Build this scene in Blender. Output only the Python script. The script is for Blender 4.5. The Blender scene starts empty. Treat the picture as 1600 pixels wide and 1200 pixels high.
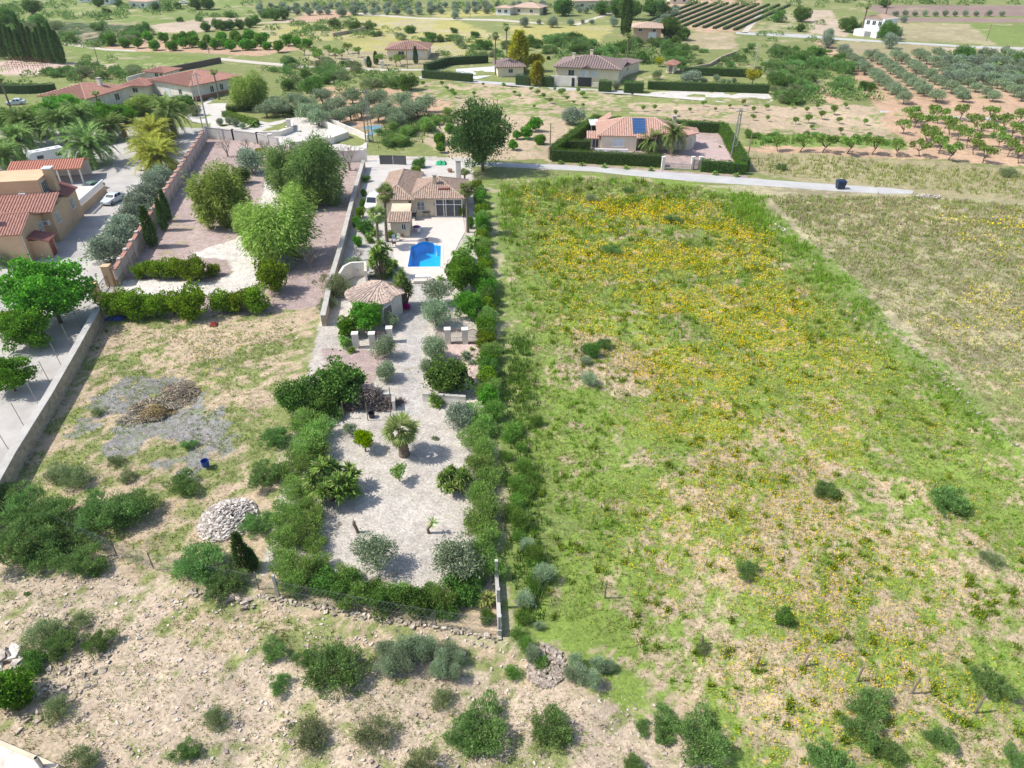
import bpy, bmesh, math, random
import numpy as np
from mathutils import Vector, Matrix
R = math.radians
random.seed(7); RNG = np.random.default_rng(11)
scene = bpy.context.scene
COL = scene.collection

# ------------------------------------------------------------------ camera
CAM_H, TILT, FPX = 40.0, R(33.7), 1110.0     # height above ground, downward tilt, focal length in px of a 1600 px wide frame
cam_d = bpy.data.cameras.new('camera'); cam = bpy.data.objects.new('camera', cam_d); COL.objects.link(cam)
cam.location = (0, 0, CAM_H); cam.rotation_euler = (R(90) - TILT, 0, 0)
cam_d.sensor_width = 36; cam_d.lens = 36 * FPX / 1600; cam_d.clip_start = .5; cam_d.clip_end = 9000
scene.camera = cam

# ------------------------------------------------------------------ light
SUN_EL, SUN_AZ = R(52), R(4)      # the sun stands to the left of the view; shadows fall to the right
wd = bpy.data.worlds.new("World"); scene.world = wd; wd.use_nodes = True
nt = wd.node_tree; nt.nodes.clear()
sky = nt.nodes.new('ShaderNodeTexSky'); sky.sky_type = 'NISHITA'; sky.sun_disc = False
sky.sun_elevation = SUN_EL; sky.sun_rotation = R(270) - SUN_AZ
sky.air_density = 1.0; sky.dust_density = 1.5
bg = nt.nodes.new('ShaderNodeBackground'); bg.inputs[1].default_value = 0.15
wo = nt.nodes.new('ShaderNodeOutputWorld'); nt.links.new(sky.outputs[0], bg.inputs[0]); nt.links.new(bg.outputs[0], wo.inputs[0])
sl = bpy.data.lights.new('sun', 'SUN'); so = bpy.data.objects.new('sun', sl); COL.objects.link(so)
sl.energy = 4.1; sl.angle = R(.5); sl.color = (1, .95, .87)
sd = Vector((-math.cos(SUN_EL) * math.cos(SUN_AZ), -math.cos(SUN_EL) * math.sin(SUN_AZ), math.sin(SUN_EL)))
so.rotation_euler = sd.to_track_quat('Z', 'Y').to_euler(); so.location = (-60, -10, 80)
scene.view_settings.view_transform = 'Standard'; scene.view_settings.look = 'None'
scene.view_settings.exposure = 0.33; scene.view_settings.gamma = 1
scene.render.engine = 'CYCLES'
scene.cycles.max_bounces = 5; scene.cycles.diffuse_bounces = 3; scene.cycles.transparent_max_bounces = 6

# ------------------------------------------------------------------ survey helpers: photo reading -> metres on the ground
SN, CS = math.sin(TILT), math.cos(TILT)
def G(px, py, z=0.0):
    u = (px - 800) / FPX; v = (py - 600) / FPX
    t = (CAM_H - z) / (SN + v * CS)
    return Vector((u * t, (CS - v * SN) * t, z))
def depth(py, z=0.0): return (CAM_H - z) / (SN + (py - 600) / FPX * CS)
def GP(poly): return np.array([G(a, b)[:2] for a, b in poly])

def _hash(ix, iy, s):
    n = (ix * 374761393 + iy * 668265263 + s * 974634777) & 0xffffffff
    n = ((n ^ (n >> 13)) * 1274126177) & 0xffffffff
    return ((n ^ (n >> 16)) & 0xffff) / 65535.0
def vnoise(x, y, s=0):
    xi = np.floor(x).astype(np.int64); yi = np.floor(y).astype(np.int64); fx = x - xi; fy = y - yi
    fx = fx * fx * (3 - 2 * fx); fy = fy * fy * (3 - 2 * fy)
    a = _hash(xi, yi, s); b = _hash(xi + 1, yi, s); c = _hash(xi, yi + 1, s); d = _hash(xi + 1, yi + 1, s)
    return (a * (1 - fx) + b * fx) * (1 - fy) + (c * (1 - fx) + d * fx) * fy
def fbm(x, y, scale=1.0, octv=4, s=0):
    x = np.asarray(x, float) / scale; y = np.asarray(y, float) / scale; t = 0; a = .5; tot = 0
    for k in range(octv):
        t = t + a * vnoise(x * 2 ** k + 17.3 * k, y * 2 ** k - 9.1 * k, s + k); tot += a; a *= .55
    return t / tot
def sstep(a, b, x): t = np.clip((x - a) / (b - a), 0, 1); return t * t * (3 - 2 * t)
def inpoly(P, x, y):
    r = np.zeros(np.shape(x), bool); n = len(P)
    if x.size == 0: return r
    for i in range(n):
        x1, y1 = P[i]; x2, y2 = P[(i + 1) % n]
        if y1 == y2: continue
        c = ((y1 > y) != (y2 > y)) & (x < (x2 - x1) * (y - y1) / (y2 - y1) + x1)
        r ^= c
    return r
def polydist(P, x, y):
    d = np.full(np.shape(x), 1e9); n = len(P)
    for i in range(n):
        ax, ay = P[i]; bx, by = P[(i + 1) % n]; ex, ey = bx - ax, by - ay
        t = np.clip(((x - ax) * ex + (y - ay) * ey) / max(1e-9, ex * ex + ey * ey), 0, 1)
        d = np.minimum(d, np.hypot(x - ax - t * ex, y - ay - t * ey))
    return d

# ------------------------------------------------------------------ mesh helpers
class MB:
    def __init__(s): s.v = []; s.f = []; s.n = 0
    def add(s, v, f):
        v = np.asarray(v, float).reshape(-1, 3); s.v.append(v)
        s.f += [tuple(i + s.n for i in q) for q in f]; s.n += len(v)
        return s
    def box(s, x0, x1, y0, y1, z0, z1):
        return s.add([(x0,y0,z0),(x1,y0,z0),(x1,y1,z0),(x0,y1,z0),(x0,y0,z1),(x1,y0,z1),(x1,y1,z1),(x0,y1,z1)],
              [(0,3,2,1),(4,5,6,7),(0,1,5,4),(1,2,6,5),(2,3,7,6),(3,0,4,7)])
    def beam(s, a, b, w, h):       # upright plank from a to b (w across, h tall, base at a.z)
        a = Vector(a); b = Vector(b); d = (b - a); d.z = 0; d.normalize(); n = Vector((-d.y, d.x, 0)) * w / 2
        z = Vector((0, 0, h))
        v = [a - n, b - n, b + n, a + n, a - n + z, b - n + z, b + n + z, a + n + z]
        return s.add([tuple(p) for p in v], [(0,3,2,1),(4,5,6,7),(0,1,5,4),(1,2,6,5),(2,3,7,6),(3,0,4,7)])
    def tube(s, pts, rad, n=6, cap=True):
        pts = [Vector(p) for p in pts]; rings = []
        if not hasattr(rad, '__len__'): rad = [rad] * len(pts)
        for i, p in enumerate(pts):
            d = (pts[min(i + 1, len(pts) - 1)] - pts[max(i - 1, 0)]).normalized()
            a = d.cross(Vector((0.13, .97, .21))).normalized(); b = d.cross(a)
            for k in range(n):
                t = 2 * math.pi * k / n; rings.append(p + (a * math.cos(t) + b * math.sin(t)) * rad[i])
        f = []
        for i in range(len(pts) - 1):
            for k in range(n):
                f.append((i*n+k, i*n+(k+1)%n, (i+1)*n+(k+1)%n, (i+1)*n+k))
        if cap: f.append(tuple(range((len(pts)-1)*n, len(pts)*n))); f.append(tuple(reversed(range(n))))
        return s.add([tuple(p) for p in rings], f)
    def lathe(s, prof, n=12, c=(0,0,0)):
        v = []
        for r, z in prof:
            for k in range(n):
                t = 2*math.pi*k/n; v.append((c[0]+r*math.cos(t), c[1]+r*math.sin(t), c[2]+z))
        f = []
        for i in range(len(prof)-1):
            for k in range(n): f.append((i*n+k, i*n+(k+1)%n, (i+1)*n+(k+1)%n, (i+1)*n+k))
        f.append(tuple(range((len(prof)-1)*n, len(prof)*n))); f.append(tuple(reversed(range(n))))
        return s.add(v, f)
    def prism(s, poly, z0, z1):
        n = len(poly); v = [(p[0], p[1], z0) for p in poly] + [(p[0], p[1], z1) for p in poly]
        a = sum(poly[i][0]*poly[(i+1)%n][1]-poly[(i+1)%n][0]*poly[i][1] for i in range(n))
        f = [tuple(range(n-1,-1,-1)), tuple(range(n, 2*n))] + [(i,(i+1)%n,n+(i+1)%n,n+i) for i in range(n)]
        if a < 0: f = [tuple(reversed(q)) for q in f]
        return s.add(v, f)
    def build(s, name, m, parent=None, smooth=False):
        me = bpy.data.meshes.new(name); me.from_pydata(np.concatenate(s.v).tolist(), [], s.f); me.update()
        if smooth: me.polygons.foreach_set('use_smooth', [True]*len(me.polygons))
        me.materials.append(m); o = bpy.data.objects.new(name, me); COL.objects.link(o)
        if parent: o.parent = parent
        return o
def quads_obj(name, V, m, parent=None, k=4):      # V: (N*k,3) array, each k verts one face
    V = np.asarray(V, np.float32).reshape(-1, 3); n = len(V) // k
    me = bpy.data.meshes.new(name); me.vertices.add(len(V)); me.vertices.foreach_set('co', V.ravel())
    me.loops.add(n * k); me.loops.foreach_set('vertex_index', np.arange(n * k, dtype=np.int32))
    me.polygons.add(n); me.polygons.foreach_set('loop_start', np.arange(0, n * k, k, dtype=np.int32))
    me.update(calc_edges=True)
    me.materials.append(m); o = bpy.data.objects.new(name, me); COL.objects.link(o)
    if parent: o.parent = parent
    return o
def tag(o, label=None, cat=None, group=None, kind=None):
    if label: o['label'] = label
    if cat: o['category'] = cat
    if group: o['group'] = group
    if kind: o['kind'] = kind
    return o
def empty(name, loc, rz=0, label=None, cat=None, group=None):
    o = bpy.data.objects.new(name, None); COL.objects.link(o); o.location = loc; o.rotation_euler = (0, 0, rz)
    o.empty_display_size = .5
    return tag(o, label, cat, group)
def copy_tree(o, parent=None):
    c = o.copy(); COL.objects.link(c); c.parent = parent
    for ch in KIDS.get(o.name, []): copy_tree(ch, c)
    return c
KIDS = {}
def kids(root):
    d = {}
    for o in bpy.data.objects:
        if o.parent: d.setdefault(o.parent.name, []).append(o)
    def rec(o):
        KIDS[o.name] = d.get(o.name, [])
        for c in KIDS[o.name]: rec(c)
    rec(root)

# ------------------------------------------------------------------ materials
MATS = {}
def mat(name, c1, c2=None, scale=1.0, rough=.85, bump=0.0, bscale=None, metal=0.0, fine=0.0):
    if name in MATS: return MATS[name]
    m = bpy.data.materials.new(name); m.use_nodes = True; t = m.node_tree; N = t.nodes; L = t.links
    b = N['Principled BSDF']; b.inputs['Roughness'].default_value = rough; b.inputs['Metallic'].default_value = metal
    c2 = c2 or tuple(x * .82 for x in c1)
    tc = N.new('ShaderNodeTexCoord'); no = N.new('ShaderNodeTexNoise'); no.inputs['Scale'].default_value = scale; no.inputs['Detail'].default_value = 6
    no.inputs['Roughness'].default_value = .65
    L.new(tc.outputs['Object'], no.inputs['Vector'])
    cr = N.new('ShaderNodeValToRGB'); cr.color_ramp.elements[0].position = .35; cr.color_ramp.elements[1].position = .65
    cr.color_ramp.elements[0].color = (*c2, 1); cr.color_ramp.elements[1].color = (*c1, 1)
    L.new(no.outputs[0], cr.inputs[0]); L.new(cr.outputs[0], b.inputs['Base Color'])
    if bump:
        n2 = N.new('ShaderNodeTexNoise'); n2.inputs['Scale'].default_value = bscale or scale * 6; n2.inputs['Detail'].default_value = 4
        L.new(tc.outputs['Object'], n2.inputs['Vector'])
        bp = N.new('ShaderNodeBump'); bp.inputs['Strength'].default_value = 1; bp.inputs['Distance'].default_value = bump
        L.new(n2.outputs[0], bp.inputs['Height']); L.new(bp.outputs[0], b.inputs['Normal'])
    MATS[name] = m; return m
def leafmat(name, dark, light, trans=.3, tip=None):
    if name in MATS: return MATS[name]
    m = bpy.data.materials.new(name); m.use_nodes = True; t = m.node_tree; N = t.nodes; L = t.links; N.clear()
    out = N.new('ShaderNodeOutputMaterial'); mx = N.new('ShaderNodeMixShader'); mx.inputs[0].default_value = trans
    df = N.new('ShaderNodeBsdfDiffuse'); tr = N.new('ShaderNodeBsdfTranslucent')
    g = N.new('ShaderNodeNewGeometry'); cr = N.new('ShaderNodeValToRGB'); e = cr.color_ramp.elements
    e[0].position = 0; e[0].color = (*dark, 1); e[1].position = .85; e[1].color = (*light, 1)
    if tip: q = cr.color_ramp.elements.new(.97); q.color = (*tip, 1)
    oi = N.new('ShaderNodeObjectInfo'); hs = N.new('ShaderNodeHueSaturation'); hs.inputs['Saturation'].default_value = 1.1
    mr = N.new('ShaderNodeMapRange'); mr.inputs['To Min'].default_value = .8; mr.inputs['To Max'].default_value = 1.2
    mh = N.new('ShaderNodeMapRange'); mh.inputs['To Min'].default_value = .485; mh.inputs['To Max'].default_value = .515
    L.new(g.outputs['Random Per Island'], cr.inputs[0]); L.new(cr.outputs[0], hs.inputs['Color'])
    tc = N.new('ShaderNodeTexCoord'); nz = N.new('ShaderNodeTexNoise'); nz.inputs['Scale'].default_value = 4.5; nz.inputs['Detail'].default_value = 3
    L.new(tc.outputs['Object'], nz.inputs['Vector']); nm = N.new('ShaderNodeMapRange'); nm.inputs['From Min'].default_value = .3; nm.inputs['From Max'].default_value = .7; nm.inputs['To Min'].default_value = .7; nm.inputs['To Max'].default_value = 1.38
    L.new(nz.outputs[0], nm.inputs[0]); mu = N.new('ShaderNodeMath'); mu.operation = 'MULTIPLY'; L.new(nm.outputs[0], mu.inputs[0])
    L.new(oi.outputs['Random'], mr.inputs[0]); L.new(mr.outputs[0], mu.inputs[1]); L.new(mu.outputs[0], hs.inputs['Value'])
    L.new(oi.outputs['Random'], mh.inputs[0]); L.new(mh.outputs[0], hs.inputs['Hue'])
    L.new(hs.outputs[0], df.inputs[0]); L.new(hs.outputs[0], tr.inputs[0])
    L.new(df.outputs[0], mx.inputs[1]); L.new(tr.outputs[0], mx.inputs[2]); L.new(mx.outputs[0], out.inputs[0])
    MATS[name] = m; return m

W_CREAM = mat('cream_render', (.68,.58,.43), (.54,.45,.33), .7)
W_WHITE = mat('white_render', (.79,.75,.68), (.62,.57,.49), .5)
W_TAN = mat('tan_render', (.66,.46,.28), (.56,.38,.23), .35)
M_TERRA = mat('terracotta_tiles', (.47,.25,.19), (.29,.14,.105), 2.6, .85, .01, 6)
M_TERRA2 = mat('weathered_tiles', (.50,.37,.29), (.25,.18,.14), 3.0, .9, .01, 6)
M_TERRAD = mat('dark_red_tiles', (.36,.15,.12), (.26,.10,.09), 1.4, .8)
M_GREYROOF = mat('grey_brown_tiles', (.26,.19,.17), (.20,.15,.14), 1.2, .8)
M_GLASS = mat('dark_glass', (.04,.06,.08), (.03,.04,.05), 1, .12)
M_SHUT = mat('white_shutter', (.7,.72,.75), None, 1, .5)
M_METAL = mat('galvanised_metal', (.35,.37,.38), None, 2, .45, 0, None, .6)
M_IRON = mat('dark_iron', (.05,.05,.055), None, 2, .5)
M_RUST = mat('rusty_iron', (.22,.10,.05), None, 3, .8)
M_CONC = mat('concrete', (.50,.48,.44), (.38,.36,.33), .8, .9, .01)
M_STONE = mat('rubble_stone', (.48,.40,.30), (.30,.24,.18), 2.2, .95, .06, 3)
M_ROCK = mat('pale_rock', (.55,.49,.42), (.36,.32,.28), 1.5, .95, .03, 5)
M_WOOD = mat('grey_wood', (.25,.20,.15), (.16,.13,.10), 3, .9)
M_BARK = mat('bark', (.20,.14,.09), (.11,.08,.055), 4, .95, .03, 8)
M_PALMBARK = mat('palm_bark', (.24,.18,.13), (.12,.09,.07), 6, .95, .05, 10)
M_WHITEP = mat('white_paint', (.80,.80,.79), (.74,.74,.73), 1, .3)
M_TYRE = mat('tyre_rubber', (.02,.02,.02), None, 3, .8)
M_RED = mat('red_paint', (.35,.06,.04), None, 1, .6)
M_BLACKP = mat('black_plastic', (.015,.02,.03), None, 1, .4)
M_BLUEP = mat('blue_plastic', (.02,.08,.35), (.015,.05,.25), 2, .4)
M_ORANGE = mat('orange_plastic', (.75,.16,.03), None, 1, .5)
# ------------------------------------------------------------------ ground: soil zones (photo readings), own colours of soil and low cover
SO = dict(path=(.46,.43,.40), beige=(.46,.36,.25), pale=(.49,.395,.295), red=(.50,.34,.23), pink=(.40,.31,.285), white=(.62,.58,.52), grey=(.42,.40,.375),
          brown=(.33,.27,.18), ash=(.25,.24,.235), gravel=(.51,.465,.41), straw=(.42,.37,.23))
GR = dict(mead=(.20,.28,.06), scrub=(.12,.17,.08), green=(.19,.25,.07), lush=(.13,.25,.06), olive=(.22,.25,.09), dry=(.34,.30,.17), purple=(.29,.26,.16), yellow=(.40,.37,.13),
          dark=(.07,.11,.045), grey=(.22,.24,.16))
# poly, soil, cover, cover share, patch size m, ragged edge m
Z = [
 ([(-4000,-100),(6000,-100),(6000,60),(-4000,60)], 'straw', 'green', .78, 26, 0),
 ([(-900,0),(2600,0),(2600,290),(-900,290)], 'beige', 'olive', .82, 7, 0),
 # far left fields
 ([(0,0),(400,0),(400,30),(230,40),(130,38),(0,34)], 'straw', 'green', .72, 8, 2),
 ([(0,30),(230,40),(235,60),(130,70),(0,60)], 'beige', 'dark', .62, 5, 2),
 ([(232,40),(330,27),(392,28),(388,36),(300,52),(248,50)], 'pale', 'dry', .06, 8, 1),
 ([(395,36),(445,32),(500,14),(545,18),(530,28),(470,36)], 'pale', 'dry', .05, 8, 1),
 ([(455,33),(470,24),(540,16),(552,21),(500,34)], 'red', 'dry', .08, 8, 1),
 ([(145,78),(220,60),(400,64),(480,68),(492,74),(400,88),(300,82)], 'red', 'green', .10, 6, 1),
 ([(0,92),(107,99),(95,108),(60,118),(0,118)], (.58,.44,.38), 'dry', .08, 4, .8),
 ([(105,70),(230,82),(340,90),(255,112),(110,100)], 'straw', 'green', .75, 6, 1),
 ([(160,103),(182,97),(176,106),(166,109)], 'pale', 'dry', .1, 5, 1),
 ([(400,40),(560,34),(560,60),(400,70)], 'straw', 'yellow', .55, 7, 2),
 ([(520,50),(560,25),(700,28),(800,60),(700,95),(560,78)], 'straw', 'yellow', .62, 9, 2),
 ([(795,40),(962,40),(935,66),(800,62)], 'straw', 'yellow', .7, 9, 1),
 ([(670,22),(800,6),(800,22),(690,28)], 'straw', 'yellow', .7, 9, 1),
 ([(475,78),(690,82),(690,104),(560,108),(480,100)], 'straw', 'dry', .55, 5, 1),
 ([(625,135),(730,128),(900,140),(985,150),(965,175),(850,178),(780,185),(620,165)], 'beige', 'green', .48, 4, 1),
 ([(500,135),(640,140),(700,160),(700,178),(600,215),(500,195)], 'red', 'green', .22, 5, 1),
 ([(650,205),(720,180),(860,182),(900,190),(860,250),(700,248)], 'beige', 'green', .15, 4, 1),
 ([(985,160),(1130,165),(1380,166),(1395,205),(1385,220),(1170,208),(1150,196),(990,178)], 'beige', 'green', .25, 4, 1),
 ([(1165,208),(1400,216),(1420,236),(1170,228)], 'beige', 'green', .9, 3, 1),
 # far right fields
 ([(1040,0),(1190,0),(1180,48),(1110,52),(1020,38)], 'red', 'green', .25, 6, 0),
 ([(1190,12),(1260,10),(1330,56),(1175,50)], 'straw', 'olive', .6, 8, 1),
 ([(1262,15),(1300,16),(1325,58),(1265,52)], 'pale', 'dry', .25, 6, 1),
 ([(1350,8),(1800,8),(1800,26),(1380,24)], (.27,.20,.17), 'dry', .12, 9, .5),
 ([(1380,27),(1800,30),(1800,36),(1390,34)], (.30,.22,.19), 'dry', .12, 9, .5),
 ([(1395,36),(1510,37),(1560,70),(1390,62)], 'straw', 'dry', .6, 8, 1),
 ([(1510,37),(1800,40),(1800,73),(1560,70)], 'straw', 'green', .85, 9, 1),
 ([(1305,64),(1480,72),(1475,90),(1330,86)], 'brown', 'dry', .7, 8, 1),
 ([(1470,74),(1800,78),(1800,90),(1480,86)], 'pale', 'dry', .2, 6, 1),
 ([(1035,52),(1150,50),(1150,76),(1090,78),(1040,62)], 'beige', 'dry', .6, 6, 1),
 ([(1318,92),(1480,86),(1900,90),(1900,184),(1380,182)], 'red', 'green', .10, 6, 1),
 ([(1375,182),(1900,188),(1900,262),(1610,262),(1420,248),(1165,238),(1165,228),(1420,234)], 'red', 'dry', .07, 5, 1),
 ([(1265,58),(1290,60),(1330,96),(1310,98)], 'red', 'dry', .1, 5, 1),
 ([(1255,120),(1285,130),(1322,160),(1305,165),(1270,145)], 'red', 'dry', .2, 4, 1),
 # strip over the road
 ([(1160,234),(1420,250),(1620,266),(1900,268),(1900,335),(1440,306),(1200,276),(1160,262)], 'brown', 'dry', .86, 7, 1),
 # courtyard and lots at the left
 ([(-400,190),(325,200),(325,214),(185,445),(160,470),(0,780),(-400,980)], 'grey', 'dry', .05, 5, 0),
 ([(-300,185),(60,190),(0,260),(-300,260)], 'grey', 'green', .3, 5, 1),
 ([(325,205),(575,240),(520,400),(500,492),(160,500),(180,440)], 'pink', 'dry', .16, 3, .3),
 # wild lot in front
 ([(160,498),(505,482),(455,700),(402,930),(300,925),(-500,920),(-500,1500),(0,772)], 'beige', 'olive', .52, 3.2, .8),
 ([(172,625),(235,590),(310,592),(305,640),(345,660),(340,705),(250,712),(170,690)], 'ash', 'grey', .3, 1.6, 2.6),
 ([(250,520),(500,484),(500,505),(330,560),(270,575)], 'beige', 'olive', .22, 3, 1),
 # front slope
 ([(-700,880),(140,880),(300,930),(400,935),(780,1000),(905,1030),(1060,1120),(1160,1200),(1260,1500),(-900,1500)], 'pale', 'olive', .30, 2.2, 1.0),
 ([(250,930),(420,945),(780,1010),(900,1040),(860,1070),(560,1040),(330,1010),(250,970)], 'beige', 'olive', .5, 1.8, .8),
 # meadow
 ([(770,282),(900,272),(1100,285),(1175,318),(1250,372),(1420,530),(1560,660),(2300,1300),(2300,1600),(1250,1500),(1130,1200),(1000,1090),(905,1035),(790,985)], 'beige', 'mead', .74, 2.4, 1.5),
 ([(900,520),(1010,540),(1060,610),(960,640),(890,590)], 'beige', 'green', .35, 2.0, 1.5),
 ([(1050,720),(1200,640),(1480,780),(1600,900),(2300,1500),(1250,1500),(1100,1180),(980,1020)], 'beige', 'mead', .50, 1.8, 2),
 ([(765,282),(812,288),(838,600),(872,1000),(788,985)], 'beige', 'green', .85, 3, 2.5),
 ([(1175,318),(1140,300),(1190,285),(1440,305),(2200,380),(2600,1200),(1600,690),(1420,520),(1260,372)], 'straw', 'purple', .6, 5, 2),
 ([(1430,520),(1600,600),(2300,1100),(1600,700)], 'beige', 'olive', .6, 3, 1.5),
 ([(1160,300),(1180,318),(1260,372),(1420,528),(1600,690),(1580,700),(1400,550),(1235,385),(1150,330)], 'beige', 'green', .8, 2, 1.5),
 # the plot
 ([(570,243),(738,246),(752,470),(760,640),(776,985),(402,925),(455,700),(505,480),(535,400)], 'gravel', 'dry', .05, 2, 0),
 ([(505,545),(600,548),(590,600),(560,612),(500,600)], 'pink', 'gravel', .35, 2, .5) if 'gravel' in GR else ([(505,545),(600,548),(590,600),(560,612),(500,600)], 'pink', 'dry', .1, 2, .5),
 ([(690,535),(750,535),(755,600),(700,600)], (.56,.43,.38), 'dry', .1, 2, .5),
 ([(175,440),(208,436),(262,440),(340,440),(362,428),(356,405),(290,400),(330,385),(372,373),(398,340),(410,305),(420,280),(450,262),(466,268),(438,296),(427,340),(410,380),(414,430),(398,446),(360,462),(260,464),(190,458)], 'white', 'dry', .06, 1.5, .35),
 ([(641,440),(702,440),(694,470),(664,520),(660,600),(660,650),(616,650),(620,600),(628,560),(626,530),(600,512),(606,495),(640,470)], 'path', 'dry', .03, 1.5, .5),
 ([(865,250),(932,198),(1128,208),(1163,270),(1034,262)], 'pink', 'dry', .12, 3, .3),
 ([(858,254),(1165,274),(1168,284),(858,262)], 'pink', 'dry', .2, 2, .3),
 ([(425,880),(560,905),(780,940),(780,992),(402,928)], 'beige', 'dry', .4, 1.2, .4),
]
ZP = [(GP(p), np.array(SO[s] if isinstance(s, str) else s), np.array(GR[c]), fr, sc, jt) for p, s, c, fr, sc, jt in Z]
POOL = [(637,418),(688.5,417.6),(689,384.8),(681,383.8),(677,381),(669,378.4),(661,378.6),(653,381),(649,384.4),(642.8,385)]
POOLG = GP(POOL)
FLAT = [GP(p) for p in (
  [(570,243),(738,246),(776,985),(402,925),(505,480)], [(-400,190),(325,200),(575,238),(505,492),(160,500),(0,780),(-400,980)],
  [(770,250),(1440,293),(1440,306),(770,266)], [(-300,1120),(120,1120),(140,1250),(-300,1300)])]
def near_flat(x, y):
    d = np.full(x.shape, 1e9)
    for P in FLAT:
        q = polydist(P, x, y); q[inpoly(P, x, y)] = 0; d = np.minimum(d, q)
    return d
def hgt(x, y):
    x = np.asarray(x, float); y = np.asarray(y, float)
    near = (y < 260) & (x < 160) & (x > -160)
    z = np.zeros(x.shape)
    if near.any():
        xs, ys = x[near], y[near]; d = near_flat(xs, ys); a = sstep(.3, 5, d)
        w = 1 - sstep(200, 255, ys); w = w * sstep(160, 140, np.abs(xs)) if False else w * (1 - sstep(140, 158, np.abs(xs)))
        hh = (fbm(xs, ys, 9, 4, 3) - .5) * 1.1 + (fbm(xs, ys, 2.2, 3, 8) - .5) * .22
        z[near] = hh * a * w
        pin = inpoly(POOLG, x, y); z[pin] = -2.2
    return z
def hz(x, y): return float(hgt(np.array([x]), np.array([y]))[0])
def ground_color(x, y):
    col = np.tile(np.array([.36,.34,.20]), (len(x), 1))
    jx = (fbm(x, y, 2.5, 3, 21) - .5) * 2; jy = (fbm(x, y, 2.5, 3, 33) - .5) * 2
    macro = fbm(x, y, 60, 3, 77)
    for P, s, c, fr, sc, jt in ZP:
        m = inpoly(P, x + jx * jt * 2, y + jy * jt * 2)
        if not m.any(): continue
        xs, ys = x[m], y[m]
        n = fbm(xs, ys, sc, 4, 5) * .5 + fbm(xs, ys, sc / 4, 3, 9) * .5
        t = sstep((1 - fr) * .5 + .18, (1 - fr) * .5 + .32, n)[:, None]
        v = (.86 + .28 * fbm(xs, ys, sc * 3, 3, 13))[:, None]
        base = s * (1 - t) + c * t
        col[m] = base * v
    return col, macro
def blk(x0, x1, y0, y1, st):
    xs = np.linspace(x0, x1, int(round((x1-x0)/st)) + 1); ys = np.linspace(y0, y1, int(round((y1-y0)/st)) + 1)
    X, Y = np.meshgrid(xs, ys); nx, ny = len(xs), len(ys)
    i = np.arange(nx*ny).reshape(ny, nx); F = np.stack([i[:-1,:-1], i[:-1,1:], i[1:,1:], i[1:,:-1]], -1).reshape(-1, 4)
    return X.ravel(), Y.ravel(), F
def ground_material():
    m = bpy.data.materials.new('ground_soil'); m.use_nodes = True; t = m.node_tree; N = t.nodes; L = t.links
    b = N['Principled BSDF']; b.inputs['Roughness'].default_value = .95; b.inputs['Specular IOR Level'].default_value = .15
    at = N.new('ShaderNodeAttribute'); at.attribute_name = 'soil'
    tc = N.new('ShaderNodeTexCoord')
    def noise(s, d=5):
        n = N.new('ShaderNodeTexNoise'); n.inputs['Scale'].default_value = s; n.inputs['Detail'].default_value = d; n.inputs['Roughness'].default_value = .7
        L.new(tc.outputs['Object'], n.inputs['Vector']); return n
    n1, n2, n3 = noise(.9), noise(5, 4), noise(.12, 5)
    mr = N.new('ShaderNodeMapRange'); mr.inputs['From Min'].default_value = .3; mr.inputs['From Max'].default_value = .7; mr.inputs['To Min'].default_value = .78; mr.inputs['To Max'].default_value = 1.2
    L.new(n1.outputs[0], mr.inputs[0])
    mr2 = N.new('ShaderNodeMapRange'); mr2.inputs['From Min'].default_value = .32; mr2.inputs['From Max'].default_value = .68; mr2.inputs['To Min'].default_value = .74; mr2.inputs['To Max'].default_value = 1.22
    L.new(n2.outputs[0], mr2.inputs[0])
    mr3 = N.new('ShaderNodeMapRange'); mr3.inputs['From Min'].default_value = .3; mr3.inputs['From Max'].default_value = .7; mr3.inputs['To Min'].default_value = .88; mr3.inputs['To Max'].default_value = 1.1
    L.new(n3.outputs[0], mr3.inputs[0])
    a = N.new('ShaderNodeMath'); a.operation = 'MULTIPLY'; L.new(mr.outputs[0], a.inputs[0]); L.new(mr2.outputs[0], a.inputs[1])
    a2 = N.new('ShaderNodeMath'); a2.operation = 'MULTIPLY'; L.new(a.outputs[0], a2.inputs[0]); L.new(mr3.outputs[0], a2.inputs[1])
    vm = N.new('ShaderNodeVectorMath'); vm.operation = 'SCALE'; L.new(at.outputs['Color'], vm.inputs[0]); L.new(a2.outputs[0], vm.inputs['Scale'])
    vo = N.new('ShaderNodeTexVoronoi'); vo.inputs['Scale'].default_value = 6.5; L.new(tc.outputs['Object'], vo.inputs['Vector']); sx = N.new('ShaderNodeSeparateColor'); L.new(vo.outputs['Color'], sx.inputs[0])
    mv = N.new('ShaderNodeMapRange'); mv.inputs['To Min'].default_value = .86; mv.inputs['To Max'].default_value = 1.15; L.new(sx.outputs[0], mv.inputs[0])
    v2 = N.new('ShaderNodeVectorMath'); v2.operation = 'SCALE'; L.new(vm.outputs[0], v2.inputs[0]); L.new(mv.outputs[0], v2.inputs['Scale']); L.new(v2.outputs[0], b.inputs['Base Color'])
    bp = N.new('ShaderNodeBump'); bp.inputs['Distance'].default_value = .06; bp.inputs['Strength'].default_value = .8
    ad = N.new('ShaderNodeMath'); L.new(n1.outputs[0], ad.inputs[0]); L.new(n2.outputs[0], ad.inputs[1]); L.new(ad.outputs[0], bp.inputs['Height']); L.new(bp.outputs[0], b.inputs['Normal'])
    return m
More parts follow.
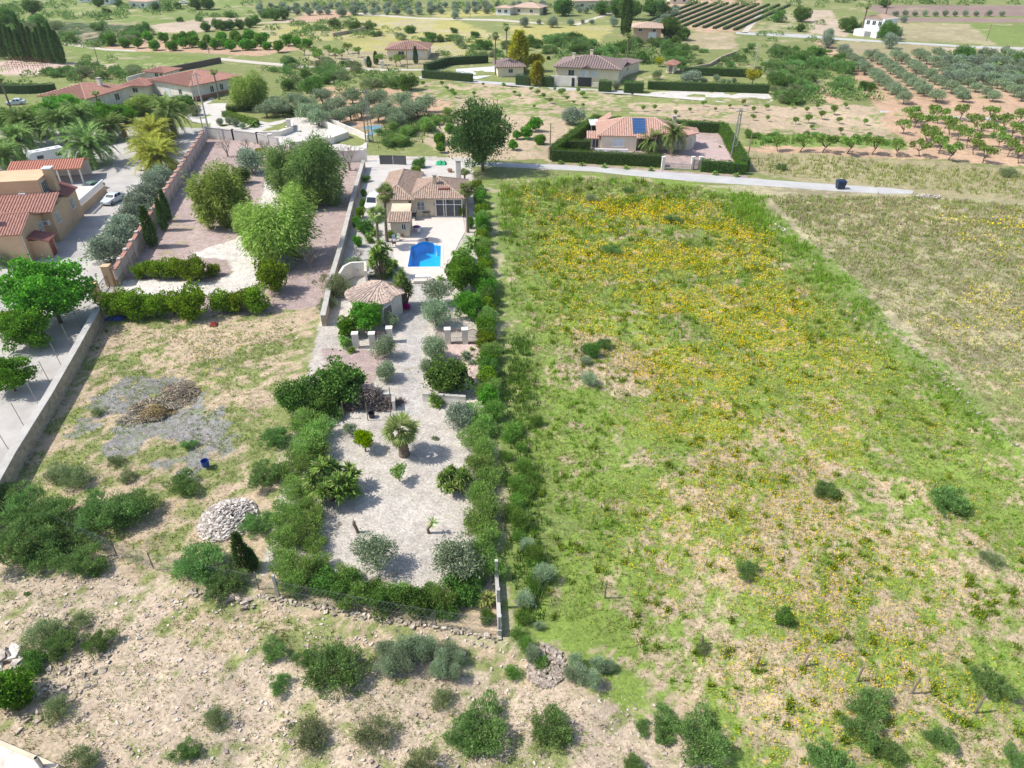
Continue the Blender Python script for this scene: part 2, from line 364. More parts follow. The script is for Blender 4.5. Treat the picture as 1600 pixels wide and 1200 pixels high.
def build_ground():
    XS, YS, FS, off = [], [], [], 0
    blocks = [(-75,75,12,132,.3), (-135,-75,12,132,.8), (75,135,12,132,.8), (-135,135,132,260,.6), (-500,-135,-60,260,5), (135,500,-60,260,5),
              (-135,135,-60,12,3), (-360,360,260,560,1.6), (-800,-360,260,560,10), (360,800,260,560,10), (-800,800,560,1400,12),
              (-4000,-800,-60,1400,80), (800,4000,-60,1400,80), (-4000,4000,1400,6000,120), (-500,500,-300,-60,40)]
    for b in blocks:
        x, y, f = blk(*b); XS.append(x); YS.append(y); FS.append(f + off); off += len(x)
    x = np.concatenate(XS); y = np.concatenate(YS); F = np.concatenate(FS)
    z = hgt(x, y); col, _ = ground_color(x, y)
    me = bpy.data.meshes.new('ground'); me.vertices.add(len(x)); me.vertices.foreach_set('co', np.stack([x, y, z], 1).astype(np.float32).ravel())
    me.loops.add(len(F)*4); me.loops.foreach_set('vertex_index', F.astype(np.int32).ravel())
    me.polygons.add(len(F)); me.polygons.foreach_set('loop_start', np.arange(0, len(F)*4, 4, dtype=np.int32))
    me.polygons.foreach_set('use_smooth', np.ones(len(F), bool)); me.update(calc_edges=True)
    ca = me.color_attributes.new('soil', 'FLOAT_COLOR', 'POINT')
    ca.data.foreach_set('color', np.concatenate([col, np.ones((len(x),1))], 1).astype(np.float32).ravel())
    me.materials.append(ground_material()); o = bpy.data.objects.new('ground', me); COL.objects.link(o)
    tag(o, kind='structure')
build_ground()

def sheet(name, poly, z, m, th=.05):
    P = GP(poly); o = MB().prism([tuple(p) for p in P], z - th, z).build(name, m); return tag(o, kind='structure')
M_ROAD = mat('pale_asphalt', (.50,.495,.48), (.40,.395,.38), .3, .95, .004, 8)
M_TRACK = mat('pale_track', (.56,.51,.43), (.48,.43,.35), .4, .95, .01, 4)
M_DRIVE = mat('white_gravel_drive', (.60,.57,.52), (.50,.47,.43), .5, .95, .02, 6)
M_YARD = mat('courtyard_paving', (.50,.475,.44), (.36,.34,.32), .22, .95, .005, 5)
M_TERRACE = mat('pale_terrace', (.66,.59,.53), (.60,.53,.47), .6, .8)
sheet('road', [(700,252),(785,254),(900,259),(1010,267),(1100,273),(1200,281),(1300,288),(1380,293),(1428,298),(1425,303),(1380,303),(1310,299),(1200,291),(1100,285),(1010,277),(925,268),(785,261),(700,259)], .03, M_ROAD)
sheet('far_road', [(1150,50),(1260,54),(1310,59),(1420,66),(1520,72),(1700,77),(1700,81),(1520,75),(1420,69),(1300,62),(1200,56),(1150,53)], .05, M_ROAD)
sheet('lane', [(560,20),(660,28),(780,30),(850,36),(850,38),(780,33),(660,30),(560,23)], .05, M_TRACK)
sheet('hedge_lane', [(655,119),(720,124),(800,130),(870,136),(990,143),(990,148),(870,141),(800,134),(720,128),(655,123)], .04, M_ROAD)
sheet('dirt_path', [(100,67),(165,76),(212,79),(212,81),(165,79),(100,70)], .05, M_TRACK)
sheet('dirt_track', [(340,90),(400,96),(480,103),(600,108),(690,108),(690,110),(600,111),(480,107),(400,100),(340,94)], .05, M_TRACK)
sheet('farm_track', [(1375,173),(1400,175),(1480,181),(1600,186),(1750,189),(1750,192),(1600,189),(1480,185),(1400,178),(1375,176)], .04, M_ROAD)
sheet('field_track', [(1190,15),(1195,16),(1168,52),(1158,51)], .05, M_TRACK)
sheet('villa_track', [(896,38),(958,18),(962,19),(903,40)], .05, M_TRACK)
sheet('white_stone_ground', [(992,141),(1080,143),(1200,146),(1212,160),(1130,160),(985,148)], .04, M_DRIVE)
sheet('courtyard', [(-60,262),(60,215),(215,205),(322,212),(184,440),(155,470),(90,500),(-80,430)], .04, M_YARD)
sheet('lower_courtyard', [(-150,560),(90,502),(158,478),(0,765),(-150,1000)], .035, M_YARD)
sheet('white_terrace', [(330,196),(352,180),(420,192),(470,182),(540,190),(575,212),(572,240),(500,232),(430,226),(325,206)], .05, M_DRIVE)
sheet('house_drive', [(290,183),(330,152),(352,152),(356,178),(330,196),(300,190)], .045, M_DRIVE)
sheet('side_path', [(545,345),(605,345),(612,400),(570,445),(545,445)], .03, M_YARD)
sheet('front_drive', [(575,250),(735,252),(738,283),(620,284),(604,300),(600,345),(548,345),(572,262)], .035, mat('front_drive_paving', (.55,.52,.48), (.48,.45,.42), .4, .9))

# pool terrace with a real opening and a basin
def terrace():
    bm = bmesh.new(); z = .06
    out = GP([(612,384),(628,370),(641,345),(642,338),(723,336),(727,362),(716,382),(704,408),(698,442),(640,444),(620,420)])
    es = []
    for P in (out, POOLG):
        vs = [bm.verts.new((p[0], p[1], z)) for p in P]
        es += [bm.edges.new((vs[i], vs[(i+1) % len(vs)])) for i in range(len(vs))]
    bmesh.ops.triangle_fill(bm, edges=es, use_beauty=True)
    for f in bm.faces:
        f.normal_update()
        if f.normal.z < 0: f.normal_flip()
    me = bpy.data.meshes.new('terrace'); bm.to_mesh(me); bm.free(); me.materials.append(M_TERRACE)
    o = bpy.data.objects.new('terrace', me); COL.objects.link(o); tag(o, kind='structure')
terrace()
def pool():
    c = POOLG.mean(0); root = empty('swimming_pool', (c[0], c[1], 0), 0, 'bright blue rectangular swimming pool with a rounded step bay, set in the pale terrace', 'swimming pool')
    P = [(p[0]-c[0], p[1]-c[1]) for p in POOLG]; n = len(P)
    v = [(p[0], p[1], .055) for p in P] + [(p[0]*.93, p[1]*.95-.1, -1.5) for p in P]
    mb = MB().add(v, [(i, (i+1)%n, n+(i+1)%n, n+i) for i in range(n)] + [tuple(range(n, 2*n))])
    mb.build('basin', mat('pool_tiles', (.02,.52,.88), (.015,.44,.82), .8, .5), root)
    m = bpy.data.materials.new('pool_water'); m.use_nodes = True; t = m.node_tree; t.nodes.clear()
    o_ = t.nodes.new('ShaderNodeOutputMaterial'); mx = t.nodes.new('ShaderNodeMixShader'); fr = t.nodes.new('ShaderNodeFresnel'); fr.inputs[0].default_value = 1.33
    tp = t.nodes.new('ShaderNodeBsdfTransparent'); tp.inputs[0].default_value = (.62,.93,1,1); gl = t.nodes.new('ShaderNodeBsdfGlossy'); gl.inputs['Roughness'].default_value = .04
    ns = t.nodes.new('ShaderNodeTexNoise'); ns.inputs['Scale'].default_value = 3; bp = t.nodes.new('ShaderNodeBump'); bp.inputs['Distance'].default_value = .02
    t.links.new(ns.outputs[0], bp.inputs['Height']); t.links.new(bp.outputs[0], gl.inputs['Normal']); t.links.new(bp.outputs[0], fr.inputs['Normal'])
    t.links.new(fr.outputs[0], mx.inputs[0]); t.links.new(tp.outputs[0], mx.inputs[1]); t.links.new(gl.outputs[0], mx.inputs[2]); t.links.new(mx.outputs[0], o_.inputs[0])
    MB().add([(p[0]*.995, p[1]*.995, -.06) for p in P], [tuple(range(n))]).build('water', m, root)
    mb = MB(); Q = [Vector((p[0], p[1], .062)) for p in P]
    for i in range(n):
        a, b = Q[i], Q[(i+1)%n]; mb.add([a, b, b*1.07, a*1.07], [(0,1,2,3)]) if False else None
        d = (b-a).normalized(); nn = Vector((d.y, -d.x, 0)) * .32
        mb.add([a, b, b+nn, a+nn, a+Vector((0,0,.04)), b+Vector((0,0,.04)), b+nn+Vector((0,0,.04)), a+nn+Vector((0,0,.04))], [(4,5,6,7),(2,3,7,6),(0,4,5,1),(1,5,6,2),(3,7,4,0)])
    mb.build('coping', mat('pool_coping', (.78,.74,.70), None, 2, .7), root)
pool()
# ------------------------------------------------------------------ buildings
def roof_tiles(mb, poly, pitch, rad, th=.12):
    """one roof plane: slab under rows of half-round tiles; poly starts with its eave edge"""
    P = [Vector(p) for p in poly]; u = (P[1]-P[0]).normalized(); nrm = u.cross(P[2]-P[0])
    if nrm.z < 0: nrm = -nrm
    nrm.normalize(); v = nrm.cross(u)
    if v.z < 0: v = -v
    n = len(P); dn = Vector((0,0,-th))
    f = [tuple(range(n)), tuple(range(2*n-1, n-1, -1))] + [(i, n+i, n+(i+1)%n, (i+1)%n) for i in range(n)]
    mb.add([tuple(p) for p in P] + [tuple(p+dn) for p in P], f)
    if not pitch: return
    q = [((p-P[0]).dot(u), (p-P[0]).dot(v)) for p in P]
    u0, u1 = min(a for a, b in q), max(a for a, b in q); c = u0 + pitch/2
    while c < u1:
        vs = []
        for i in range(n):
            (a1, b1), (a2, b2) = q[i], q[(i+1) % n]
            if (a1 > c) != (a2 > c): vs.append(b1 + (c-a1)/(a2-a1)*(b2-b1))
        if len(vs) >= 2:
            lo, hi = min(vs), max(vs)
            if hi - lo > .2:
                V = []; K = 5
                for w in (lo - .05, hi):
                    for k in range(K):
                        t = math.pi*k/(K-1); V.append(tuple(P[0] + u*(c + rad*math.cos(t)) + v*w + nrm*(rad*.8*math.sin(t) + .002)))
                mb.add(V, [(k, k+1, K+k+1, K+k) for k in range(K-1)] + [tuple(range(K-1, -1, -1))])
        c += pitch
class House:
    def __init__(s, name, pl, pr, label, cat='house', z=0, group=None):
        a = G(*pl); b = G(*pr); d = b - a; s.w = d.length; s.root = empty(name, (a.x, a.y, z), math.atan2(d.y, d.x), label, cat, group)
    def box(s, x0, x1, y0, y1, z0, z1, m, name='wall', parent=None):
        return MB().box(x0, x1, y0, y1, z0, z1).build(name, m, parent or s.root)
    def roof(s, polys, m, pitch=.34, name='roof', caps=(), cr=.14, capm=None):
        mb = MB()
        for p in polys: roof_tiles(mb, p, pitch, pitch*.36)
        o = mb.build(name, m, s.root)
        if caps:
            c = MB()
            for a, b in caps: c.tube([a, b], cr, 6)
            c.build('ridge_cap', capm or m, o)
        return o
    def hip(s, x0, x1, y0, y1, z, rise, m, over=.5, pitch=.34, caps=True, gable=False, capm=None):
        x0 -= over; x1 += over; y0 -= over; y1 += over; w, d = x1-x0, y1-y0
        A, B, C_, D = (x0,y0,z), (x1,y0,z), (x1,y1,z), (x0,y1,z)
        if w >= d:
            g = 0 if gable else d/2; E, F = (x0+g, (y0+y1)/2, z+rise), (x1-g, (y0+y1)/2, z+rise)
            P = [[A,B,F,E], [C_,D,E,F]] + ([] if gable else [[B,C_,F], [D,A,E]])
            cp = [(E,F)] + ([] if gable else [(A,E),(D,E),(B,F),(C_,F)])
            gb = [[(x0+over,y0+over,z-.1),(x0+over,y1-over,z-.1),(x0+over,(y0+y1)/2,z+rise-.1)], [(x1-over,y0+over,z-.1),(x1-over,y1-over,z-.1),(x1-over,(y0+y1)/2,z+rise-.1)]]
        else:
            g = 0 if gable else w/2; E, F = ((x0+x1)/2, y0+g, z+rise), ((x0+x1)/2, y1-g, z+rise)
            P = [[B,C_,F,E], [D,A,E,F]] + ([] if gable else [[A,B,E], [C_,D,F]])
            cp = [(E,F)] + ([] if gable else [(A,E),(B,E),(C_,F),(D,F)])
            gb = [[(x0+over,y0+over,z-.1),(x1-over,y0+over,z-.1),((x0+x1)/2,y0+over,z+rise-.1)], [(x0+over,y1-over,z-.1),(x1-over,y1-over,z-.1),((x0+x1)/2,y1-over,z+rise-.1)]]
        r = s.roof(P, m, pitch, caps=cp if caps else (), capm=capm)
        if gable:
            mb = MB()
            for t in gb: mb.add(t, [(0,1,2)])
            mb.build('gable_wall', s.wm, s.root)
        return r
    def win(s, x, y, z, w, h, side='F', grille=False, shutter=False, name='window', frame_m=None, bars=1):
        """x,y on the wall plane; side F/B/L/R"""
        fr = MB(); gl = MB(); t = .07; o = .05
        def bx(mb, a0, a1, z0, z1, d0, d1):
            if side == 'F': mb.box(x+a0, x+a1, y-d1, y-d0, z0, z1)
            elif side == 'B': mb.box(x+a0, x+a1, y+d0, y+d1, z0, z1)
            elif side == 'R': mb.box(x+d0, x+d1, y+a0, y+a1, z0, z1)
            else: mb.box(x-d1, x-d0, y+a0, y+a1, z0, z1)
        bx(fr, -w/2-t, -w/2, z, z+h, .0, o); bx(fr, w/2, w/2+t, z, z+h, .0, o); bx(fr, -w/2-t, w/2+t, z+h, z+h+t, 0, o+.01); bx(fr, -w/2-t-.05, w/2+t+.05, z-t, z, 0, o+.08)
        for k in range(1, bars+1):
            a = -w/2 + w*k/(bars+1); bx(fr, a-.03, a+.03, z, z+h, .03, o-.005)
        f = fr.build(name, frame_m or M_WHITEP, s.root)
        bx(gl, -w/2, w/2, z, z+h, .005, .028)
        gl.build('shutter' if shutter else 'pane', M_SHUT if shutter else M_GLASS, f)
        if grille:
            g = MB(); k = -w/2
            while k <= w/2 + .01: bx(g, k-.015, k+.015, z-.05, z+h+.05, .12, .15); k += .16
            for zz in (z+.1, z+h/2, z+h-.1): bx(g, -w/2-.06, w/2+.06, zz-.015, zz+.015, .1, .12)
            g.build('grille', M_WHITEP, f)
        return f
    def door(s, x, y, w, h, side='F', m=None, z=0, name='door'):
        mb = MB(); 
        if side == 'F': mb.box(x-w/2, x+w/2, y-.06, y+.0, z, z+h)
        else: mb.box(x, x+.06, y-w/2, y+w/2, z, z+h)
        d = mb.build(name, m or M_GLASS, s.root); k = MB()
        if side == 'F': k.box(x+w*.35, x+w*.35+.06, y-.12, y-.06, z+1.0, z+1.12)
        else: k.box(x+.06, x+.12, y+w*.35, y+w*.35+.06, z+1.0, z+1.12)
        k.build('handle', M_METAL, d); return d
    def chimney(s, x, y, z0, z1, w=.5, m=None, roof=None, cap=True):
        o = MB().box(x-w/2, x+w/2, y-w/2, y+w/2, z0, z1).build('chimney', m or s.wm, roof or s.root)
        if cap: MB().box(x-w/2-.1, x+w/2+.1, y-w/2-.1, y+w/2+.1, z1+.15, z1+.27).box(x-.05, x+.05, y-.05, y+.05, z1, z1+.15).build('chimney_cap', M_CONC, o) if not roof else MB().box(x-w/2-.1, x+w/2+.1, y-w/2-.1, y+w/2+.1, z1, z1+.12).build('chimney_cap', M_CONC, s.root)
    def ac(s, x, y, z, side='R'):
        mb = MB(); (mb.box(x, x+.35, y-.45, y+.45, z, z+.65) if side == 'R' else mb.box(x-.45, x+.45, y-.35, y, z, z+.65))
        o = mb.build('air_conditioner', M_WHITEP, s.root)
        mb = MB(); (mb.box(x+.35, x+.37, y-.3, y+.2, z+.08, z+.56) if side == 'R' else mb.box(x-.3, x+.2, y-.37, y-.35, z+.08, z+.56)); mb.build('fan_grille', M_METAL, o)

# --- main villa with the pool
v = House('villa', (644,339), (723.5,339), 'cream single-storey villa with weathered pinkish tile roofs and glazed sliding doors facing the pool terrace', 'villa'); v.wm = W_CREAM
vw = v.w; T2 = M_TERRA2
v.box(0, vw, 0, 8.2, 0, 3.1, W_CREAM); v.box(-4.6, -.004, 3.2, 12.2, 0, 3.1, W_CREAM)
v.hip(0, vw, 0, 8.2, 3.12, 1.9, T2, .45); 
v.hip(-4.6, .2, -.6, 12.2, 3.10, 1.4, T2, .45)
v.box(-4.5, -.3, -.6, 3.19, 0, 3.05, W_CREAM)
v.win(1.5, 0, 1.1, 1.1, 1.3, 'F', grille=True)
# glazed conservatory doors at the right of the facade
gl = MB().box(vw-4.1, vw-.1, -.09, -.04, .12, 2.75).build('sliding_door', M_GLASS, v.root)
fr = MB()
for x in (vw-4.15, vw-2.95, vw-2.6, vw-1.3, vw-.12): fr.box(x-.05, x+.05, -.14, -.1, .1, 2.85)
for z in (.1, 2.0, 2.78): fr.box(vw-4.2, vw-.06, -.135, -.095, z, z+.09)
fr.build('door_frame', M_WHITEP, gl); MB().box(vw-2.8, vw-2.75, -.22, -.14, 1.0, 1.3).build('handle', M_METAL, gl)
o = MB().lathe([(.26,0),(.26,.04)], 16).build('wall_ornament', M_METAL, v.root); o.rotation_euler = (R(90),0,0); o.location = (3.7,-.002,2.0)
MB().box(5.6,5.8,-.25,-.01,2.35,2.65).build('wall_lamp', M_BLACKP, v.root)
MB().box(4.9,5.1,-.08,-.01,2.0,2.2).build('wall_tile', M_RED, v.root)
v.chimney(3.6, 2.6, 3.5, 5.6, .5); v.chimney(6.9, 8.9, 0, 6.0, .75, W_WHITE)
MB().box(4.2, 5.9, 1.2, 1.9, 4.0, 4.18).build('roof_vent', M_TERRAD, v.root)
# annex
a = House('annex', (612,371), (640.5,371), 'small cream store room with a single-slope tiled roof before the villa', 'outbuilding'); a.wm = W_CREAM
aw = a.w; a.box(0, aw, 0, 3.6, 0, 2.5, W_CREAM); a.box(0, aw, 1.6, 3.6, 2.5, 3.2, W_CREAM)
a.roof([[(-.3,-.4,2.5),(aw+.3,-.4,2.5),(aw+.3,1.75,3.25),(-.3,1.75,3.25)]], T2, .34)
a.roof([[(-.1,1.76,3.3),(aw+.1,1.76,3.3),(aw+.1,3.7,3.85),(-.1,3.7,3.85)]], W_CREAM, 0, 'flat_roof')
a.win(1.9, 0, 1.25, .55, .8, 'F')
# pool house with a curved end and a fan of tiles
p = House('garden_house', (538,498), (604,518), 'round-ended white garden house with a pale pink fan-shaped tile roof below the pool', 'outbuilding'); p.wm = W_WHITE
pw = p.w
def fan_house():
    pts = []; cx, cy = pw*.37, 2.3
    for k in range(13):
        t = math.pi*1.0 + math.pi*k/12*1.15; pts.append((cx + 2.75*math.cos(t), cy + 2.2*math.sin(t)))
    pts += [(cx+2.9, cy+2.2), (cx+.6, cy+3.4), (cx-2.0, cy+2.9)]
    MB().prism(pts, 0, 2.7).build('wall', W_WHITE, p.root)
    ap = Vector((cx-.1, cy+2.6, 3.35)); mb = MB(); n = len(pts)
    o = [Vector((cx + (x-cx)*1.13, cy + (y-cy)*1.13, 2.68)) for x, y in pts]
    for i in range(n): roof_tiles(mb, [o[i], o[(i+1)%n], ap], .34, .12, .1)
    r = mb.build('roof', mat('pale_pink_tiles', (.58,.46,.38), (.30,.22,.18), 3.0, .85, .01, 6), p.root)
    f = MB().box(cx+2.4, cx+2.9, 1.0, 2.6, .9, 2.2).build('window', M_WHITEP, p.root); MB().box(cx+2.9, cx+2.92, 1.1, 2.5, 1.0, 2.1).build('pane', M_GLASS, f)
    f = MB().box(cx+1.3, cx+2.0, .25, .5, .9, 2.1).build('window', M_WHITEP, p.root)
fan_house()

# --- tan house at the left
c = House('house', (96,377), (106,378.6), 'tan two-storey house with red tile roofs and white window grilles beside the courtyard', 'house'); c.wm = W_TAN
c.root.rotation_euler = (0, 0, R(9.5))
T = M_TERRA
c.box(-10, 0, 0, 10.2, 0, 4.6, W_TAN)
c.roof([[(-13,-.4,4.5),(.3,-.4,4.5),(.3,4.0,5.9),(-13,4.0,5.9)]], T, .4)
c.roof([[(.35,5.9,4.6),(.35,10.5,4.6),(-1.9,10.5,5.6),(-1.9,5.9,5.6)]], M_TERRAD, .4)  # lean-to slope turned from the sun; its shade is put into the darker tiles
c.box(-9.0, -2.0, 4.02, 9.6, 4.6, 7.8, W_TAN, 'upper_wall'); c.box(-1.98,-.9, 6.4, 7.6, 4.6, 8.6, W_TAN, 'chimney'); MB().box(-2.1,-.8,6.3,7.7,8.6,8.75).build('chimney_cap', M_WHITEP, c.root)
c.roof([[(-16,3.4,7.6),(-9.02,3.4,7.6),(-9.02,7.6,8.9),(-16,7.6,8.9)]], T, .4)
c.box(-16,-9.02,4.0,10,0,7.6,W_TAN)
c.box(-14, -1.4, -7.4, -.02, 0, 4.3, W_TAN)
c.roof([[(-14.4,-7.9,4.2),(-1.0,-7.9,4.2),(-1.0,-3.6,5.7),(-14.4,-3.6,5.7)],[(-1.0,.0,4.2),(-14.4,.0,4.2),(-14.4,-3.6,5.7),(-1.0,-3.6,5.7)]], T, .36, caps=[((-14.4,-3.6,5.74),(-1,-3.6,5.74))])
MB().add([(-1.38,-7.4,4.1),(-1.38,-.1,4.1),(-1.38,-3.6,5.6)], [(0,1,2)]).build('gable_wall', W_TAN, c.root)
c.chimney(-5.2,-5.6,4.6,6.6,.7,W_TAN)
c.box(-1.4, .9, -5.9, -3.9, 0, 2.5, W_TAN, 'porch'); c.roof([[(1.3,-6.3,2.5),(1.3,-3.6,2.5),(-1.3,-3.6,3.1),(-1.3,-6.3,3.1)]], M_TERRAD, .36)
c.door(.9, -4.9, 1.2, 2.1, 'R', mat('red_door', (.30,.07,.04), None, 2, .6))
c.win(0, 1.6, 2.3, 1.1, 1.5, 'R', grille=True); c.win(0, 7.6, 2.3, 1.1, 1.5, 'R', grille=True); c.win(-1.4, -1.4, 2.2, 1.0, 1.3, 'R', grille=True)
c.win(-5.8, -7.4, 1.9, 2.0, 1.3, 'F', grille=True); c.win(-2.0, 5.6, 5.6, 2.0, 1.6, 'R', bars=3); c.win(-9.6, 3.98, 5.2, .9, 1.1, 'F')
c.ac(-4.6, 4.02, 5.4, 'F'); c.ac(-1.0, 0, 2.6, 'F')
MB().tube([(-1.2,-7.55,0),(-1.2,-7.55,4.2)], .06, 6).build('drainpipe', W_WHITE, c.root)
# white terrace balustrade by the car
tb = House('terrace_wall', (131,335), (168,301), 'raised white balustraded terrace wall wrapping the tan house beside the silver car', 'wall')
MB().box(0, tb.w, 0, .3, 0, 1.3).build('stone_base', W_TAN, tb.root)
bl = MB()
for k in range(int(tb.w/.35)): bl.box(.1+k*.35, .27+k*.35, .06, .2, 1.3, 2.15)
bl.box(0, tb.w, .02, .26, 2.15, 2.3); bl.build('balustrade', M_WHITEP, tb.root)
MB().box(-.1, tb.w, .31, 7.5, 0, 1.25).build('terrace_floor', M_TERRACE, tb.root)
# tiled carport behind it
cp = House('carport', (25,292), (131,286), 'long open carport with a bright orange tile roof on white posts behind the tan house', 'carport')
cp.roof([[(-.5,-.4,2.7),(cp.w+.4,-.4,2.7),(cp.w+.4,2.6,3.6),(-.5,2.6,3.6)],[(cp.w+.4,5.6,2.7),(-.5,5.6,2.7),(-.5,2.6,3.6),(cp.w+.4,2.6,3.6)]], mat('orange_tiles', (.55,.24,.16), (.40,.16,.11), 3, .8), .4)
for k in range(7):
    x = cp.w*k/6; MB().box(x-.12, x+.12, -.1, .14, 0, 2.6).build('post', W_WHITE, cp.root)
MB().box(0, cp.w, 5.1, 5.3, 0, 2.6).build('wall', W_WHITE, cp.root)

# --- two hip-roofed bungalows and others behind the palms
def bungalow(name, pl, pr, dep, h, rise, wm, rm, label, wins=(), cat='house', pitch=.6, over=.7, capm=None, extra=None, side='F', gable=False):
    b = House(name, pl, pr, label, cat); b.wm = wm
    b.box(0, b.w, 0, dep, 0, h, wm); b.hip(0, b.w, 0, dep, h, rise, rm, over, pitch, capm=capm, gable=gable)
    for q in wins:
        if q[0] == 'D': b.door(b.w*q[1], 0, q[2], q[3], 'F', M_GREYROOF)
        elif q[0] == 'G': b.door(b.w*q[1], 0, q[2], q[3], 'F', M_SHUT, name='garage_door')
        elif q[0] == 'R': b.win(b.w, dep*q[1], q[2], q[3], q[4], 'R')
        else: b.win(b.w*q[1], 0, q[2], q[3], q[4], 'F', shutter=(q[0] == 'S'))
    return b
CAPW = mat('pale_ridge_mortar', (.68,.48,.38), None, 2, .8)
D = bungalow('house', (72,172), (141,177), 14, 3.3, 1.8, W_WHITE, M_TERRA, 'white bungalow with a broad red hip roof, behind the palm garden', [('W',.35,1.1,1.5,1.3),('W',.7,1.1,1.5,1.3),('R',.25,1,1.4,1.5),('R',.7,1,1.4,1.5)], capm=CAPW)
D.chimney(9.5, 9, 3.5, 5.9, .8, W_WHITE)
bungalow('annex', (196,150), (232,151), 7, 2.6, 1.2, W_WHITE, M_TERRA, 'low white annex with red roof joining the two red-roofed bungalows', [('W',.5,1,1.4,1)], 'outbuilding')
E = bungalow('house', (243,147), (303,158), 15, 3.6, 1.8, W_WHITE, M_TERRA, 'white bungalow with a red hip roof and a brick plinth beside the paved drive', [('G',.35,2.6,2.2),('W',.7,1.1,1.2,1.2),('R',.4,1.2,1,1.4),('R',.6,1.2,1,1.4)], capm=CAPW)
MB().box(E.w, E.w+.06, -.06, 15, 0, .9).build('brick_plinth', mat('plinth_brick', (.42,.20,.12), None, 3), E.root)
F0 = bungalow('house', (232,131), (262,133), 6, 3.2, .9, W_WHITE, M_TERRA, 'small white house with a red gable roof showing above the other red roofs', [('W',.55,1.6,1.0,1.5),('W',.8,1.6,.8,1.5)])
w0 = House('wall', (203,138), (232,130), 'plain white yard wall beside the small house with red gable roof', 'wall'); MB().box(0,w0.w,0,.3,0,2.8).build('wall_panel', W_WHITE, w0.root)

# --- solar panel house
S = House('house', (938,236), (994,237), 'cream house with orange tile roof carrying a blue solar panel, ringed by clipped hedges', 'house'); S.wm = W_CREAM; sw = S.w
WCR = mat('pale_cream_render', (.78,.69,.54), (.72,.62,.47), .5)
T3 = mat('salmon_tiles', (.52,.34,.27), (.38,.22,.17), 2.4, .8, .01, 5)
k = sw/14.2
S.box(0, 7.0, 0, 10, 0, 3.0, WCR); S.box(7.0, 17, 1.8, 10, 0, 2.99, WCR); S.box(-2.4, -.003, 1.2, 6, 0, 2.3, WCR)
S.hip(-.2, 15.5, .4, 10, 3.02, 2.3, T3, .6, .45, capm=CAPW)
S.roof([[(6.9,-.9,2.85),(10.8,-.9,2.85),(10.8,.5,3.4),(6.9,.5,3.4)]], T3, .45)
S.roof([[(-2.8,.8,2.2),(0,.8,2.2),(0,3.4,3.0),(-2.8,3.4,3.0)]], T3, .45)
S.roof([[(-.2,9,3.0),(-.2,13,3.0),(2.4,13,4.6),(2.4,9,4.6)]], T3, .45)
S.box(0,2.3,8.5,12.8,0,2.95,WCR)
mb = MB(); yb, zb = 1.3, 4.0
pan = MB().add([(6.2,.4,3.50),(8.7,.4,3.50),(8.7,4.6,5.30),(6.2,4.6,5.30),(6.2,.4,3.38),(8.7,.4,3.38),(8.7,4.6,5.18),(6.2,4.6,5.18)], [(0,1,2,3),(4,7,6,5),(0,4,5,1),(1,5,6,2),(2,6,7,3),(3,7,4,0)]).build('solar_panel', mat('solar_cells', (.03,.10,.28), (.02,.07,.2), 1, .15), S.root)
g = MB()
for i in range(7):
    t = i/6; g.box(6.18,8.72,.4+4.2*t-.05,.4+4.2*t+.05,3.48+1.8*t,3.56+1.8*t)
for x in (6.18,8.72): g.add([(x-.05,.4,3.54),(x+.05,.4,3.54),(x+.05,4.6,5.34),(x-.05,4.6,5.34)], [(0,1,2,3)])
g.build('panel_frame', M_METAL, pan)
S.win(3.4, 0, 1.0, 2.2, 1.4, 'F', shutter=True); S.win(11.6, 1.8, 1.0, 1.8, 1.3, 'F', shutter=True); S.win(15, 1.8, 1.0, 1.3, 1.2, 'F', shutter=True); S.win(-1.0, 1.2, 0.4, 1.2, 1.6, 'F')
S.door(8.2, 1.8, 1.1, 2.1, 'F'); MB().box(10.5,10.7,-.7,-.5,0,2.9).build('porch_post', WCR, S.root)
S.chimney(15.0, 7.5, 3.2, 5.0, .7, M_CONC)
by = MB(); by.prism([(17+2.2*math.cos(t), 5+3.4*math.sin(t)) for t in np.linspace(-math.pi/2, math.pi/2, 9)], 0, 2.9); by.build('bay_wall', WCR, S.root)
[MB().box(16.9+2.1*math.cos(t), 17.0+2.2*math.cos(t)+.1, 4.6+3.3*math.sin(t), 5.2+3.3*math.sin(t), 1.0, 2.3).build('bay_window', M_WHITEP, S.root) for t in np.linspace(-1.0, 1.0, 4)]
S.roof([[(16.5,1.0,3.0),(19.6,3.2,3.0),(15.5,5,3.9)],[(19.6,3.2,3.0),(19.6,7.2,3.0),(15.5,5,3.9)]], T3, .45)
cpt = House('carport', (923,214), (938,214), 'small flat white canopy standing against the solar panel house', 'carport')
MB().box(-.2,cpt.w,0,5,2.3,2.5).build('canopy', M_WHITEP, cpt.root); [MB().box(x,x+.1,y,y+.1,0,2.3).build('post', M_WHITEP, cpt.root) for x in (0,cpt.w-.2) for y in (.2,4.7)]
lw = House('wall', (929,240), (981,241), 'low white planter wall in front of the solar panel house', 'wall'); MB().box(0,lw.w,0,.5,0,.9).build('wall_panel', M_WHITEP, lw.root)

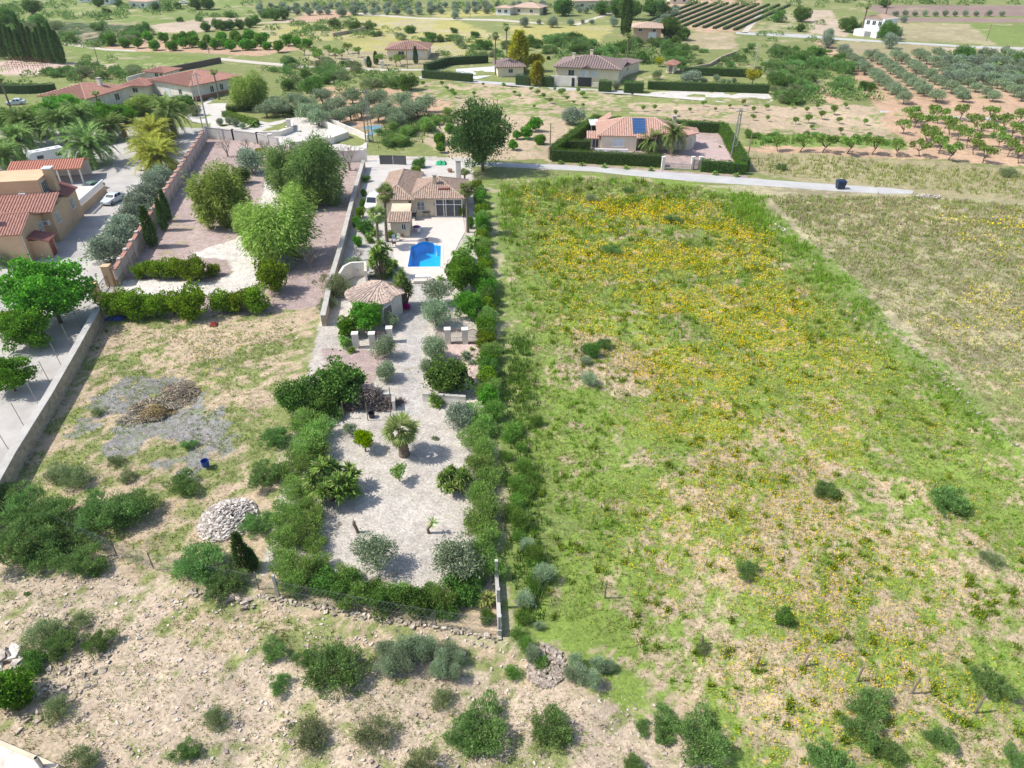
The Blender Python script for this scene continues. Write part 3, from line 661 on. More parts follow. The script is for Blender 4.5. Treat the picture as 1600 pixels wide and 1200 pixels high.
# --- grey-roofed villa behind, with its gates and neighbours
V = House('villa', (868,128), (965,133), 'large cream villa with a dark grey-brown hip roof behind the white stony strip', 'villa'); V.wm = WCR
V.box(0, V.w, 0, 14, 0, 4.0, WCR); V.hip(0, V.w, 0, 14, 4.0, 2.1, M_GREYROOF, .8, .7, capm=CAPW)
V.roof([[(V.w*.42,-1.2,4.0),(V.w*.58,-1.2,4.0),(V.w*.5,-1.2,4.9)],[(V.w*.42,-1.2,4.0),(V.w*.5,-1.2,4.9),(V.w*.5,3,4.9)],[(V.w*.5,-1.2,4.9),(V.w*.58,-1.2,4.0),(V.w*.5,3,4.9)]], M_GREYROOF, 0, 'porch_roof')
for x in (.25,.42,.62): V.win(V.w*x, 0, 1.9, 1.6, 1.4, 'F', shutter=(x > .4))
V.door(V.w*.5, 0, 1.2, 2.6, 'F', M_WHITEP, .9); V.chimney(4,5,4.5,6.6,.8,WCR); V.chimney(V.w*.48,9,4.5,7.0,.8,WCR); V.win(V.w, 4, 2, 1.2, 1.6, 'R'); V.win(V.w, 9, 2, 1.2, 1.6, 'R')
V2 = bungalow('outbuilding', (972,121), (998,112), 5, 3.0, .8, WCR, M_GREYROOF, 'long narrow cream outbuilding with a grey tiled roof right behind the grey-roofed villa', [('W',.3,1.4,.8,.9)], 'outbuilding')
gw = House('boundary_wall', (857,134), (945,137), 'white boundary wall of the grey-roofed villa with a dark sliding garage gate', 'wall')
MB().box(0, gw.w*.5, 0, .3, 0, 2.6).build('wall_panel', W_WHITE, gw.root); MB().box(gw.w*.78, gw.w, 0, .3, 0, 1.2).build('wall_panel', W_WHITE, gw.root)
MB().box(gw.w*.52, gw.w*.76, .05, .2, 0.05, 2.4).build('gate', M_BLACKP, gw.root); MB().box(gw.w*.41, gw.w*.46, -.05, -.003, 0.05, 2.2).build('door', M_BLACKP, gw.root)
bungalow('house', (778,120), (818,119), 9, 2.6, 1.4, WCR, M_GREYROOF, 'low house with a grey-brown roof beside the tall thin palms', [('W',.5,1,1.2,1)])
bungalow('house', (606,93), (668,93), 12, 3.0, 1.7, WCR, mat('brown_tiles', (.34,.20,.15), (.26,.15,.12), 1.3, .8), 'lone cream bungalow with a brown hip roof and a porch, in the dry orchard', [('W',.35,1.2,1.8,1.2),('S',.62,1,1.4,1.8),('S',.82,1,1.4,1.8)], capm=CAPW)
wl = bungalow('house', (988,66), (1031,67), 11, 4.8, 1.3, mat('pink_brick', (.55,.36,.26), (.48,.31,.23), 1), mat('pale_brown_tiles', (.52,.38,.29), None, 1), 'two-tone brick house with a pale gable roof and a roller shutter, among dark trees', [('S',.7,.3,2.6,3.0),('W',.25,3.6,1.2,.9),('W',.75,3.6,1.2,.9)])
J = House('house', (1346,54), (1376,58), 'bright white two-storey house with two palms behind it in the open farmland', 'house'); J.wm = W_WHITE
J.box(0,J.w,0,9,0,6.0,M_WHITEP); J.box(-1,J.w+.6,-4,-.01,0,2.2,M_WHITEP); J.hip(0,J.w*.8,0,9,6.0,1.0,mat('tan_tiles',(.42,.30,.22),None,1),.5,.7)
for x in (.2,.5,.8): J.win(J.w*x,0,3.7,1.4,1.4,'F')
J.door(J.w*.6,-4,2.6,1.9,'F',M_METAL)
rows = [((800,22),(843,24),10,3,1.6,'pale house with tan roof and dark porch near the top of the fields'),((895,14),(952,13),12,3.4,2.2,'large pale pink farmhouse half hidden by far trees'),
        ((775,23),(797,24),6,3,.8,'tiny white block building at the end of the yellow field'),((203,13),(234,14),8,3.2,.6,'white flat farm building at the upper edge beside parked van'),
        ((158,7),(173,7),8,4.5,.8,'narrow white house between dark trees far away'),((122,4),(148,4),8,3.5,.8,'far white house at the very edge of the fields'),((1046,6),(1078,6),8,3.5,.6,'far pale shed beyond the vineyard')]
for a_, b_, dd, h_, r_, lb in rows:
    bungalow('house' if 'shed' not in lb else 'shed', a_, b_, dd, h_, r_, WCR if 'pale' in lb else M_WHITEP, mat('pale_brown_tiles', (.52,.38,.29), None, 1), lb, [('W',.25,1,1.4,1.2),('W',.7,1,1.4,1.2)], pitch=0)
sm = bungalow('shed', (1040,114), (1052,115), 4, 2.4, .9, WCR, M_TERRA, 'tiny cream garden shed with a green door beside the clipped hedge', [('D',.6,1.0,2.0)], 'shed')

# --- corner of a flat white roof at the bottom left of the view
k0 = G(0,1157,3.0); k1 = G(92,1196,3.0)
fb = empty('flat_roofed_shed', (k1.x, k1.y, 0), math.atan2(k1.y-k0.y, k1.x-k0.x), 'flat white roof corner with peeling paint and a grey pipe', 'shed')
MB().box(-12,0,-9,0,2.86,3.0).build('roof_slab', mat('peeling_white_paint', (.80,.77,.72), (.58,.42,.34), .9, .8), fb)
MB().box(-11.7,-.3,-8.7,-.3,0,2.855).build('wall', W_CREAM, fb)
MB().box(-12,0,-.22,0,3.0,3.08).box(-.22,0,-9,-.221,3.0,3.08).build('parapet', W_CREAM, fb)
pm = MB().lathe([(.11,0),(.11,.9),(.09,.9),(.09,.3)], 16, (-.75,-.35,3.0)); pm.build('vent_pipe', M_METAL, fb)
# ------------------------------------------------------------------ walls, fences, gates, poles, vehicles, small things
def wall(name, pts, h, th, m, label, cap=None, capm=None, base=None, posts=None, cat='wall', z=0):
    P = [G(*q) for q in pts]; c = P[0]; root = empty(name, (c.x, c.y, z), 0, label, cat); Q = [p - c for p in P]
    mb = MB(); cb = MB(); bb = MB(); pb = MB()
    for i in range(len(Q)-1):
        a, b = Q[i], Q[i+1]; mb.beam(a, b, th, h)
        if cap: cb.beam(a + Vector((0,0,h+.001*i)), b + Vector((0,0,h+.001*i)), th + cap, .1)
        if base: bb.beam(a, b, th + .12, base)
        if posts:
            L = (b-a).length; n = max(1, round(L/posts))
            for k in range(n+1):
                p_ = a + (b-a)*k/n; pb.box(p_.x-.2, p_.x+.2, p_.y-.2, p_.y+.2, 0, h+.25)
    mb.build('wall_panel', m, root)
    if cap: cb.build('coping', capm or M_CONC, root)
    if base: bb.build('stone_base', M_STONE, root)
    if posts: pb.build('pier', W_WHITE, root)
    return root
W_PINKISH = mat('dusty_render', (.56,.47,.42), (.46,.39,.35), .4)
wl_ = wall('garden_wall', [(186,447),(321,222)], 2.2, .25, W_PINKISH, 'long rendered garden wall with stepped terracotta coping beside the row of big grey olives', base=.9)
a, b = G(186,447), G(321,222); d = b - a; n = 22; cb = MB(); pb = MB()
for k in range(n):
    p0 = d*k/n; p1 = d*(k+.86)/n; cb.beam(p0 + Vector((0,0,2.2)), p1 + Vector((0,0,2.2)), .55, .14); q = d*(k+.93)/n; pb.box(q.x-.24, q.x+.24, q.y-.3, q.y+.3, 0, 2.62)
cb.build('tile_coping', M_TERRA, wl_); pb.build('pier', W_PINKISH, wl_)
wall('boundary_wall', [(324,214),(366,219),(404,224),(436,232)], 2.0, .25, mat('grey_render', (.50,.48,.45), (.42,.40,.38), .5), 'grey-white panelled wall with piers below the white terrace, behind bare trees', posts=4.5, cap=.1)
wall('boundary_wall', [(530,254),(572,252)], 2.2, .25, W_WHITE, 'plain white wall panel behind the bare trees by the villa entrance', posts=5)
wall('stone_wall', [(569,262),(553,320),(536,392),(519,452),(507,510)], 1.35, .5, M_STONE, 'rough stone boundary wall along the side of the villa driveway', cap=.12)
wall('curved_wall', [(533,450),(540,438),(551,432),(573,431),(574,446)], 1.9, .25, W_WHITE, 'white curved wall piece standing between the garden house and the yucca', cap=.05, capm=W_WHITE)
wall('retaining_wall', [(160,500),(128,560),(84,640),(30,730),(-60,900)], 1.6, .6, M_STONE, 'long stone retaining wall with a concrete kerb on top beside the wire posts', cap=.1, capm=M_CONC)
wall('low_wall', [(560,634),(616,628),(616,642)], 1.0, .25, W_WHITE, 'low white wall backing the dead brush arbour', cap=.08)
wall('low_wall', [(661,627),(728,632)], .9, .25, W_WHITE, 'low white wall behind the green yuccas on the right of the gravel path', cap=.08)
wall('boundary_wall', [(774,885),(778,940),(781,996)], .6, .22, M_CONC, 'short low concrete boundary wall at the meadow corner of the plot', cap=.05)
stones_later = [(402,932),(560,961),(781,999)]
wall('ramp_wall', [(452,234),(520,225),(545,216),(490,190),(497,187),(560,214),(576,222)], 1.3, .3, W_WHITE, 'sloping white parapet of the ramp on the white terrace', cap=.05, capm=W_WHITE)
wall('terrace_parapet', [(402,214),(440,213),(458,206),(458,196)], 1.0, .3, W_WHITE, 'curved white parapet carrying a wire fence at the edge of the white terrace', cap=.05, capm=W_WHITE)
wall('field_wall', [(345,98),(300,107),(252,116)], 1.6, .8, mat('dark_earth_wall', (.13,.10,.08), None, 1), 'dark dry-stone terrace bank crossing the green slope')
wall('field_wall', [(1150,84),(1128,92),(1108,104),(1063,112)], .9, .5, M_STONE, 'dry-stone field wall running down to the clipped hedge')
wall('field_wall', [(520,57),(560,50),(578,44)], 1.2, .6, M_STONE, 'short dry-stone terrace wall between far scrub bushes')
sheet('tennis_court', [(500,196),(530,194),(598,196),(594,206),(574,214),(530,208)], .06, mat('teal_pool_cover', (.16,.30,.36), (.12,.25,.31), .6, .6))
# stone line across the meadow
def stones(name, P, size, m, label, cat, group=None, kind=None, seed=1, zoff=0):
    rg = np.random.default_rng(seed); P = np.asarray(P); n = len(P)
    base = np.array([(x,y,z) for z in (-.5,.5) for y in (-.5,.5) for x in (-.5,.5)])
    F = np.array([(0,2,3,1),(4,5,7,6),(0,1,5,4),(2,6,7,3),(0,4,6,2),(1,3,7,5)])
    s = size if hasattr(size, '__len__') else rg.uniform(.5, 1.4, n) * size
    V = base[None] * (1 + rg.uniform(-.38, .25, (n,8,1))) * np.asarray(s)[:,None,None] * np.stack([rg.uniform(.8,1.4,n), rg.uniform(.7,1.2,n), rg.uniform(.4,.85,n)], 1)[:,None,:]
    ang = rg.uniform(0, 6.28, n); c, s_ = np.cos(ang), np.sin(ang); Rm = np.zeros((n,3,3)); Rm[:,0,0]=c; Rm[:,0,1]=-s_; Rm[:,1,0]=s_; Rm[:,1,1]=c; Rm[:,2,2]=1
    til = rg.normal(0, .35, n); Rt = np.zeros((n,3,3)); Rt[:,0,0]=1; Rt[:,1,1]=np.cos(til); Rt[:,1,2]=-np.sin(til); Rt[:,2,1]=np.sin(til); Rt[:,2,2]=np.cos(til)
    V = np.einsum('nij,nvj->nvi', Rm @ Rt, V) + P[:,None,:]
    o = quads_obj(name, V[:, F.ravel()].reshape(-1,3), m)
    # weld the six faces of each stone
    me = bpy.data.meshes.new(name); me.from_pydata(V.reshape(-1,3).tolist(), [], (F[None] + (np.arange(n)*8)[:,None,None]).reshape(-1,4).tolist()); me.materials.append(m)
    old = o.data; o.data = me; bpy.data.meshes.remove(old)
    return tag(o, label, cat, group, kind)
def isl(name, c1, c2):
    m = leafmat(name, c1, c2, 0.0); return m
M_RUBBLE = isl('loose_stones', (.34,.29,.24), (.68,.61,.53)); M_BOULD = isl('pale_boulders', (.27,.24,.21), (.66,.61,.55)); M_DKST = isl('dark_stones', (.20,.17,.14), (.46,.40,.34))
def along(pts, step, jit, sz):
    out = []
    for i in range(len(pts)-1):
        a, b = G(*pts[i]), G(*pts[i+1]); L = (b-a).length
        for k in range(int(L/step)):
            q = a + (b-a)*(k*step/L); x = q.x + random.gauss(0, jit); y = q.y + random.gauss(0, jit); out.append((x, y, hz(x,y) + sz*.2 + random.random()*sz*.3))
    return out
stones('stone_row', along([(1340,455),(1400,515),(1440,560),(1490,605),(1560,672),(1640,745)], .3, .22, .18), .17, M_DKST, 'broken line of pale stones edging the terrace step across the meadow', 'stone row', kind='stuff', seed=3)
stones('stone_row', along([(1168,340),(1195,346),(1232,362)], .16, .4, .25), .22, M_RUBBLE, 'ragged white stone bank at the top of the flowering meadow', 'stone row', kind='stuff', seed=4)
stones('stone_row', along([(300,925),(350,935),(402,948)], .14, .2, .3), .3, M_DKST, 'tumbled stone footing leading from the plot corner towards the scrub', 'stone row', kind='stuff', seed=5)
def heap(cx, cy, wpx, dm, h, n, size, m, name, label, cat, seed, steep=1.0):
    c = G(cx, cy); w = wpx * depth(cy) / FPX / 2; rg = np.random.default_rng(seed)
    r = np.sqrt(rg.uniform(0,1,n)); t = rg.uniform(0,6.28,n); x = c.x + w*r*np.cos(t); y = c.y + dm/2*r*np.sin(t)
    z = hgt(x, y) + h*(1-r**2)*rg.uniform(.75,1.0,n)
    return stones(name, np.stack([x,y,z],1), size, m, label, cat, kind=None, seed=seed)
stones('stone_row', along(stones_later, .12, .12, .22), .2, M_DKST, 'crumbling stone footing along the front of the fenced plot', 'stone row', kind='stuff', seed=6)
heap(356,812,84,4.6,1.2,1500,.27,M_BOULD,'rock_pile','heap of pale rounded boulders dumped on the wild lot beside green scrub','rock pile',12)
heap(852,1040,60,3.0,.3,420,.2,M_DKST,'rubble_pile','low spread of grey rubble stones at the meadow corner beside silver weeds','rubble pile',13)
heap(10,1040,50,2.2,.3,10,.8,M_BOULD,'boulders','few pale slab boulders at the left edge near the white roof corner','boulders',14)
heap(1450,308,36,1.5,.3,60,.4,M_BOULD,'rock_pile','small pale spoil heap at the far end of the road','rock pile',15)
# burnt garden waste
def debris(cx, cy, wpx, dm, h, n, L, m, name, label, seed, parent=None):
    c = G(cx, cy); w = wpx*depth(cy)/FPX/2; rg = np.random.default_rng(seed); r = np.sqrt(rg.uniform(0,1,n)); t = rg.uniform(0,6.28,n); r = r*(1+.3*np.sin(2*t+seed)+.18*np.sin(5*t))
    P = np.stack([c.x+w*r*np.cos(t), c.y+dm/2*r*np.sin(t), .05 + h*np.maximum(0,1-r**2)*rg.uniform(.3,1,n)], 1)
    a = rg.normal(0,1,(n,3)); a[:,2] *= .35; a /= np.linalg.norm(a,axis=1)[:,None]; b = np.cross(a, rg.normal(0,1,(n,3))); b /= np.linalg.norm(b,axis=1)[:,None]
    ln = rg.uniform(.4,1,n)[:,None]*L; wd = .022*L**.5
    V = np.stack([P-a*ln/2-b*wd, P+a*ln/2-b*wd, P+a*ln/2+b*wd, P-a*ln/2+b*wd],1)
    P[:,2] += 0
    return tag(quads_obj(name, V, m, parent), label, 'brush pile' if label else None)
dp = debris(240,640,84,4.2,.8,1600,.8,isl('burnt_brush',(.14,.11,.09),(.44,.37,.29)),'brush_pile','heap of burnt and dry garden waste on the grey ash patch',31)
debris(285,614,62,3.4,.6,1300,.8,isl('burnt_brush',(.14,.11,.09),(.44,.37,.29)),'twig_heap',None,35,dp)
debris(243,648,46,2.2,1.05,1200,.5,isl('straw_waste',(.30,.22,.10),(.50,.40,.22)),'straw_heap',None,32,dp)
bp_ = debris(575,632,80,2.6,1.9,3200,1.2,isl('dead_brush',(.12,.10,.09),(.36,.31,.28)),'brush_arbour','dead grey brush heaped on a wooden arbour by the gravel path',33); bp_['category'] = 'arbour'
for (x_, y_) in ((538,655),(575,657),(611,652),(611,632)):
    q = G(x_,y_); MB().tube([(q.x,q.y,0),(q.x,q.y,2.0)], .05, 6).build('post', M_WOOD, bp_)
# blue tarp, red and blue bits
def crumple(name, cx, cy, wpx, h, m, label, cat, seed):
    c = G(cx, cy); w = wpx*depth(cy)/FPX/2; rg = np.random.default_rng(seed); n = 9; V = []
    for j in range(n):
        for i in range(n):
            x, y = (i/(n-1)*2-1), (j/(n-1)*2-1); e = max(0, 1-max(abs(x),abs(y))**3); V.append((c.x+w*x*(1+rg.normal(0,.04)), c.y+w*.7*y, .01 + e*h*rg.uniform(.3,1)))
    return tag(MB().add(V, [(j*n+i, j*n+i+1, (j+1)*n+i+1, (j+1)*n+i) for j in range(n-1) for i in range(n-1)]).build(name, m), label, cat)
crumple('tarpaulin', 181, 496, 30, .5, M_BLUEP, 'crumpled blue tarpaulin lying at the wall end below the bushy hedge', 'tarpaulin', 1)
crumple('rag', 334, 508, 12, .5, M_RED, 'small crumpled red cloth lying alone on the dry lot', 'cloth', 2)
def bucket(name, cx, cy, r, h, m, label, cat='bucket'):
    c = G(cx, cy); rt = empty(name, (c.x, c.y, 0), 0, label, cat); MB().lathe([(r*.8,0),(r,h),(r*.92,h),(r*.75,.04)], 14).build('pot', m, rt)
    MB().tube([(-r,0,h),(-r*.7,0,h+.18),(0,0,h+.26),(r*.7,0,h+.18),(r,0,h)], .012, 5).build('handle', M_IRON, rt)
bucket('bucket', 322, 728, .35, .6, M_BLUEP, 'blue plastic bucket standing on the wild lot', 'bucket')
bucket('bucket', 581, 652, .33, .55, M_BLACKP, 'black bucket in front of the dead brush arbour', 'bucket')
# gates and pillars
def pillar(px, py, w, h, m, label, group=None):
    c = G(px, py); rt = empty('gate_pillar', (c.x, c.y, 0), R(5), label, 'pillar', group)
    MB().box(-w/2,w/2,-w/2,w/2,0,h).build('shaft', m, rt); MB().box(-w/2-.06,w/2+.06,-w/2-.06,w/2+.06,h,h+.1).build('cap', m, rt)
for px_, py_, lb in ((557,543,'white gate pillar beside the bright green fig tree'),(583,543,'white gate pillar between fig tree and olive bush'),(610,534,'white gate pillar next to the small path tree'),
    (700,536,'white gate pillar behind the grey olive, path side'),(727,536,'white gate pillar between the arched iron gates, meadow side')):
    pillar(px_, py_, .62, 1.75, W_WHITE, lb, 'white pillars of the garden cross fence')
pillar(175,446,.9,2.7,W_TAN,'tan gate pillar at the end of the long garden wall'); pillar(155,470,.8,2.4,W_TAN,'tan gate pillar beside the big leafy tree')
def irongate(p0, p1, h, label, m=M_RUST, arch=.35, cat='gate', n=12):
    a, b = G(*p0), G(*p1); d = b-a; rt = empty('iron_gate', (a.x,a.y,0), math.atan2(d.y,d.x), label, cat); w = d.length
    fr = MB(); ba = MB()
    top = [(w*t, 0, h + arch*math.sin(math.pi*t)) for t in np.linspace(0,1,9)]
    fr.tube(top, .04, 5); fr.tube([(0,0,.1),(w,0,.1)], .04, 5); fr.tube([(0,0,0),(0,0,h)], .04, 5); fr.tube([(w,0,0),(w,0,h)], .04, 5)
    for k in range(1, n): t = k/n; ba.tube([(w*t,0,.1),(w*t,0,h+arch*math.sin(math.pi*t))], .02, 4, False)
    ba.tube([(0,0,h*.55),(w,0,h*.55)], .025, 4)
    fr.build('frame', m, rt); ba.build('bars', m, rt)
    if n == 30: MB().box(.05, w-.05, -.02, .02, .12, h-.03).build('gate_panel', mat('dark_gate_sheet', (.10,.105,.11), None, 2, .6), rt)
irongate((586,542),(607,536),1.35,'rusty arched iron gate between white pillars near the fig tree')
irongate((682,538),(697,537),1.4,'rusty iron gate half hidden by the grey olive'); irongate((703,537),(724,537),1.5,'rusty arched iron gate with scrollwork between two white pillars'); irongate((730,537),(748,537),1.5,'rusty iron gate nearest the plot boundary')
irongate((594,257),(614,257),1.7,'dark solid entrance gate leaf on the terrace side behind the villa', M_IRON, 0, n=30); irongate((615,257),(635,258),1.7,'dark solid entrance gate leaf nearer the shrub behind the villa', M_IRON, 0, n=30)
irongate((158,468),(172,449),1.6,'open dark metal gate between two tan pillars', M_IRON, .1)
for px_, lb in ((1035,'white entrance pillar at the hedge end of the solar panel house'),(1081,'white entrance pillar between sliding gate and small gate'),(1093,'white entrance pillar beside the small pattern gate')): pillar(px_, 265, .55, 2.3, W_WHITE, lb)
irongate((1037,264),(1079,266),1.1,'low white sliding gate of the solar panel house', M_METAL, 0, n=40); irongate((1083,266),(1091,266),1.9,'narrow dark pattern gate beside the sliding gate', M_IRON, 0)
for px_, py_, h_, lb in ((453,206,2.6,'white pillar at the parapet end of the white terrace'),(488,195,2.6,'first tall white pillar of the ramp gateway'),(497,194,2.6,'second tall white pillar beside the ramp parapet'),(196,214,2.6,'tan stone pillar among the palms with red cap'),(572,103,2.2,'white pillar of the dry orchard entrance'),(598,107,2.2,'lone white pillar on the lane by two small cypresses'),(549,103,1.6,'short white pillar on the lane verge'),(424,228,2.3,'white wall-end pillar near the big pepper trees')):
    pillar(px_, py_, .8, h_, W_WHITE if 'tan' not in lb else W_TAN, lb)
# poles
def pole(x, yb, yt, label, r=.13, m=None, cross=False, lattice=False, name='utility_pole'):
    b = G(x, yb); phi = math.atan2(CAM_H, b.y); S_ = FPX/depth(yb); h = (yb-yt)/(S_*math.cos(math.atan2(CAM_H, b.y)))*.98
    rt = empty(name, (b.x,b.y,0), 0, label, 'pole')
    if lattice:
        mb = MB(); w = .42
        for sx in (-1,1):
            for sy in (-1,1): mb.tube([(sx*w,sy*w*.6,0),(sx*w*.45,sy*w*.3,h)], .05, 4)
        nn = int(h/.8)
        for k in range(nn):
            z0, z1 = k*h/nn, (k+1)*h/nn; w0, w1 = w*(1-.55*k/nn), w*(1-.55*(k+1)/nn); s = 1 if k%2 else -1
            for sy in (-1,1): mb.tube([(s*w0,sy*w0*.6,z0),(-s*w1,sy*w1*.6,z1)], .03, 4)
            for sx in (-1,1): mb.tube([(sx*w0,s*w0*.6,z0),(sx*w1,-s*w1*.6,z1)], .03, 4)
        mb.build('lattice_mast', M_METAL, rt)
    else: MB().tube([(0,0,0),(0,0,h)], [r,r*.7], 7).build('mast', m or M_WOOD, rt)
    if cross: MB().box(-.9,.9,-.05,.05,h-.6,h-.5).build('crossarm', M_METAL, rt); MB().lathe([(.06,0),(.09,.1),(.05,.2)],8,(-.8,0,h-.5)).lathe([(.06,0),(.09,.1),(.05,.2)],8,(.8,0,h-.5)).build('insulator', M_WHITEP, rt)
    return Vector((b.x,b.y,h))
pA = pole(580,222,145,'lattice steel electricity mast beside the villa entrance corner',lattice=True,cross=True); pole(572,222,155,'dark wooden pole next to the lattice mast',r=.14)
pole(326,204,120,'pale concrete pole at the top end of the long garden wall',r=.2,m=M_CONC,cross=True); pole(321,218,128,'thin steel pole leaning close to the concrete pole',r=.12,m=M_METAL)
pD = pole(859,250,196,'wooden pole at the hedge corner of the solar panel house'); pole(1165,265,210,'wooden pole beside the hedge end near the orchard',r=.12)
pE = pole(1145,247,174,'lattice steel mast standing inside the pink gravel yard',lattice=True,cross=True)
pole(1178,111,71,'far pale pole above the clipped garden hedge',m=M_CONC); pole(637,108,72,'wooden pole in front of the lone cream bungalow'); pole(155,102,76,'leaning wooden pole on the green slope'); pole(327,84,55,'wooden pole in the orchard of round trees')
pole(1541,64,40,'thin pole in the green field near the top corner'); pole(1336,50,28,'steel mast at the vineyard corner',m=M_METAL); pole(735,29,5,'pole at the edge of the yellow field',m=M_METAL); pole(756,20,2,'far pole between olives and yellow field')
def wire(a, b, sag, label):
    pts = [a.lerp(b, t) - Vector((0,0,sag*4*t*(1-t))) for t in np.linspace(0,1,13)]
    tag(MB().tube(pts, .022, 4).build('power_line', M_IRON), label, 'power line')
wire(pA, pE, 2.0, 'thin power line spanning between the two lattice masts above the road'); 
e = G(1900,262,6); wire(pE, Vector((e.x,e.y,6)), 2, 'thin power line running across the almond orchard rows')
# fence posts of the meadow and the front
fp = [(1253,1044,16),(1337,1068,20),(1424,1084,22),(1522,1116,26),(1598,1110,20),(1098,1005,14),(945,932,22),(1183,1040,14),(1455,772,16),(1530,742,18),(1330,500,14),(1377,580,14),(1355,519,12),(1255,473,12),(1210,489,14),(1237,482,12),
      (838,318,12),(832,294,9),(897,284,13),(923,287,12),(950,291,11),(1008,309,15),(1037,312,14),(1073,326,12),(1110,342,14),(1151,352,14),(798,370,12),(825,372,10),(853,367,10),(805,404,12),(832,405,12),(862,400,14),(891,402,13),(784,272,12),(805,276,12),(826,270,8),(849,278,12)]
P0 = None
WRD = 'first second third fourth fifth sixth seventh eighth ninth tenth eleventh twelfth thirteenth fourteenth fifteenth sixteenth seventeenth eighteenth nineteenth twentieth twenty-first twenty-second twenty-third twenty-fourth twenty-fifth twenty-sixth twenty-seventh twenty-eighth twenty-ninth thirtieth'.split()
def STK(i):
    q = sorted(fp[:9] if i < 9 else fp[9:]); return WRD[q.index(fp[i])]
for i, (x, y, hp) in enumerate(fp):
    q = G(x, y); S_ = FPX/depth(y); h = min(1.7, max(.9, hp/(S_*math.cos(math.atan2(CAM_H, q.y)))))
    r = .07 if i < 9 else .045
    if P0 is None or i in (7,): pass
    o = MB().tube([(0,0,-.1),(0,0,h*.5),(0,0,h)], [r,r*.97,r*.9], 6).build('fence_post', M_WOOD); o.location = (q.x, q.y, hz(q.x,q.y)); o.rotation_euler = (random.gauss(0,.05), random.gauss(.04,.08), random.random()*3)
    tag(o, ('thick weathered near stake in the meadow, %s from the left' % STK(i)) if i < 9 else ('thin far meadow stake, %s from the left among the thin ones' % STK(i)), 'fence post', 'thick near stakes in the meadow' if i < 9 else 'thin far stakes in the meadow')
# wire posts on top of the retaining wall, mesh fence pieces
for i, (x, y, t) in enumerate(((13,702,-12),(37,665,-10),(78,598,-10),(95,570,-8),(111,540,-8),(127,512,-7),(60,632,-10))):
    q = G(x, y); o = MB().tube([(0,0,0),(0,0,2.6)], .035, 6).build('fence_post', M_METAL); o.location = (q.x, q.y, 0); o.rotation_euler = (0, R(t)*.4, 0); tag(o, 'thin bare steel post beside the retaining wall, %s of those along it' % WRD[i], 'fence post', 'steel posts along the retaining wall')
def meshfence(pts, h, label, post_step=3.0, pm=None):
    P = [G(*q) for q in pts]; c = P[0]; rt = empty('wire_fence', (c.x,c.y,0), 0, label, 'fence'); w = MB()
    for i in range(len(P)-1):
        a, b = P[i]-c, P[i+1]-c; L = (b-a).length; n = max(1, int(L/post_step))
        for k in range(n+1):
            q = a + (b-a)*k/n; MB().tube([(q.x,q.y,0),(q.x,q.y,h+.1)], .04, 6).build('post', pm or M_METAL, rt)
        m_ = int(L/.28)
        for k in range(m_):
            q = a+(b-a)*k/m_; q2 = a+(b-a)*min(1,(k+4)/m_)
            w.tube([(q.x,q.y,.05),(q2.x,q2.y,h)], .006, 3, False); w.tube([(q2.x,q2.y,.05),(q.x,q.y,h)], .006, 3, False)
        for z in (.1, h/2, h): w.tube([(a.x,a.y,z),(b.x,b.y,z)], .01, 3, False)
    w.build('wire_mesh', M_METAL, rt)
meshfence([(405,921),(436,934),(560,958),(682,980),(780,994)], 1.7, 'thin wire mesh fence across the front of the plot, in front of the green bushes')
meshfence([(60,812),(120,840),(183,868),(240,888),(360,912),(405,921)], 1.5, 'sagging wire mesh fence running through the scrub of the wild lot')
q = G(436,934); MB_ = MB(); br = empty('corner_post', (q.x,q.y,0), 0, 'braced grey concrete corner post with three stays at the plot corner', 'post')
MB().box(-.09,.09,-.09,.09,0,2.3).build('shaft', M_CONC, br)
for dx, dy in ((-1.1,.4),(1.4,-.1),(.9,1.0)): MB().tube([(0,0,2.0),(dx,dy,0)], .035, 5).build('brace', M_CONC, br)
# meadow end posts at the right corner of the plot
for px_, py_, lb in ((776,905,'concrete post near the upper yellow yucca'),(779,950,'concrete post in the middle of the bare boundary stretch'),(781,992,'concrete end post at the very corner of the plot')):
    q = G(px_, py_); tag(MB().box(q.x-.1,q.x+.1,q.y-.1,q.y+.1,0,1.9).box(q.x-.12,q.x+.12,q.y-.12,q.y+.12,1.9,1.96).build('concrete_post', M_CONC), lb, 'post')
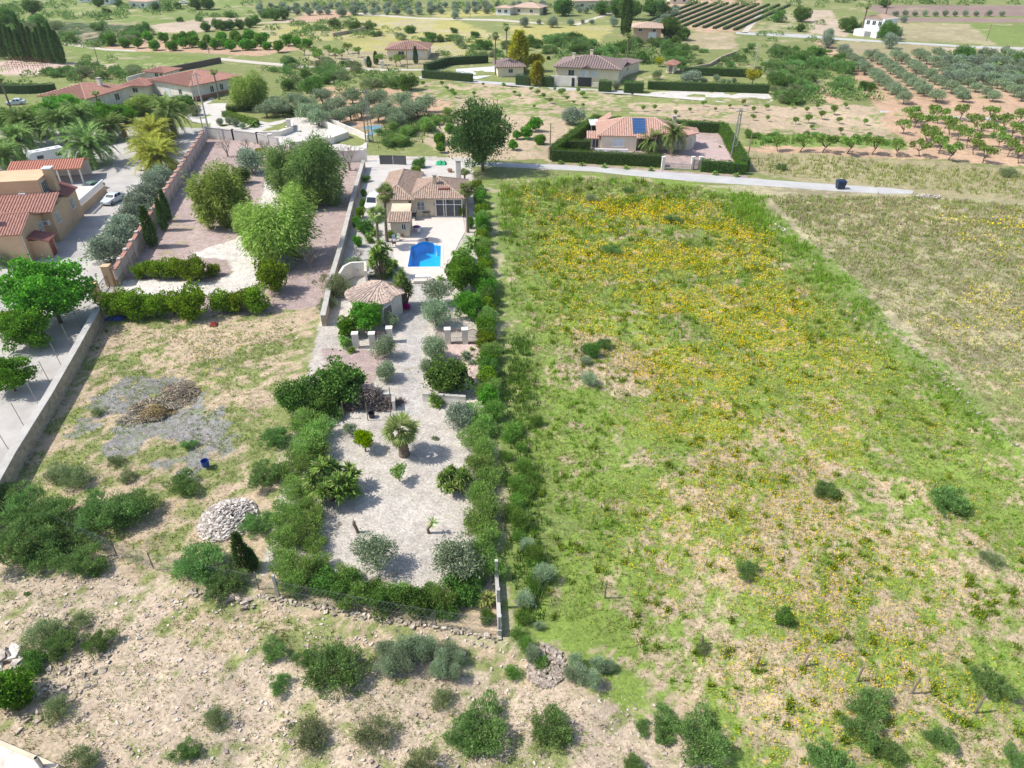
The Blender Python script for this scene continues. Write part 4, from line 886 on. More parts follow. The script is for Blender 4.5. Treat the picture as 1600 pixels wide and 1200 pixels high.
# vehicles
def car(px, py, yaw, col, label, L=4.3, W=1.8, H=1.48, van=False, cat='car', name='parked_car'):
    c = G(px, py); rt = empty(name, (c.x,c.y,.04), yaw, label, cat)
    n = 15; secs = []
    if van: prof = [(-.5,.45,.95,.95),(-.47,.3,1.0,1.0),(-.36,.22,1.12,1.12),(-.27,.2,1.25,1.25),(-.16,.2,1.35,H*.97),(-.05,.2,1.35,H),(.3,.2,1.35,H),(.46,.22,1.3,H*.97),(.5,.35,1.2,H*.9)]
    else: prof = [(-.5,.4,.62,.62),(-.47,.25,.78,.78),(-.3,.2,.92,.92),(-.2,.2,.97,1.0),(-.06,.2,.98,H*.96),(.06,.2,.98,H),(.25,.2,.98,H*.95),(.38,.22,1.0,1.12),(.47,.25,.98,1.0),(.5,.4,.8,.85)]
    V = []; K = 10
    for t, zb, zs, zt in prof:
        x = t*L; tw = (1 - max(0, abs(t)-.38)*1.2); w = W/2*tw; rw = w*.80 if zt > zs + .05 else w*.93
        V += [(x,-w*.9,zb),(x,-w,zb+.2),(x,-w,zs*.92),(x,-w*.97,zs),(x,-rw,zt-.04),(x,rw,zt-.04),(x,w*.97,zs),(x,w,zs*.92),(x,w,zb+.2),(x,w*.9,zb)]
    F = []
    for i in range(len(prof)-1):
        for k in range(K): F.append((i*K+k, i*K+(k+1)%K, (i+1)*K+(k+1)%K, (i+1)*K+k))
    F += [tuple(range(K)), tuple(reversed(range((len(prof)-1)*K, len(prof)*K)))]
    o = MB().add(V, F).build('body', mat('car_paint_'+col[0], col[1], col[1], 1, .25), rt)
    if van: q = [(-.265,1.27,-.165,H*.94)]; 
    # glazing set just proud of the body
    def strip(i0, i1, z_lo, z_hi, nm):
        (t0,_,s0,h0),(t1,_,s1,h1) = prof[i0], prof[i1]; x0, x1 = t0*L, t1*L; w = W*.36
        nrm = Vector((-(h1-h0), 0, (x1-x0))).normalized()*.02
        if nrm.z < 0: nrm = -nrm
        A = Vector((x0,-w*1.1,h0-.02)).lerp(Vector((x1,-w,h1-.04)), .08); B = Vector((x0,-w*1.1,h0-.02)).lerp(Vector((x1,-w,h1-.04)), .9)
        v_ = [A+nrm, Vector((A.x,-A.y,A.z))+nrm, Vector((B.x,-B.y,B.z))+nrm, B+nrm]; MB().add([tuple(p) for p in v_], [(0,1,2,3)]).build(nm, M_GLASS, rt)
    strip(3, 4, 0, 0, 'windscreen')
    if not van: strip(6, 7, 0, 0, 'rear_window')
    sw_ = MB(); z0 = (1.38 if van else 1.0); z1 = H*.92
    for s in (-1, 1):
        xs = ((-.13,.0),) if van else ((-.1,.05),(.07,.24))
        for a_, b_ in xs: sw_.add([(a_*L, s*W*.49, z0),(b_*L, s*W*.49, z0),(b_*L-.05, s*W*.425, z1),(a_*L+.15, s*W*.425, z1)], [(0,1,2,3)])
    sw_.build('side_window', M_GLASS, rt)
    for sx in (-.32,.32):
        for s in (-1,1):
            wv = MB().lathe([(.2,-.1),(.32,-.1),(.33,0),(.32,.1),(.2,.1)], 16).build('wheel', M_TYRE, rt); wv.rotation_euler = (R(90),0,0); wv.location = (sx*L, s*W*.46, .33)
            MB().lathe([(.19,-.115),(.19,.115)], 12).build('rim', M_METAL, wv)
    for s in (-1,1):
        MB().box(-.5*L-.012, -.47*L, s*W*.30-.17, s*W*.30+.17, .58, .74).build('headlight', M_SHUT, rt)
        MB().box(.47*L, .5*L+.012, s*W*.33-.12, s*W*.33+.12, .72, .9).build('tail_light', M_RED, rt)
        MB().box(-.19*L, -.15*L, s*W*.5-.02, s*W*.5+.14*s, .95, 1.08).build('wing_mirror', mat('car_paint_'+col[0], col[1]), rt) if s > 0 else MB().box(-.19*L, -.15*L, -W*.5-.14, -W*.5+.02, .95, 1.08).build('wing_mirror', mat('car_paint_'+col[0], col[1]), rt)
    MB().box(-.505*L, -.49*L, -.26, .26, .40, .5).build('number_plate', M_WHITEP, rt)
    return rt
SILV = ('silver', (.55,.60,.66)); WH = ('white', (.80,.80,.80))
car(178,316,R(80),SILV,'silver hatchback parked in the courtyard beside the tan house')
car(585,325,R(82),WH,'white delivery van parked on the drive beside the villa',L=5.0,W=1.95,H=2.2,van=True,cat='van',name='parked_van')
car(144,298,R(60),('green', (.12,.20,.14)),'dark green car parked inside the white balustraded terrace')
car(26,164,R(20),SILV,'pale grey car parked far off by the white pergola'); car(287,6,R(10),WH,'white car parked on the far lane at the upper edge')
cv = House('caravan', (54,262), (84,256), 'white caravan with roof hatches parked under the date palms', 'caravan')
MB().add([(0,0,.45),(6,0,.45),(6,2.3,.45),(0,2.3,.45),(-.2,0,1.6),(6.2,0,1.6),(6.2,2.3,1.6),(-.2,2.3,1.6),(.3,.1,2.6),(5.8,.1,2.6),(5.8,2.2,2.6),(.3,2.2,2.6)], [(0,3,2,1),(0,1,5,4),(1,2,6,5),(2,3,7,6),(3,0,4,7),(4,5,9,8),(5,6,10,9),(6,7,11,10),(7,4,8,11),(8,9,10,11)]).build('body', M_WHITEP, cv.root)
for x in (1.2,3.0,4.6): MB().box(x,x+.7,.8,1.5,2.6,2.72).build('roof_hatch', M_SHUT, cv.root)
for x in (1.0,4.2): MB().box(x,x+1.1,-.03,.0,1.3,1.9).build('window', M_GLASS, cv.root)
for y in (.1,2.2): 
    w_ = MB().lathe([(.2,-.1),(.32,-.1),(.32,.1),(.2,.1)],14).build('wheel', M_TYRE, cv.root); w_.rotation_euler=(R(90),0,0); w_.location=(3,y,.32)
# wheelie bin
q = G(1312,295); rt = empty('wheeled_bin', (q.x,q.y,.03), R(5), 'large dark blue wheeled rubbish container standing on the road verge', 'rubbish bin')
BN = mat('navy_plastic', (.012,.03,.07), None, 1, .45)
MB().add([(-.6,-.45,.15),(.6,-.45,.15),(.6,.45,.15),(-.6,.45,.15),(-.75,-.55,1.2),(.75,-.55,1.2),(.75,.55,1.2),(-.75,.55,1.2)], [(0,3,2,1),(0,1,5,4),(1,2,6,5),(2,3,7,6),(3,0,4,7),(4,5,6,7)]).build('tub', BN, rt)
MB().add([(-.8,-.6,1.2),(.8,-.6,1.2),(.8,.6,1.2),(-.8,.6,1.2),(-.7,-.3,1.45),(.7,-.3,1.45),(.7,.5,1.5),(-.7,.5,1.5)], [(0,3,2,1),(0,1,5,4),(1,2,6,5),(2,3,7,6),(3,0,4,7),(4,5,6,7)]).build('lid', BN, rt)
for x in (-.5,.5):
    for y in (-.35,.35): w_ = MB().lathe([(.09,-.03),(.09,.03)],10).build('wheel', M_TYRE, rt); w_.rotation_euler=(R(90),0,0); w_.location=(x,y,.09)
# terrace furniture
def table(px, py, r, h, m, label, round_=True):
    c = G(px,py); rt = empty('table', (c.x,c.y,.06), 0, label, 'table'); MB().lathe([(r,h-.04),(r,h)],16).build('table_top', m, rt)
    for s in (-1,1):
        for t in (-1,1): MB().tube([(s*r*.6,t*r*.6,0),(s*r*.5,t*r*.5,h-.04)], .025, 5).build('leg', m, rt)
def chair(px, py, yaw, m, label, arm=False, s=1.0, z=.06):
    c = G(px,py); rt = empty('chair', (c.x,c.y,z), yaw, label, 'chair'); rt.scale = (s,s,s)
    MB().box(-.24,.24,-.24,.24,.42,.47).build('seat', m, rt); MB().add([(-.24,.2,.47),(.24,.2,.47),(.24,.25,.47),(-.24,.25,.47),(-.22,.3,.95),(.22,.3,.95),(.22,.34,.95),(-.22,.34,.95)], [(0,3,2,1),(4,5,6,7),(0,1,5,4),(1,2,6,5),(2,3,7,6),(3,0,4,7)]).build('backrest', m, rt)
    for a_ in (-.2,.2):
        for b_ in (-.2,.2): MB().box(a_-.02,a_+.02,b_-.02,b_+.02,0,.42).build('leg', m, rt)
    if arm: MB().box(-.3,-.24,-.24,.24,.42,.68).build('armrest', m, rt); MB().box(.24,.3,-.24,.24,.42,.68).build('armrest', m, rt)
PURP = mat('purple_cloth', (.18,.05,.22), None, 2)
table(651,362,.55,.75,PURP,'small dark table with a purple cloth on the terrace by the annex'); chair(655.5,359,R(100),M_WHITEP,'white plastic chair tucked at the purple table'); chair(655,366,R(190),M_WHITEP,'white plastic chair pulled out in front of the purple table')
chair(647,344,R(-90),M_BLACKP,'black padded armchair against the annex corner',True,1.5); chair(653,336,0,M_ORANGE,'orange plastic chair under the villa window',True,1.1)
table(667,338,.75,.8,M_BLACKP,'round black garden table standing before the villa wall')
chair(616,378,R(20),M_SHUT,'pale blue chair beside the annex front corner'); chair(622.5,376,R(-10),mat('green_cloth',(.45,.55,.42),None,2),'light green folding chair at the annex front wall'); chair(616.5,385,R(90),mat('dark_red_cloth',(.12,.03,.03),None,2),'dark red chair at the terrace edge below the annex')
def pot(px, py, r, h, m, label, leaf=None):
    c = G(px,py); rt = empty('flower_pot', (c.x,c.y,.06), 0, label, 'plant pot'); MB().lathe([(r*.7,0),(r,h),(r*.85,h),(r*.6,.05)],14).build('pot', m, rt); MB().lathe([(r*.8,h-.06),(r*.8,h-.05)],12).build('soil', M_BARK, rt)
pot(629,371,.25,.4,M_TERRA,'terracotta pot at the foot of the annex wall'); pot(667,377,.28,.35,M_TERRA,'terracotta pot just behind the rounded pool end'); pot(703,269,.5,.5,M_TERRA,'round planter behind the villa roof')
q = G(661,441); rt = empty('pump_box', (q.x,q.y,.06), R(3), 'pale low stepped pump box at the near side of the pool terrace', 'pump box')
MB().box(-1.2,1.2,-.5,.3,0,.35).build('step', M_TERRACE, rt); MB().box(-1.0,1.0,.3,1.0,0,.6).build('lid', M_WHITEP, rt)
q = G(689,256); crumple('green_bags', 689, 257, 18, .9, mat('green_tarpaulin',(.03,.42,.20),None,2,.5), 'pile of green garden bags on the paved area behind the villa', 'garden bags', 6)
q = G(569,424); 
# trellis hoops of the young vines
for (X0,Y0,dx,dy,nx,ny,sx,nm) in ((6,114,8,-3.2,9,6,3,'rusty stake of the bare vine patch beside the cypress row'),(118,131,10,-3.4,8,5,-5,'rusty trellis stake on the green slope above the red-roofed bungalows')):
    for j in range(ny):
        for i in range(nx):
            q = G(X0+dx*i+sx*j+random.uniform(-1,1), Y0+dy*j-i*.4)
            o = MB().tube([(0,0,0),(0,0,1.7)], .06, 4).box(-.5,.5,-.04,.04,1.6,1.7).build('vine_stake', M_RUST); o.location = (q.x,q.y,0); o.rotation_euler=(0,0,random.uniform(-.3,.3)); tag(o, nm + ', %s in the %s row' % (WRD[i], WRD[j]), 'vine stake', 'vine stakes ' + ('by the cypress row' if 'cypress' in nm else 'on the green slope'))
# ------------------------------------------------------------------ vegetation builders (each prototype is one metre wide unless noted, scaled when placed)
def unit(v): return v / np.maximum(1e-9, np.linalg.norm(v, axis=-1, keepdims=True))
def leaves(P, A, Ln, Wd, rg, shape='rhomb'):
    n = len(P); A = unit(A); B = unit(np.cross(A, rg.normal(0,1,(n,3)))); Ln = np.asarray(Ln).reshape(-1,1); Wd = np.asarray(Wd).reshape(-1,1)
    if shape == 'tri': return np.stack([P - B*Wd/2, P + B*Wd/2, P + A*Ln], 1).reshape(-1,3)
    return np.stack([P, P + A*Ln*.5 + B*Wd/2, P + A*Ln, P + A*Ln*.5 - B*Wd/2], 1).reshape(-1,3)
def crown(seed, nclump, R_, cz, cr, nleaf, L, W, mode='out', shell=.55, flat=.0, squash=.8, low=.0, fill=.12):
    """points in clumps spread over an ellipsoid shell of radii R_, centre height cz, clump radius cr"""
    nleaf = int(nleaf*1.7); W = W*1.35; L = L*1.1
    rg = np.random.default_rng(seed); rx, ry, rz = R_
    d = unit(rg.normal(0,1,(nclump,3))); d[:,2] = np.where(d[:,2] < -.25 - low, -d[:,2], d[:,2]); rr = rg.uniform(shell, 1.0, (nclump,1)) ** .7
    C = d * rr * np.array([rx-cr*.6, ry-cr*.6, rz-cr*.5]); sz = cr * rg.uniform(.45, 1.4, nclump)
    C = C * (1 + .26*np.sin(np.arctan2(C[:,1],C[:,0])*3 + seed))[:,None]
    k = rg.choice(nclump, nleaf, p=sz**2/np.sum(sz**2)); e = unit(rg.normal(0,1,(nleaf,3))); r = rg.uniform(.35,1,(nleaf,1)) ** .45
    P = C[k] + e * r * sz[k][:,None] * np.array([1,1,squash])
    m = rg.uniform(0,1,nleaf) < fill; P[m] = unit(rg.normal(0,1,(m.sum(),3))) * rg.uniform(.2,.9,(m.sum(),1)) * np.array([rx,ry,rz])
    if mode == 'weep': A = unit(P*np.array([1,1,.3])) * .7 + rg.normal(0,.4,(nleaf,3)) + np.array([0,0,-.45])
    elif mode == 'up': A = unit(P) * .5 + rg.normal(0,.45,(nleaf,3)) + np.array([0,0,.8])
    else: A = unit(e) * .7 + rg.normal(0,.55,(nleaf,3)) + np.array([0,0,.15])
    st = rg.uniform(0,1,nleaf) < .12; P[st] *= rg.uniform(1.0,1.3,(st.sum(),1))
    P[:,2] += cz; P[:,2] = np.maximum(P[:,2], .02)
    return leaves(P, A, L * rg.uniform(.6,1.3,nleaf), W * rg.uniform(.7,1.3,nleaf), rg), C + np.array([0,0,cz])
def tree_trunk(h, r, C, rg, lean=0, nl=6):
    mb = MB(); top = Vector((lean*.3, 0, h)); mb.tube([(0,0,-.03),(lean*.12,.01,h*.5),top], [r, r*.8, r*.65], 7)
    idx = rg.choice(len(C), min(nl, len(C)), replace=False)
    for i in idx:
        e = Vector(C[i]); m_ = top.lerp(e, .5) + Vector((0,0,-.04)); mb.tube([top - Vector((0,0,h*.12)), m_, top.lerp(e, .9)], [r*.5, r*.32, r*.12], 5)
    return mb
L_OLIVE = leafmat('olive_leaves', (.14,.20,.11), (.38,.46,.30), .3)
L_OLIVE2 = leafmat('grey_olive_leaves', (.15,.21,.14), (.38,.45,.34), .25)
L_ALMOND = leafmat('almond_leaves', (.12,.20,.05), (.29,.41,.12), .35)
L_BRIGHT = leafmat('bright_leaves', (.07,.19,.03), (.21,.42,.08), .35)
L_LIME = leafmat('lime_leaves', (.14,.28,.01), (.34,.50,.03), .35)
L_PEPPER = leafmat('pepper_leaves', (.17,.26,.06), (.42,.53,.17), .45)
L_PEPPER2 = leafmat('pepper_leaves_dark', (.12,.22,.07), (.31,.44,.17), .45)
L_PINE = leafmat('pine_needles', (.05,.12,.04), (.17,.27,.10), .25)
L_WEEDY = leafmat('weedy_leaves', (.09,.19,.04), (.26,.40,.11), .35)
L_SCRUB = leafmat('scrub_leaves', (.10,.19,.06), (.28,.42,.16), .35)
L_SCRUB2 = leafmat('grey_scrub_leaves', (.14,.19,.09), (.36,.41,.22), .35)
L_DARK = leafmat('dark_leaves', (.05,.12,.03), (.17,.29,.08), .3)
L_CYP = leafmat('cypress_leaves', (.04,.09,.03), (.13,.22,.07), .25)
L_HEDGE = leafmat('hedge_leaves', (.09,.16,.02), (.25,.36,.06), .3)
L_HEDGE2 = leafmat('clipped_hedge_leaves', (.05,.115,.018), (.14,.25,.045), .25)
L_WILDH = leafmat('wild_hedge_leaves', (.14,.26,.06), (.37,.54,.17), .4, (.34,.32,.22))
L_PALM = leafmat('palm_leaflets', (.09,.16,.05), (.30,.40,.15), .25)
L_PALMY = leafmat('golden_palm_leaflets', (.24,.28,.05), (.50,.52,.15), .35)
L_FAN = leafmat('fan_palm_blades', (.10,.17,.05), (.36,.44,.18), .3, (.38,.34,.20))
L_YUC = leafmat('yucca_blades', (.08,.19,.04), (.33,.49,.15), .3, (.48,.46,.24))
L_YUCY = leafmat('yellow_yucca_blades', (.20,.26,.08), (.52,.52,.22), .3)
L_SILV = leafmat('silver_weed_leaves', (.20,.28,.17), (.46,.54,.36), .35)
L_DEAD = leafmat('dead_fronds', (.16,.12,.07), (.36,.29,.19), .2)
L_TWIG = mat('bare_twigs', (.34,.29,.25), (.22,.18,.15), 3, .9)
L_AUT = leafmat('golden_leaves', (.22,.23,.03), (.48,.46,.08), .35)
M_PINK = leafmat('pink_blossom', (.55,.02,.22), (.75,.08,.38), .3)

PROTO = {}
def proto(key, fn):
    if key not in PROTO:
        rt = fn(); kids(rt); PROTO[key] = [rt, False]
    return PROTO[key]
def T(name, seed, lm, nclump, R_, cz, cr, n, L, W, trunk=None, cname='crown', bark=None, **kw):
    def f():
        rt = empty(name, (0,0,0)); V, C = crown(seed, nclump, R_, cz, cr, n, L, W, **kw)
        quads_obj(cname, V, lm, rt)
        if trunk: tree_trunk(trunk[0], trunk[1], C, np.random.default_rng(seed), *trunk[2:]).build('trunk', bark or M_BARK, rt)
        else: MB().tube([(0,0,-.02),(.02,.01,cz*.8)], [.035,.02], 5).build('stem', M_BARK, rt)
        return rt
    return f
# key: (builder, nominal height for width 1, category, object name)
KIND = {}
def K(key, h, cat, *bs): KIND[key] = (bs, h, cat)
K('olive', .95, 'tree', *[T('olive_tree', s, L_OLIVE, 26, (.5,.5,.38), .54, .18, 2800, .055, .022, (.24,.045), shell=.5, low=.3) for s in (1,2,3)])
K('oliveg', .9, 'tree', *[T('olive_tree', s, L_OLIVE2, 26, (.5,.5,.42), .46, .19, 3400, .05, .022, (.2,.04), shell=.45, low=1, fill=.2) for s in (4,5)])
K('ball', 1.0, 'tree', *[T('olive_tree', s, L_OLIVE, 22, (.48,.48,.44), .5, .2, 4200, .045, .02, (.2,.035), shell=.5, low=1, fill=.2) for s in (6,7)])
K('almond', .85, 'tree', *[T('almond_tree', s, L_ALMOND, 13, (.55,.45,.24), .62, .11, 420, .09, .04, (.3,.03,.5,10), shell=.6, fill=.05) for s in (8,9,10,11)])
K('sapling', 1.1, 'tree', *[T('young_tree', s, L_ALMOND, 9, (.45,.45,.38), .66, .2, 420, .12, .055, (.3,.025)) for s in (12,13)])
K('broad', .95, 'tree', *[T('broadleaf_tree', s, L_BRIGHT, 34, (.5,.5,.42), .52, .16, 3400, .06, .045, (.24,.03), shell=.5, low=.7) for s in (14,15,16)])
K('bigbroad', .95, 'tree', *[T('broadleaf_tree', s, L_BRIGHT, 60, (.5,.5,.42), .52, .12, 9500, .030, .026, (.24,.03), shell=.5, low=.7) for s in (47,48)])
K('pepper', .95, 'tree', *[T('pepper_tree', s, L_PEPPER, 44, (.5,.5,.48), .5, .16, 12000, .065, .012, (.22,.03), mode='weep', shell=.45, low=1, squash=1.2, fill=.2) for s in (17,18)])
K('pepperd', 1.0, 'tree', *[T('pepper_tree', s, L_PEPPER2, 46, (.5,.5,.5), .52, .16, 13000, .055, .011, (.22,.03), mode='weep', shell=.45, low=1, squash=1.2, fill=.2) for s in (19,20)])
K('pine', 1.25, 'tree', T('pine_tree', 21, L_PINE, 46, (.56,.56,.64), .68, .14, 13000, .045, .014, (.35,.03,0,14), mode='up', shell=.3, low=1, fill=.25))
K('lime', 1.05, 'tree', T('citrus_tree', 22, L_LIME, 20, (.48,.48,.38), .66, .17, 2200, .07, .04, (.3,.045)))
K('dark', .9, 'tree', *[T('dark_tree', s, L_DARK, 34, (.5,.5,.42), .46, .16, 5000, .045, .028, (.2,.04), shell=.45, low=1, fill=.2) for s in (23,24)])
K('bush', .7, 'shrub', *[T('shrub', s, L_SCRUB, 24, (.54,.54,.34), .27, .13, 5200, .055, .011, None, 'foliage', mode='up', shell=.4, low=1, fill=.15) for s in (25,26,27,28)])
K('gbush', .65, 'shrub', *[T('shrub', s, L_SCRUB2, 16, (.54,.54,.3), .25, .13, 3200, .055, .010, None, 'foliage', mode='up', shell=.35, low=1, fill=.3) for s in (29,30)])
K('dbush', .8, 'shrub', *[T('shrub', s, L_DARK, 20, (.5,.5,.38), .38, .16, 3600, .045, .022, None, 'foliage', shell=.4, low=1, fill=.2) for s in (31,32)])
K('hbush', .85, 'shrub', *[T('hedge_bush', s, L_HEDGE, 22, (.5,.5,.4), .4, .17, 3000, .055, .03, None, 'foliage', shell=.5, low=1, fill=.15) for s in (33,34)])
K('brbush', .85, 'shrub', *[T('shrub', s, L_BRIGHT, 20, (.5,.5,.4), .4, .17, 2400, .06, .035, None, 'foliage', shell=.45, low=1) for s in (35,36)])
K('wild', .9, 'shrub', *[T('hedge_bush', s, L_WILDH, 20, (.54,.54,.42), .4, .15, 3000, .055, .019, None, 'foliage', shell=.35, low=1, mode='up', fill=.4) for s in (37,38,39)])
K('aut', 1.0, 'tree', T('golden_tree', 40, L_AUT, 20, (.5,.5,.36), .6, .17, 1600, .08, .04, (.3,.04)))
K('pink', .7, 'shrub', T('flowering_shrub', 41, M_PINK, 8, (.5,.5,.33), .33, .22, 500, .12, .1, None, 'foliage'))
K('silver', .9, 'shrub', *[T('silver_weed', s, L_SILV, 16, (.5,.45,.45), .4, .14, 2600, .07, .014, None, 'foliage', mode='up', shell=.2, low=1, fill=.6) for s in (42,43)])
K('weedy', .7, 'weed', *[T('weed_clump', s, L_WEEDY, 18, (.55,.5,.33), .3, .14, 1500, .09, .014, None, 'foliage', mode='up', shell=.2, low=1, fill=.5) for s in (44,45,46)])
def f_cyp(seed, lm):
    def f():
        rt = empty('cypress_tree', (0,0,0)); rg = np.random.default_rng(seed); n = 3200; z = rg.uniform(0,1,n)**.85
        prof = np.interp(z, [0,.08,.3,.6,.85,1], [.28,.42,.5,.4,.2,.03]); t = rg.uniform(0,6.28,n); wob = 1 + .16*np.sin(t*3+z*9) + .1*np.sin(t*5-z*17)
        r = prof*wob*rg.uniform(.72,1.02,n); P = np.stack([r*np.cos(t), r*np.sin(t), z*5+.1], 1)
        A = np.stack([np.cos(t)*.8, np.sin(t)*.8, np.full(n,1.3)],1) + rg.normal(0,.4,(n,3)); quads_obj('crown', leaves(P, A, rg.uniform(.2,.5,n), rg.uniform(.05,.1,n), rg), lm, rt)
        MB().tube([(0,0,-.05),(0,0,4)], [.09,.02], 6).build('trunk', M_BARK, rt); return rt
    return f
K('cyp', 5.1, 'tree', f_cyp(50, L_CYP), f_cyp(51, L_CYP)); K('gcyp', 5.1, 'tree', f_cyp(52, L_AUT))
def frond_set(rg, n, base, L, el, droop, width, nleaf, leafL, leafW, vee=.5):
    out = []
    for i in range(n):
        az = 2.39996*i + rg.normal(0,.12); e = rg.uniform(*el); l = L*rg.uniform(.8,1.1); dr = droop*rg.uniform(.8,1.25)
        ts = np.linspace(.08, 1, nleaf); ang = e - dr*ts**1.4; ds = np.diff(np.concatenate([[0],ts]))*l
        rr = np.cumsum(np.cos(ang)*ds); zz = np.cumsum(np.sin(ang)*ds); ca, sa = np.cos(az), np.sin(az)
        P = np.stack([rr*ca, rr*sa, zz],1) + base; Tn = np.stack([np.cos(ang)*ca, np.cos(ang)*sa, np.sin(ang)],1); S = np.array([-sa, ca, 0]); U = np.cross(S[None].repeat(nleaf,0), Tn)*-1
        U = np.where(U[:,2:3] < 0, -U, U); ll = leafL*np.sin(np.pi*np.clip(ts*.88+.08,0,1))**.6
        for sgn in (-1,1):
            A = unit(Tn*.75 + S*sgn*1.0 + U*vee + rg.normal(0,.1,(nleaf,3)) + np.array([0,0,-.15]))
            B = Tn*leafW/2; out.append(np.stack([P-B, P+B, P + A*(ll*rg.uniform(.8,1.1,nleaf))[:,None]],1).reshape(-1,3))
        Bs = S*.03*L/3; out.append(np.stack([P[:-1]-Bs, P[:-1]+Bs, P[1:]],1).reshape(-1,3)); out.append(np.stack([P[:-1]+Bs, P[1:]+Bs*.7, P[1:]-Bs*.7],1).reshape(-1,3))
    return np.concatenate(out)
def f_phoenix(seed, lm, th=1.9, tr=.42, n=96, L=3.5):
    def f():
        rg = np.random.default_rng(seed); rt = empty('date_palm', (0,0,0)); b = np.array([0,0,th+.2])
        quads_obj('fronds', frond_set(rg, n, b, L, (-.35,1.4), 1.3, .5, 24, .62, .12), lm, rt, 3)
        pr = [(tr*1.15,0),(tr,.3)] ; z = .3; k = 0
        while z < th: z += .13; k += 1; pr.append((tr*(1.0 if k % 2 else .86), z))
        pr.append((tr*1.25, th+.2)); pr.append((tr*.6, th+.7)); MB().lathe(pr, 14).build('trunk', M_PALMBARK, rt); return rt
    return f
K('phoenix', 1.0, 'palm tree', f_phoenix(60, L_PALM), f_phoenix(61, L_PALM, 3.0)); K('phoenixy', 1.0, 'palm tree', f_phoenix(62, L_PALMY, 1.3, .45, 130, 3.8))
K('phoenixs', 1.0, 'palm tree', f_phoenix(63, L_YUC, .5, .3, 34, 2.4))
def f_fan(seed, th, tr0, tr1, n=46, L=1.25, lean=.0, skirt=18, fat=False):
    def f():
        rg = np.random.default_rng(seed); rt = empty('fan_palm', (0,0,0)); top = np.array([lean, 0, th]); out = []; dead = []
        for i in range(n + skirt):
            az = 2.39996*i + rg.normal(0,.2); dd = i >= n; el = rg.uniform(-1.3,-.9) if dd else rg.uniform(-.55,1.25); pl = L*(.35 if dd else .6)*rg.uniform(.45,1.25)
            d = np.array([math.cos(el)*math.cos(az), math.cos(el)*math.sin(az), math.sin(el)]); c = top + d*pl + (np.array([0,0,-.3*rg.uniform(0,1.5)]) if dd else 0)
            S = np.array([-math.sin(az), math.cos(az), 0]); W_ = .02; (dead if dd else out).append(np.array([top - S*W_, top + S*W_, c]))
            m = 11; fl = L*(.7 if dd else .85)
            for k in range(m):
                a = (k/(m-1)-.5)*2.5; v = d*math.cos(a) + S*math.sin(a); v = v + np.array([0,0,-.32-.25*abs(a)*.5]); v /= np.linalg.norm(v); p = np.cross(v, d + np.array([.01,.02,.03])); p = np.cross(v, np.cross(d, S)); p /= max(1e-6, np.linalg.norm(p)); w = .055*L
                (dead if dd else out).append(np.array([c - p*w*.3, c + v*fl*.5 + p*w, c + v*fl])); (dead if dd else out).append(np.array([c - p*w*.3, c + v*fl, c + v*fl*.5 - p*w]))
        quads_obj('fronds', np.concatenate(out), L_FAN, rt, 3)
        if dead: quads_obj('dead_skirt', np.concatenate(dead), L_DEAD, rt, 3)
        N_ = 26 if not fat else 14; pts = []; rr = []
        for k in range(N_+1):
            t = k/N_; pts.append((lean*t*t, 0, th*t)); r_ = tr0 + (tr1-tr0)*t**.7; rr.append(r_*(1.0 if k % 2 else (.82 if fat else .93)))
        MB().tube(pts, rr, 10).build('trunk', M_PALMBARK, rt); return rt
    return f
K('fan', 1.0, 'palm tree', f_fan(70, 8.0, .3, .17, lean=-.5)); K('fan2', 1.0, 'palm tree', f_fan(71, 5.5, .28, .18, lean=-.25)); K('fanfat', 1.0, 'palm tree', f_fan(72, 3.0, .62, .3, 32, 1.5, -.15, 14, True))
K('fanthin', 1.0, 'palm tree', f_fan(73, 11.0, .24, .15, 26, 1.0, .2))
def rosette(rg, c, L, n, out, el=(-.5,1.45), w=.07):
    az = 2.39996*np.arange(n) + rg.normal(0,.15,n); e = rg.uniform(el[0], el[1], n); d = np.stack([np.cos(e)*np.cos(az), np.cos(e)*np.sin(az), np.sin(e)],1); S = np.stack([-np.sin(az), np.cos(az), 0*az],1)*w*L
    l = (L*rg.uniform(.75,1.1,n))[:,None]; m = c + d*l*.5; t = c + d*l + np.array([0,0,-1])*l*.12; out.append(np.stack([c + 0*S, m + S, t, m - S],1).reshape(-1,3))
def f_yucca(seed, nh, R_, hts, L=.75, lm=None, nm='yucca'):
    def f():
        rg = np.random.default_rng(seed); rt = empty(nm, (0,0,0)); out = []; mb = MB()
        for i in range(nh):
            az = 2.4*i + rg.normal(0,.3); r = R_*math.sqrt((i+.5)/nh)*rg.uniform(.8,1.1); h = rg.uniform(*hts)*(1.15-.35*r/max(R_,.01)); c = np.array([r*math.cos(az), r*math.sin(az), h])
            rosette(rg, c, L*1.15, 52, out, w=.085); mb.tube([(c[0]*.25,c[1]*.25,-.05),(c[0]*.7,c[1]*.7,h*.55),tuple(c)], [.13,.1,.08], 6)
            if h > 1: dd = []; rosette(rg, c - np.array([0,0,.25]), L*.7, 14, dd, (-1.4,-.9), .09); mbq = dd[0]; out2.append(mbq) if False else out.append(mbq)
        quads_obj('blades', np.concatenate(out), lm or L_YUC, rt); mb.build('stems_or_core', M_PALMBARK, rt); return rt
    return f
K('yucbig', 1.0, 'yucca', f_yucca(80, 30, 1.9, (.9,2.6))); K('yuctall', 1.0, 'yucca', f_yucca(81, 15, 1.3, (2.6,4.6), .85)); K('yuc', 1.0, 'yucca', f_yucca(82, 9, .8, (.4,1.3), .7), f_yucca(83, 7, .6, (.3,1.0), .75))
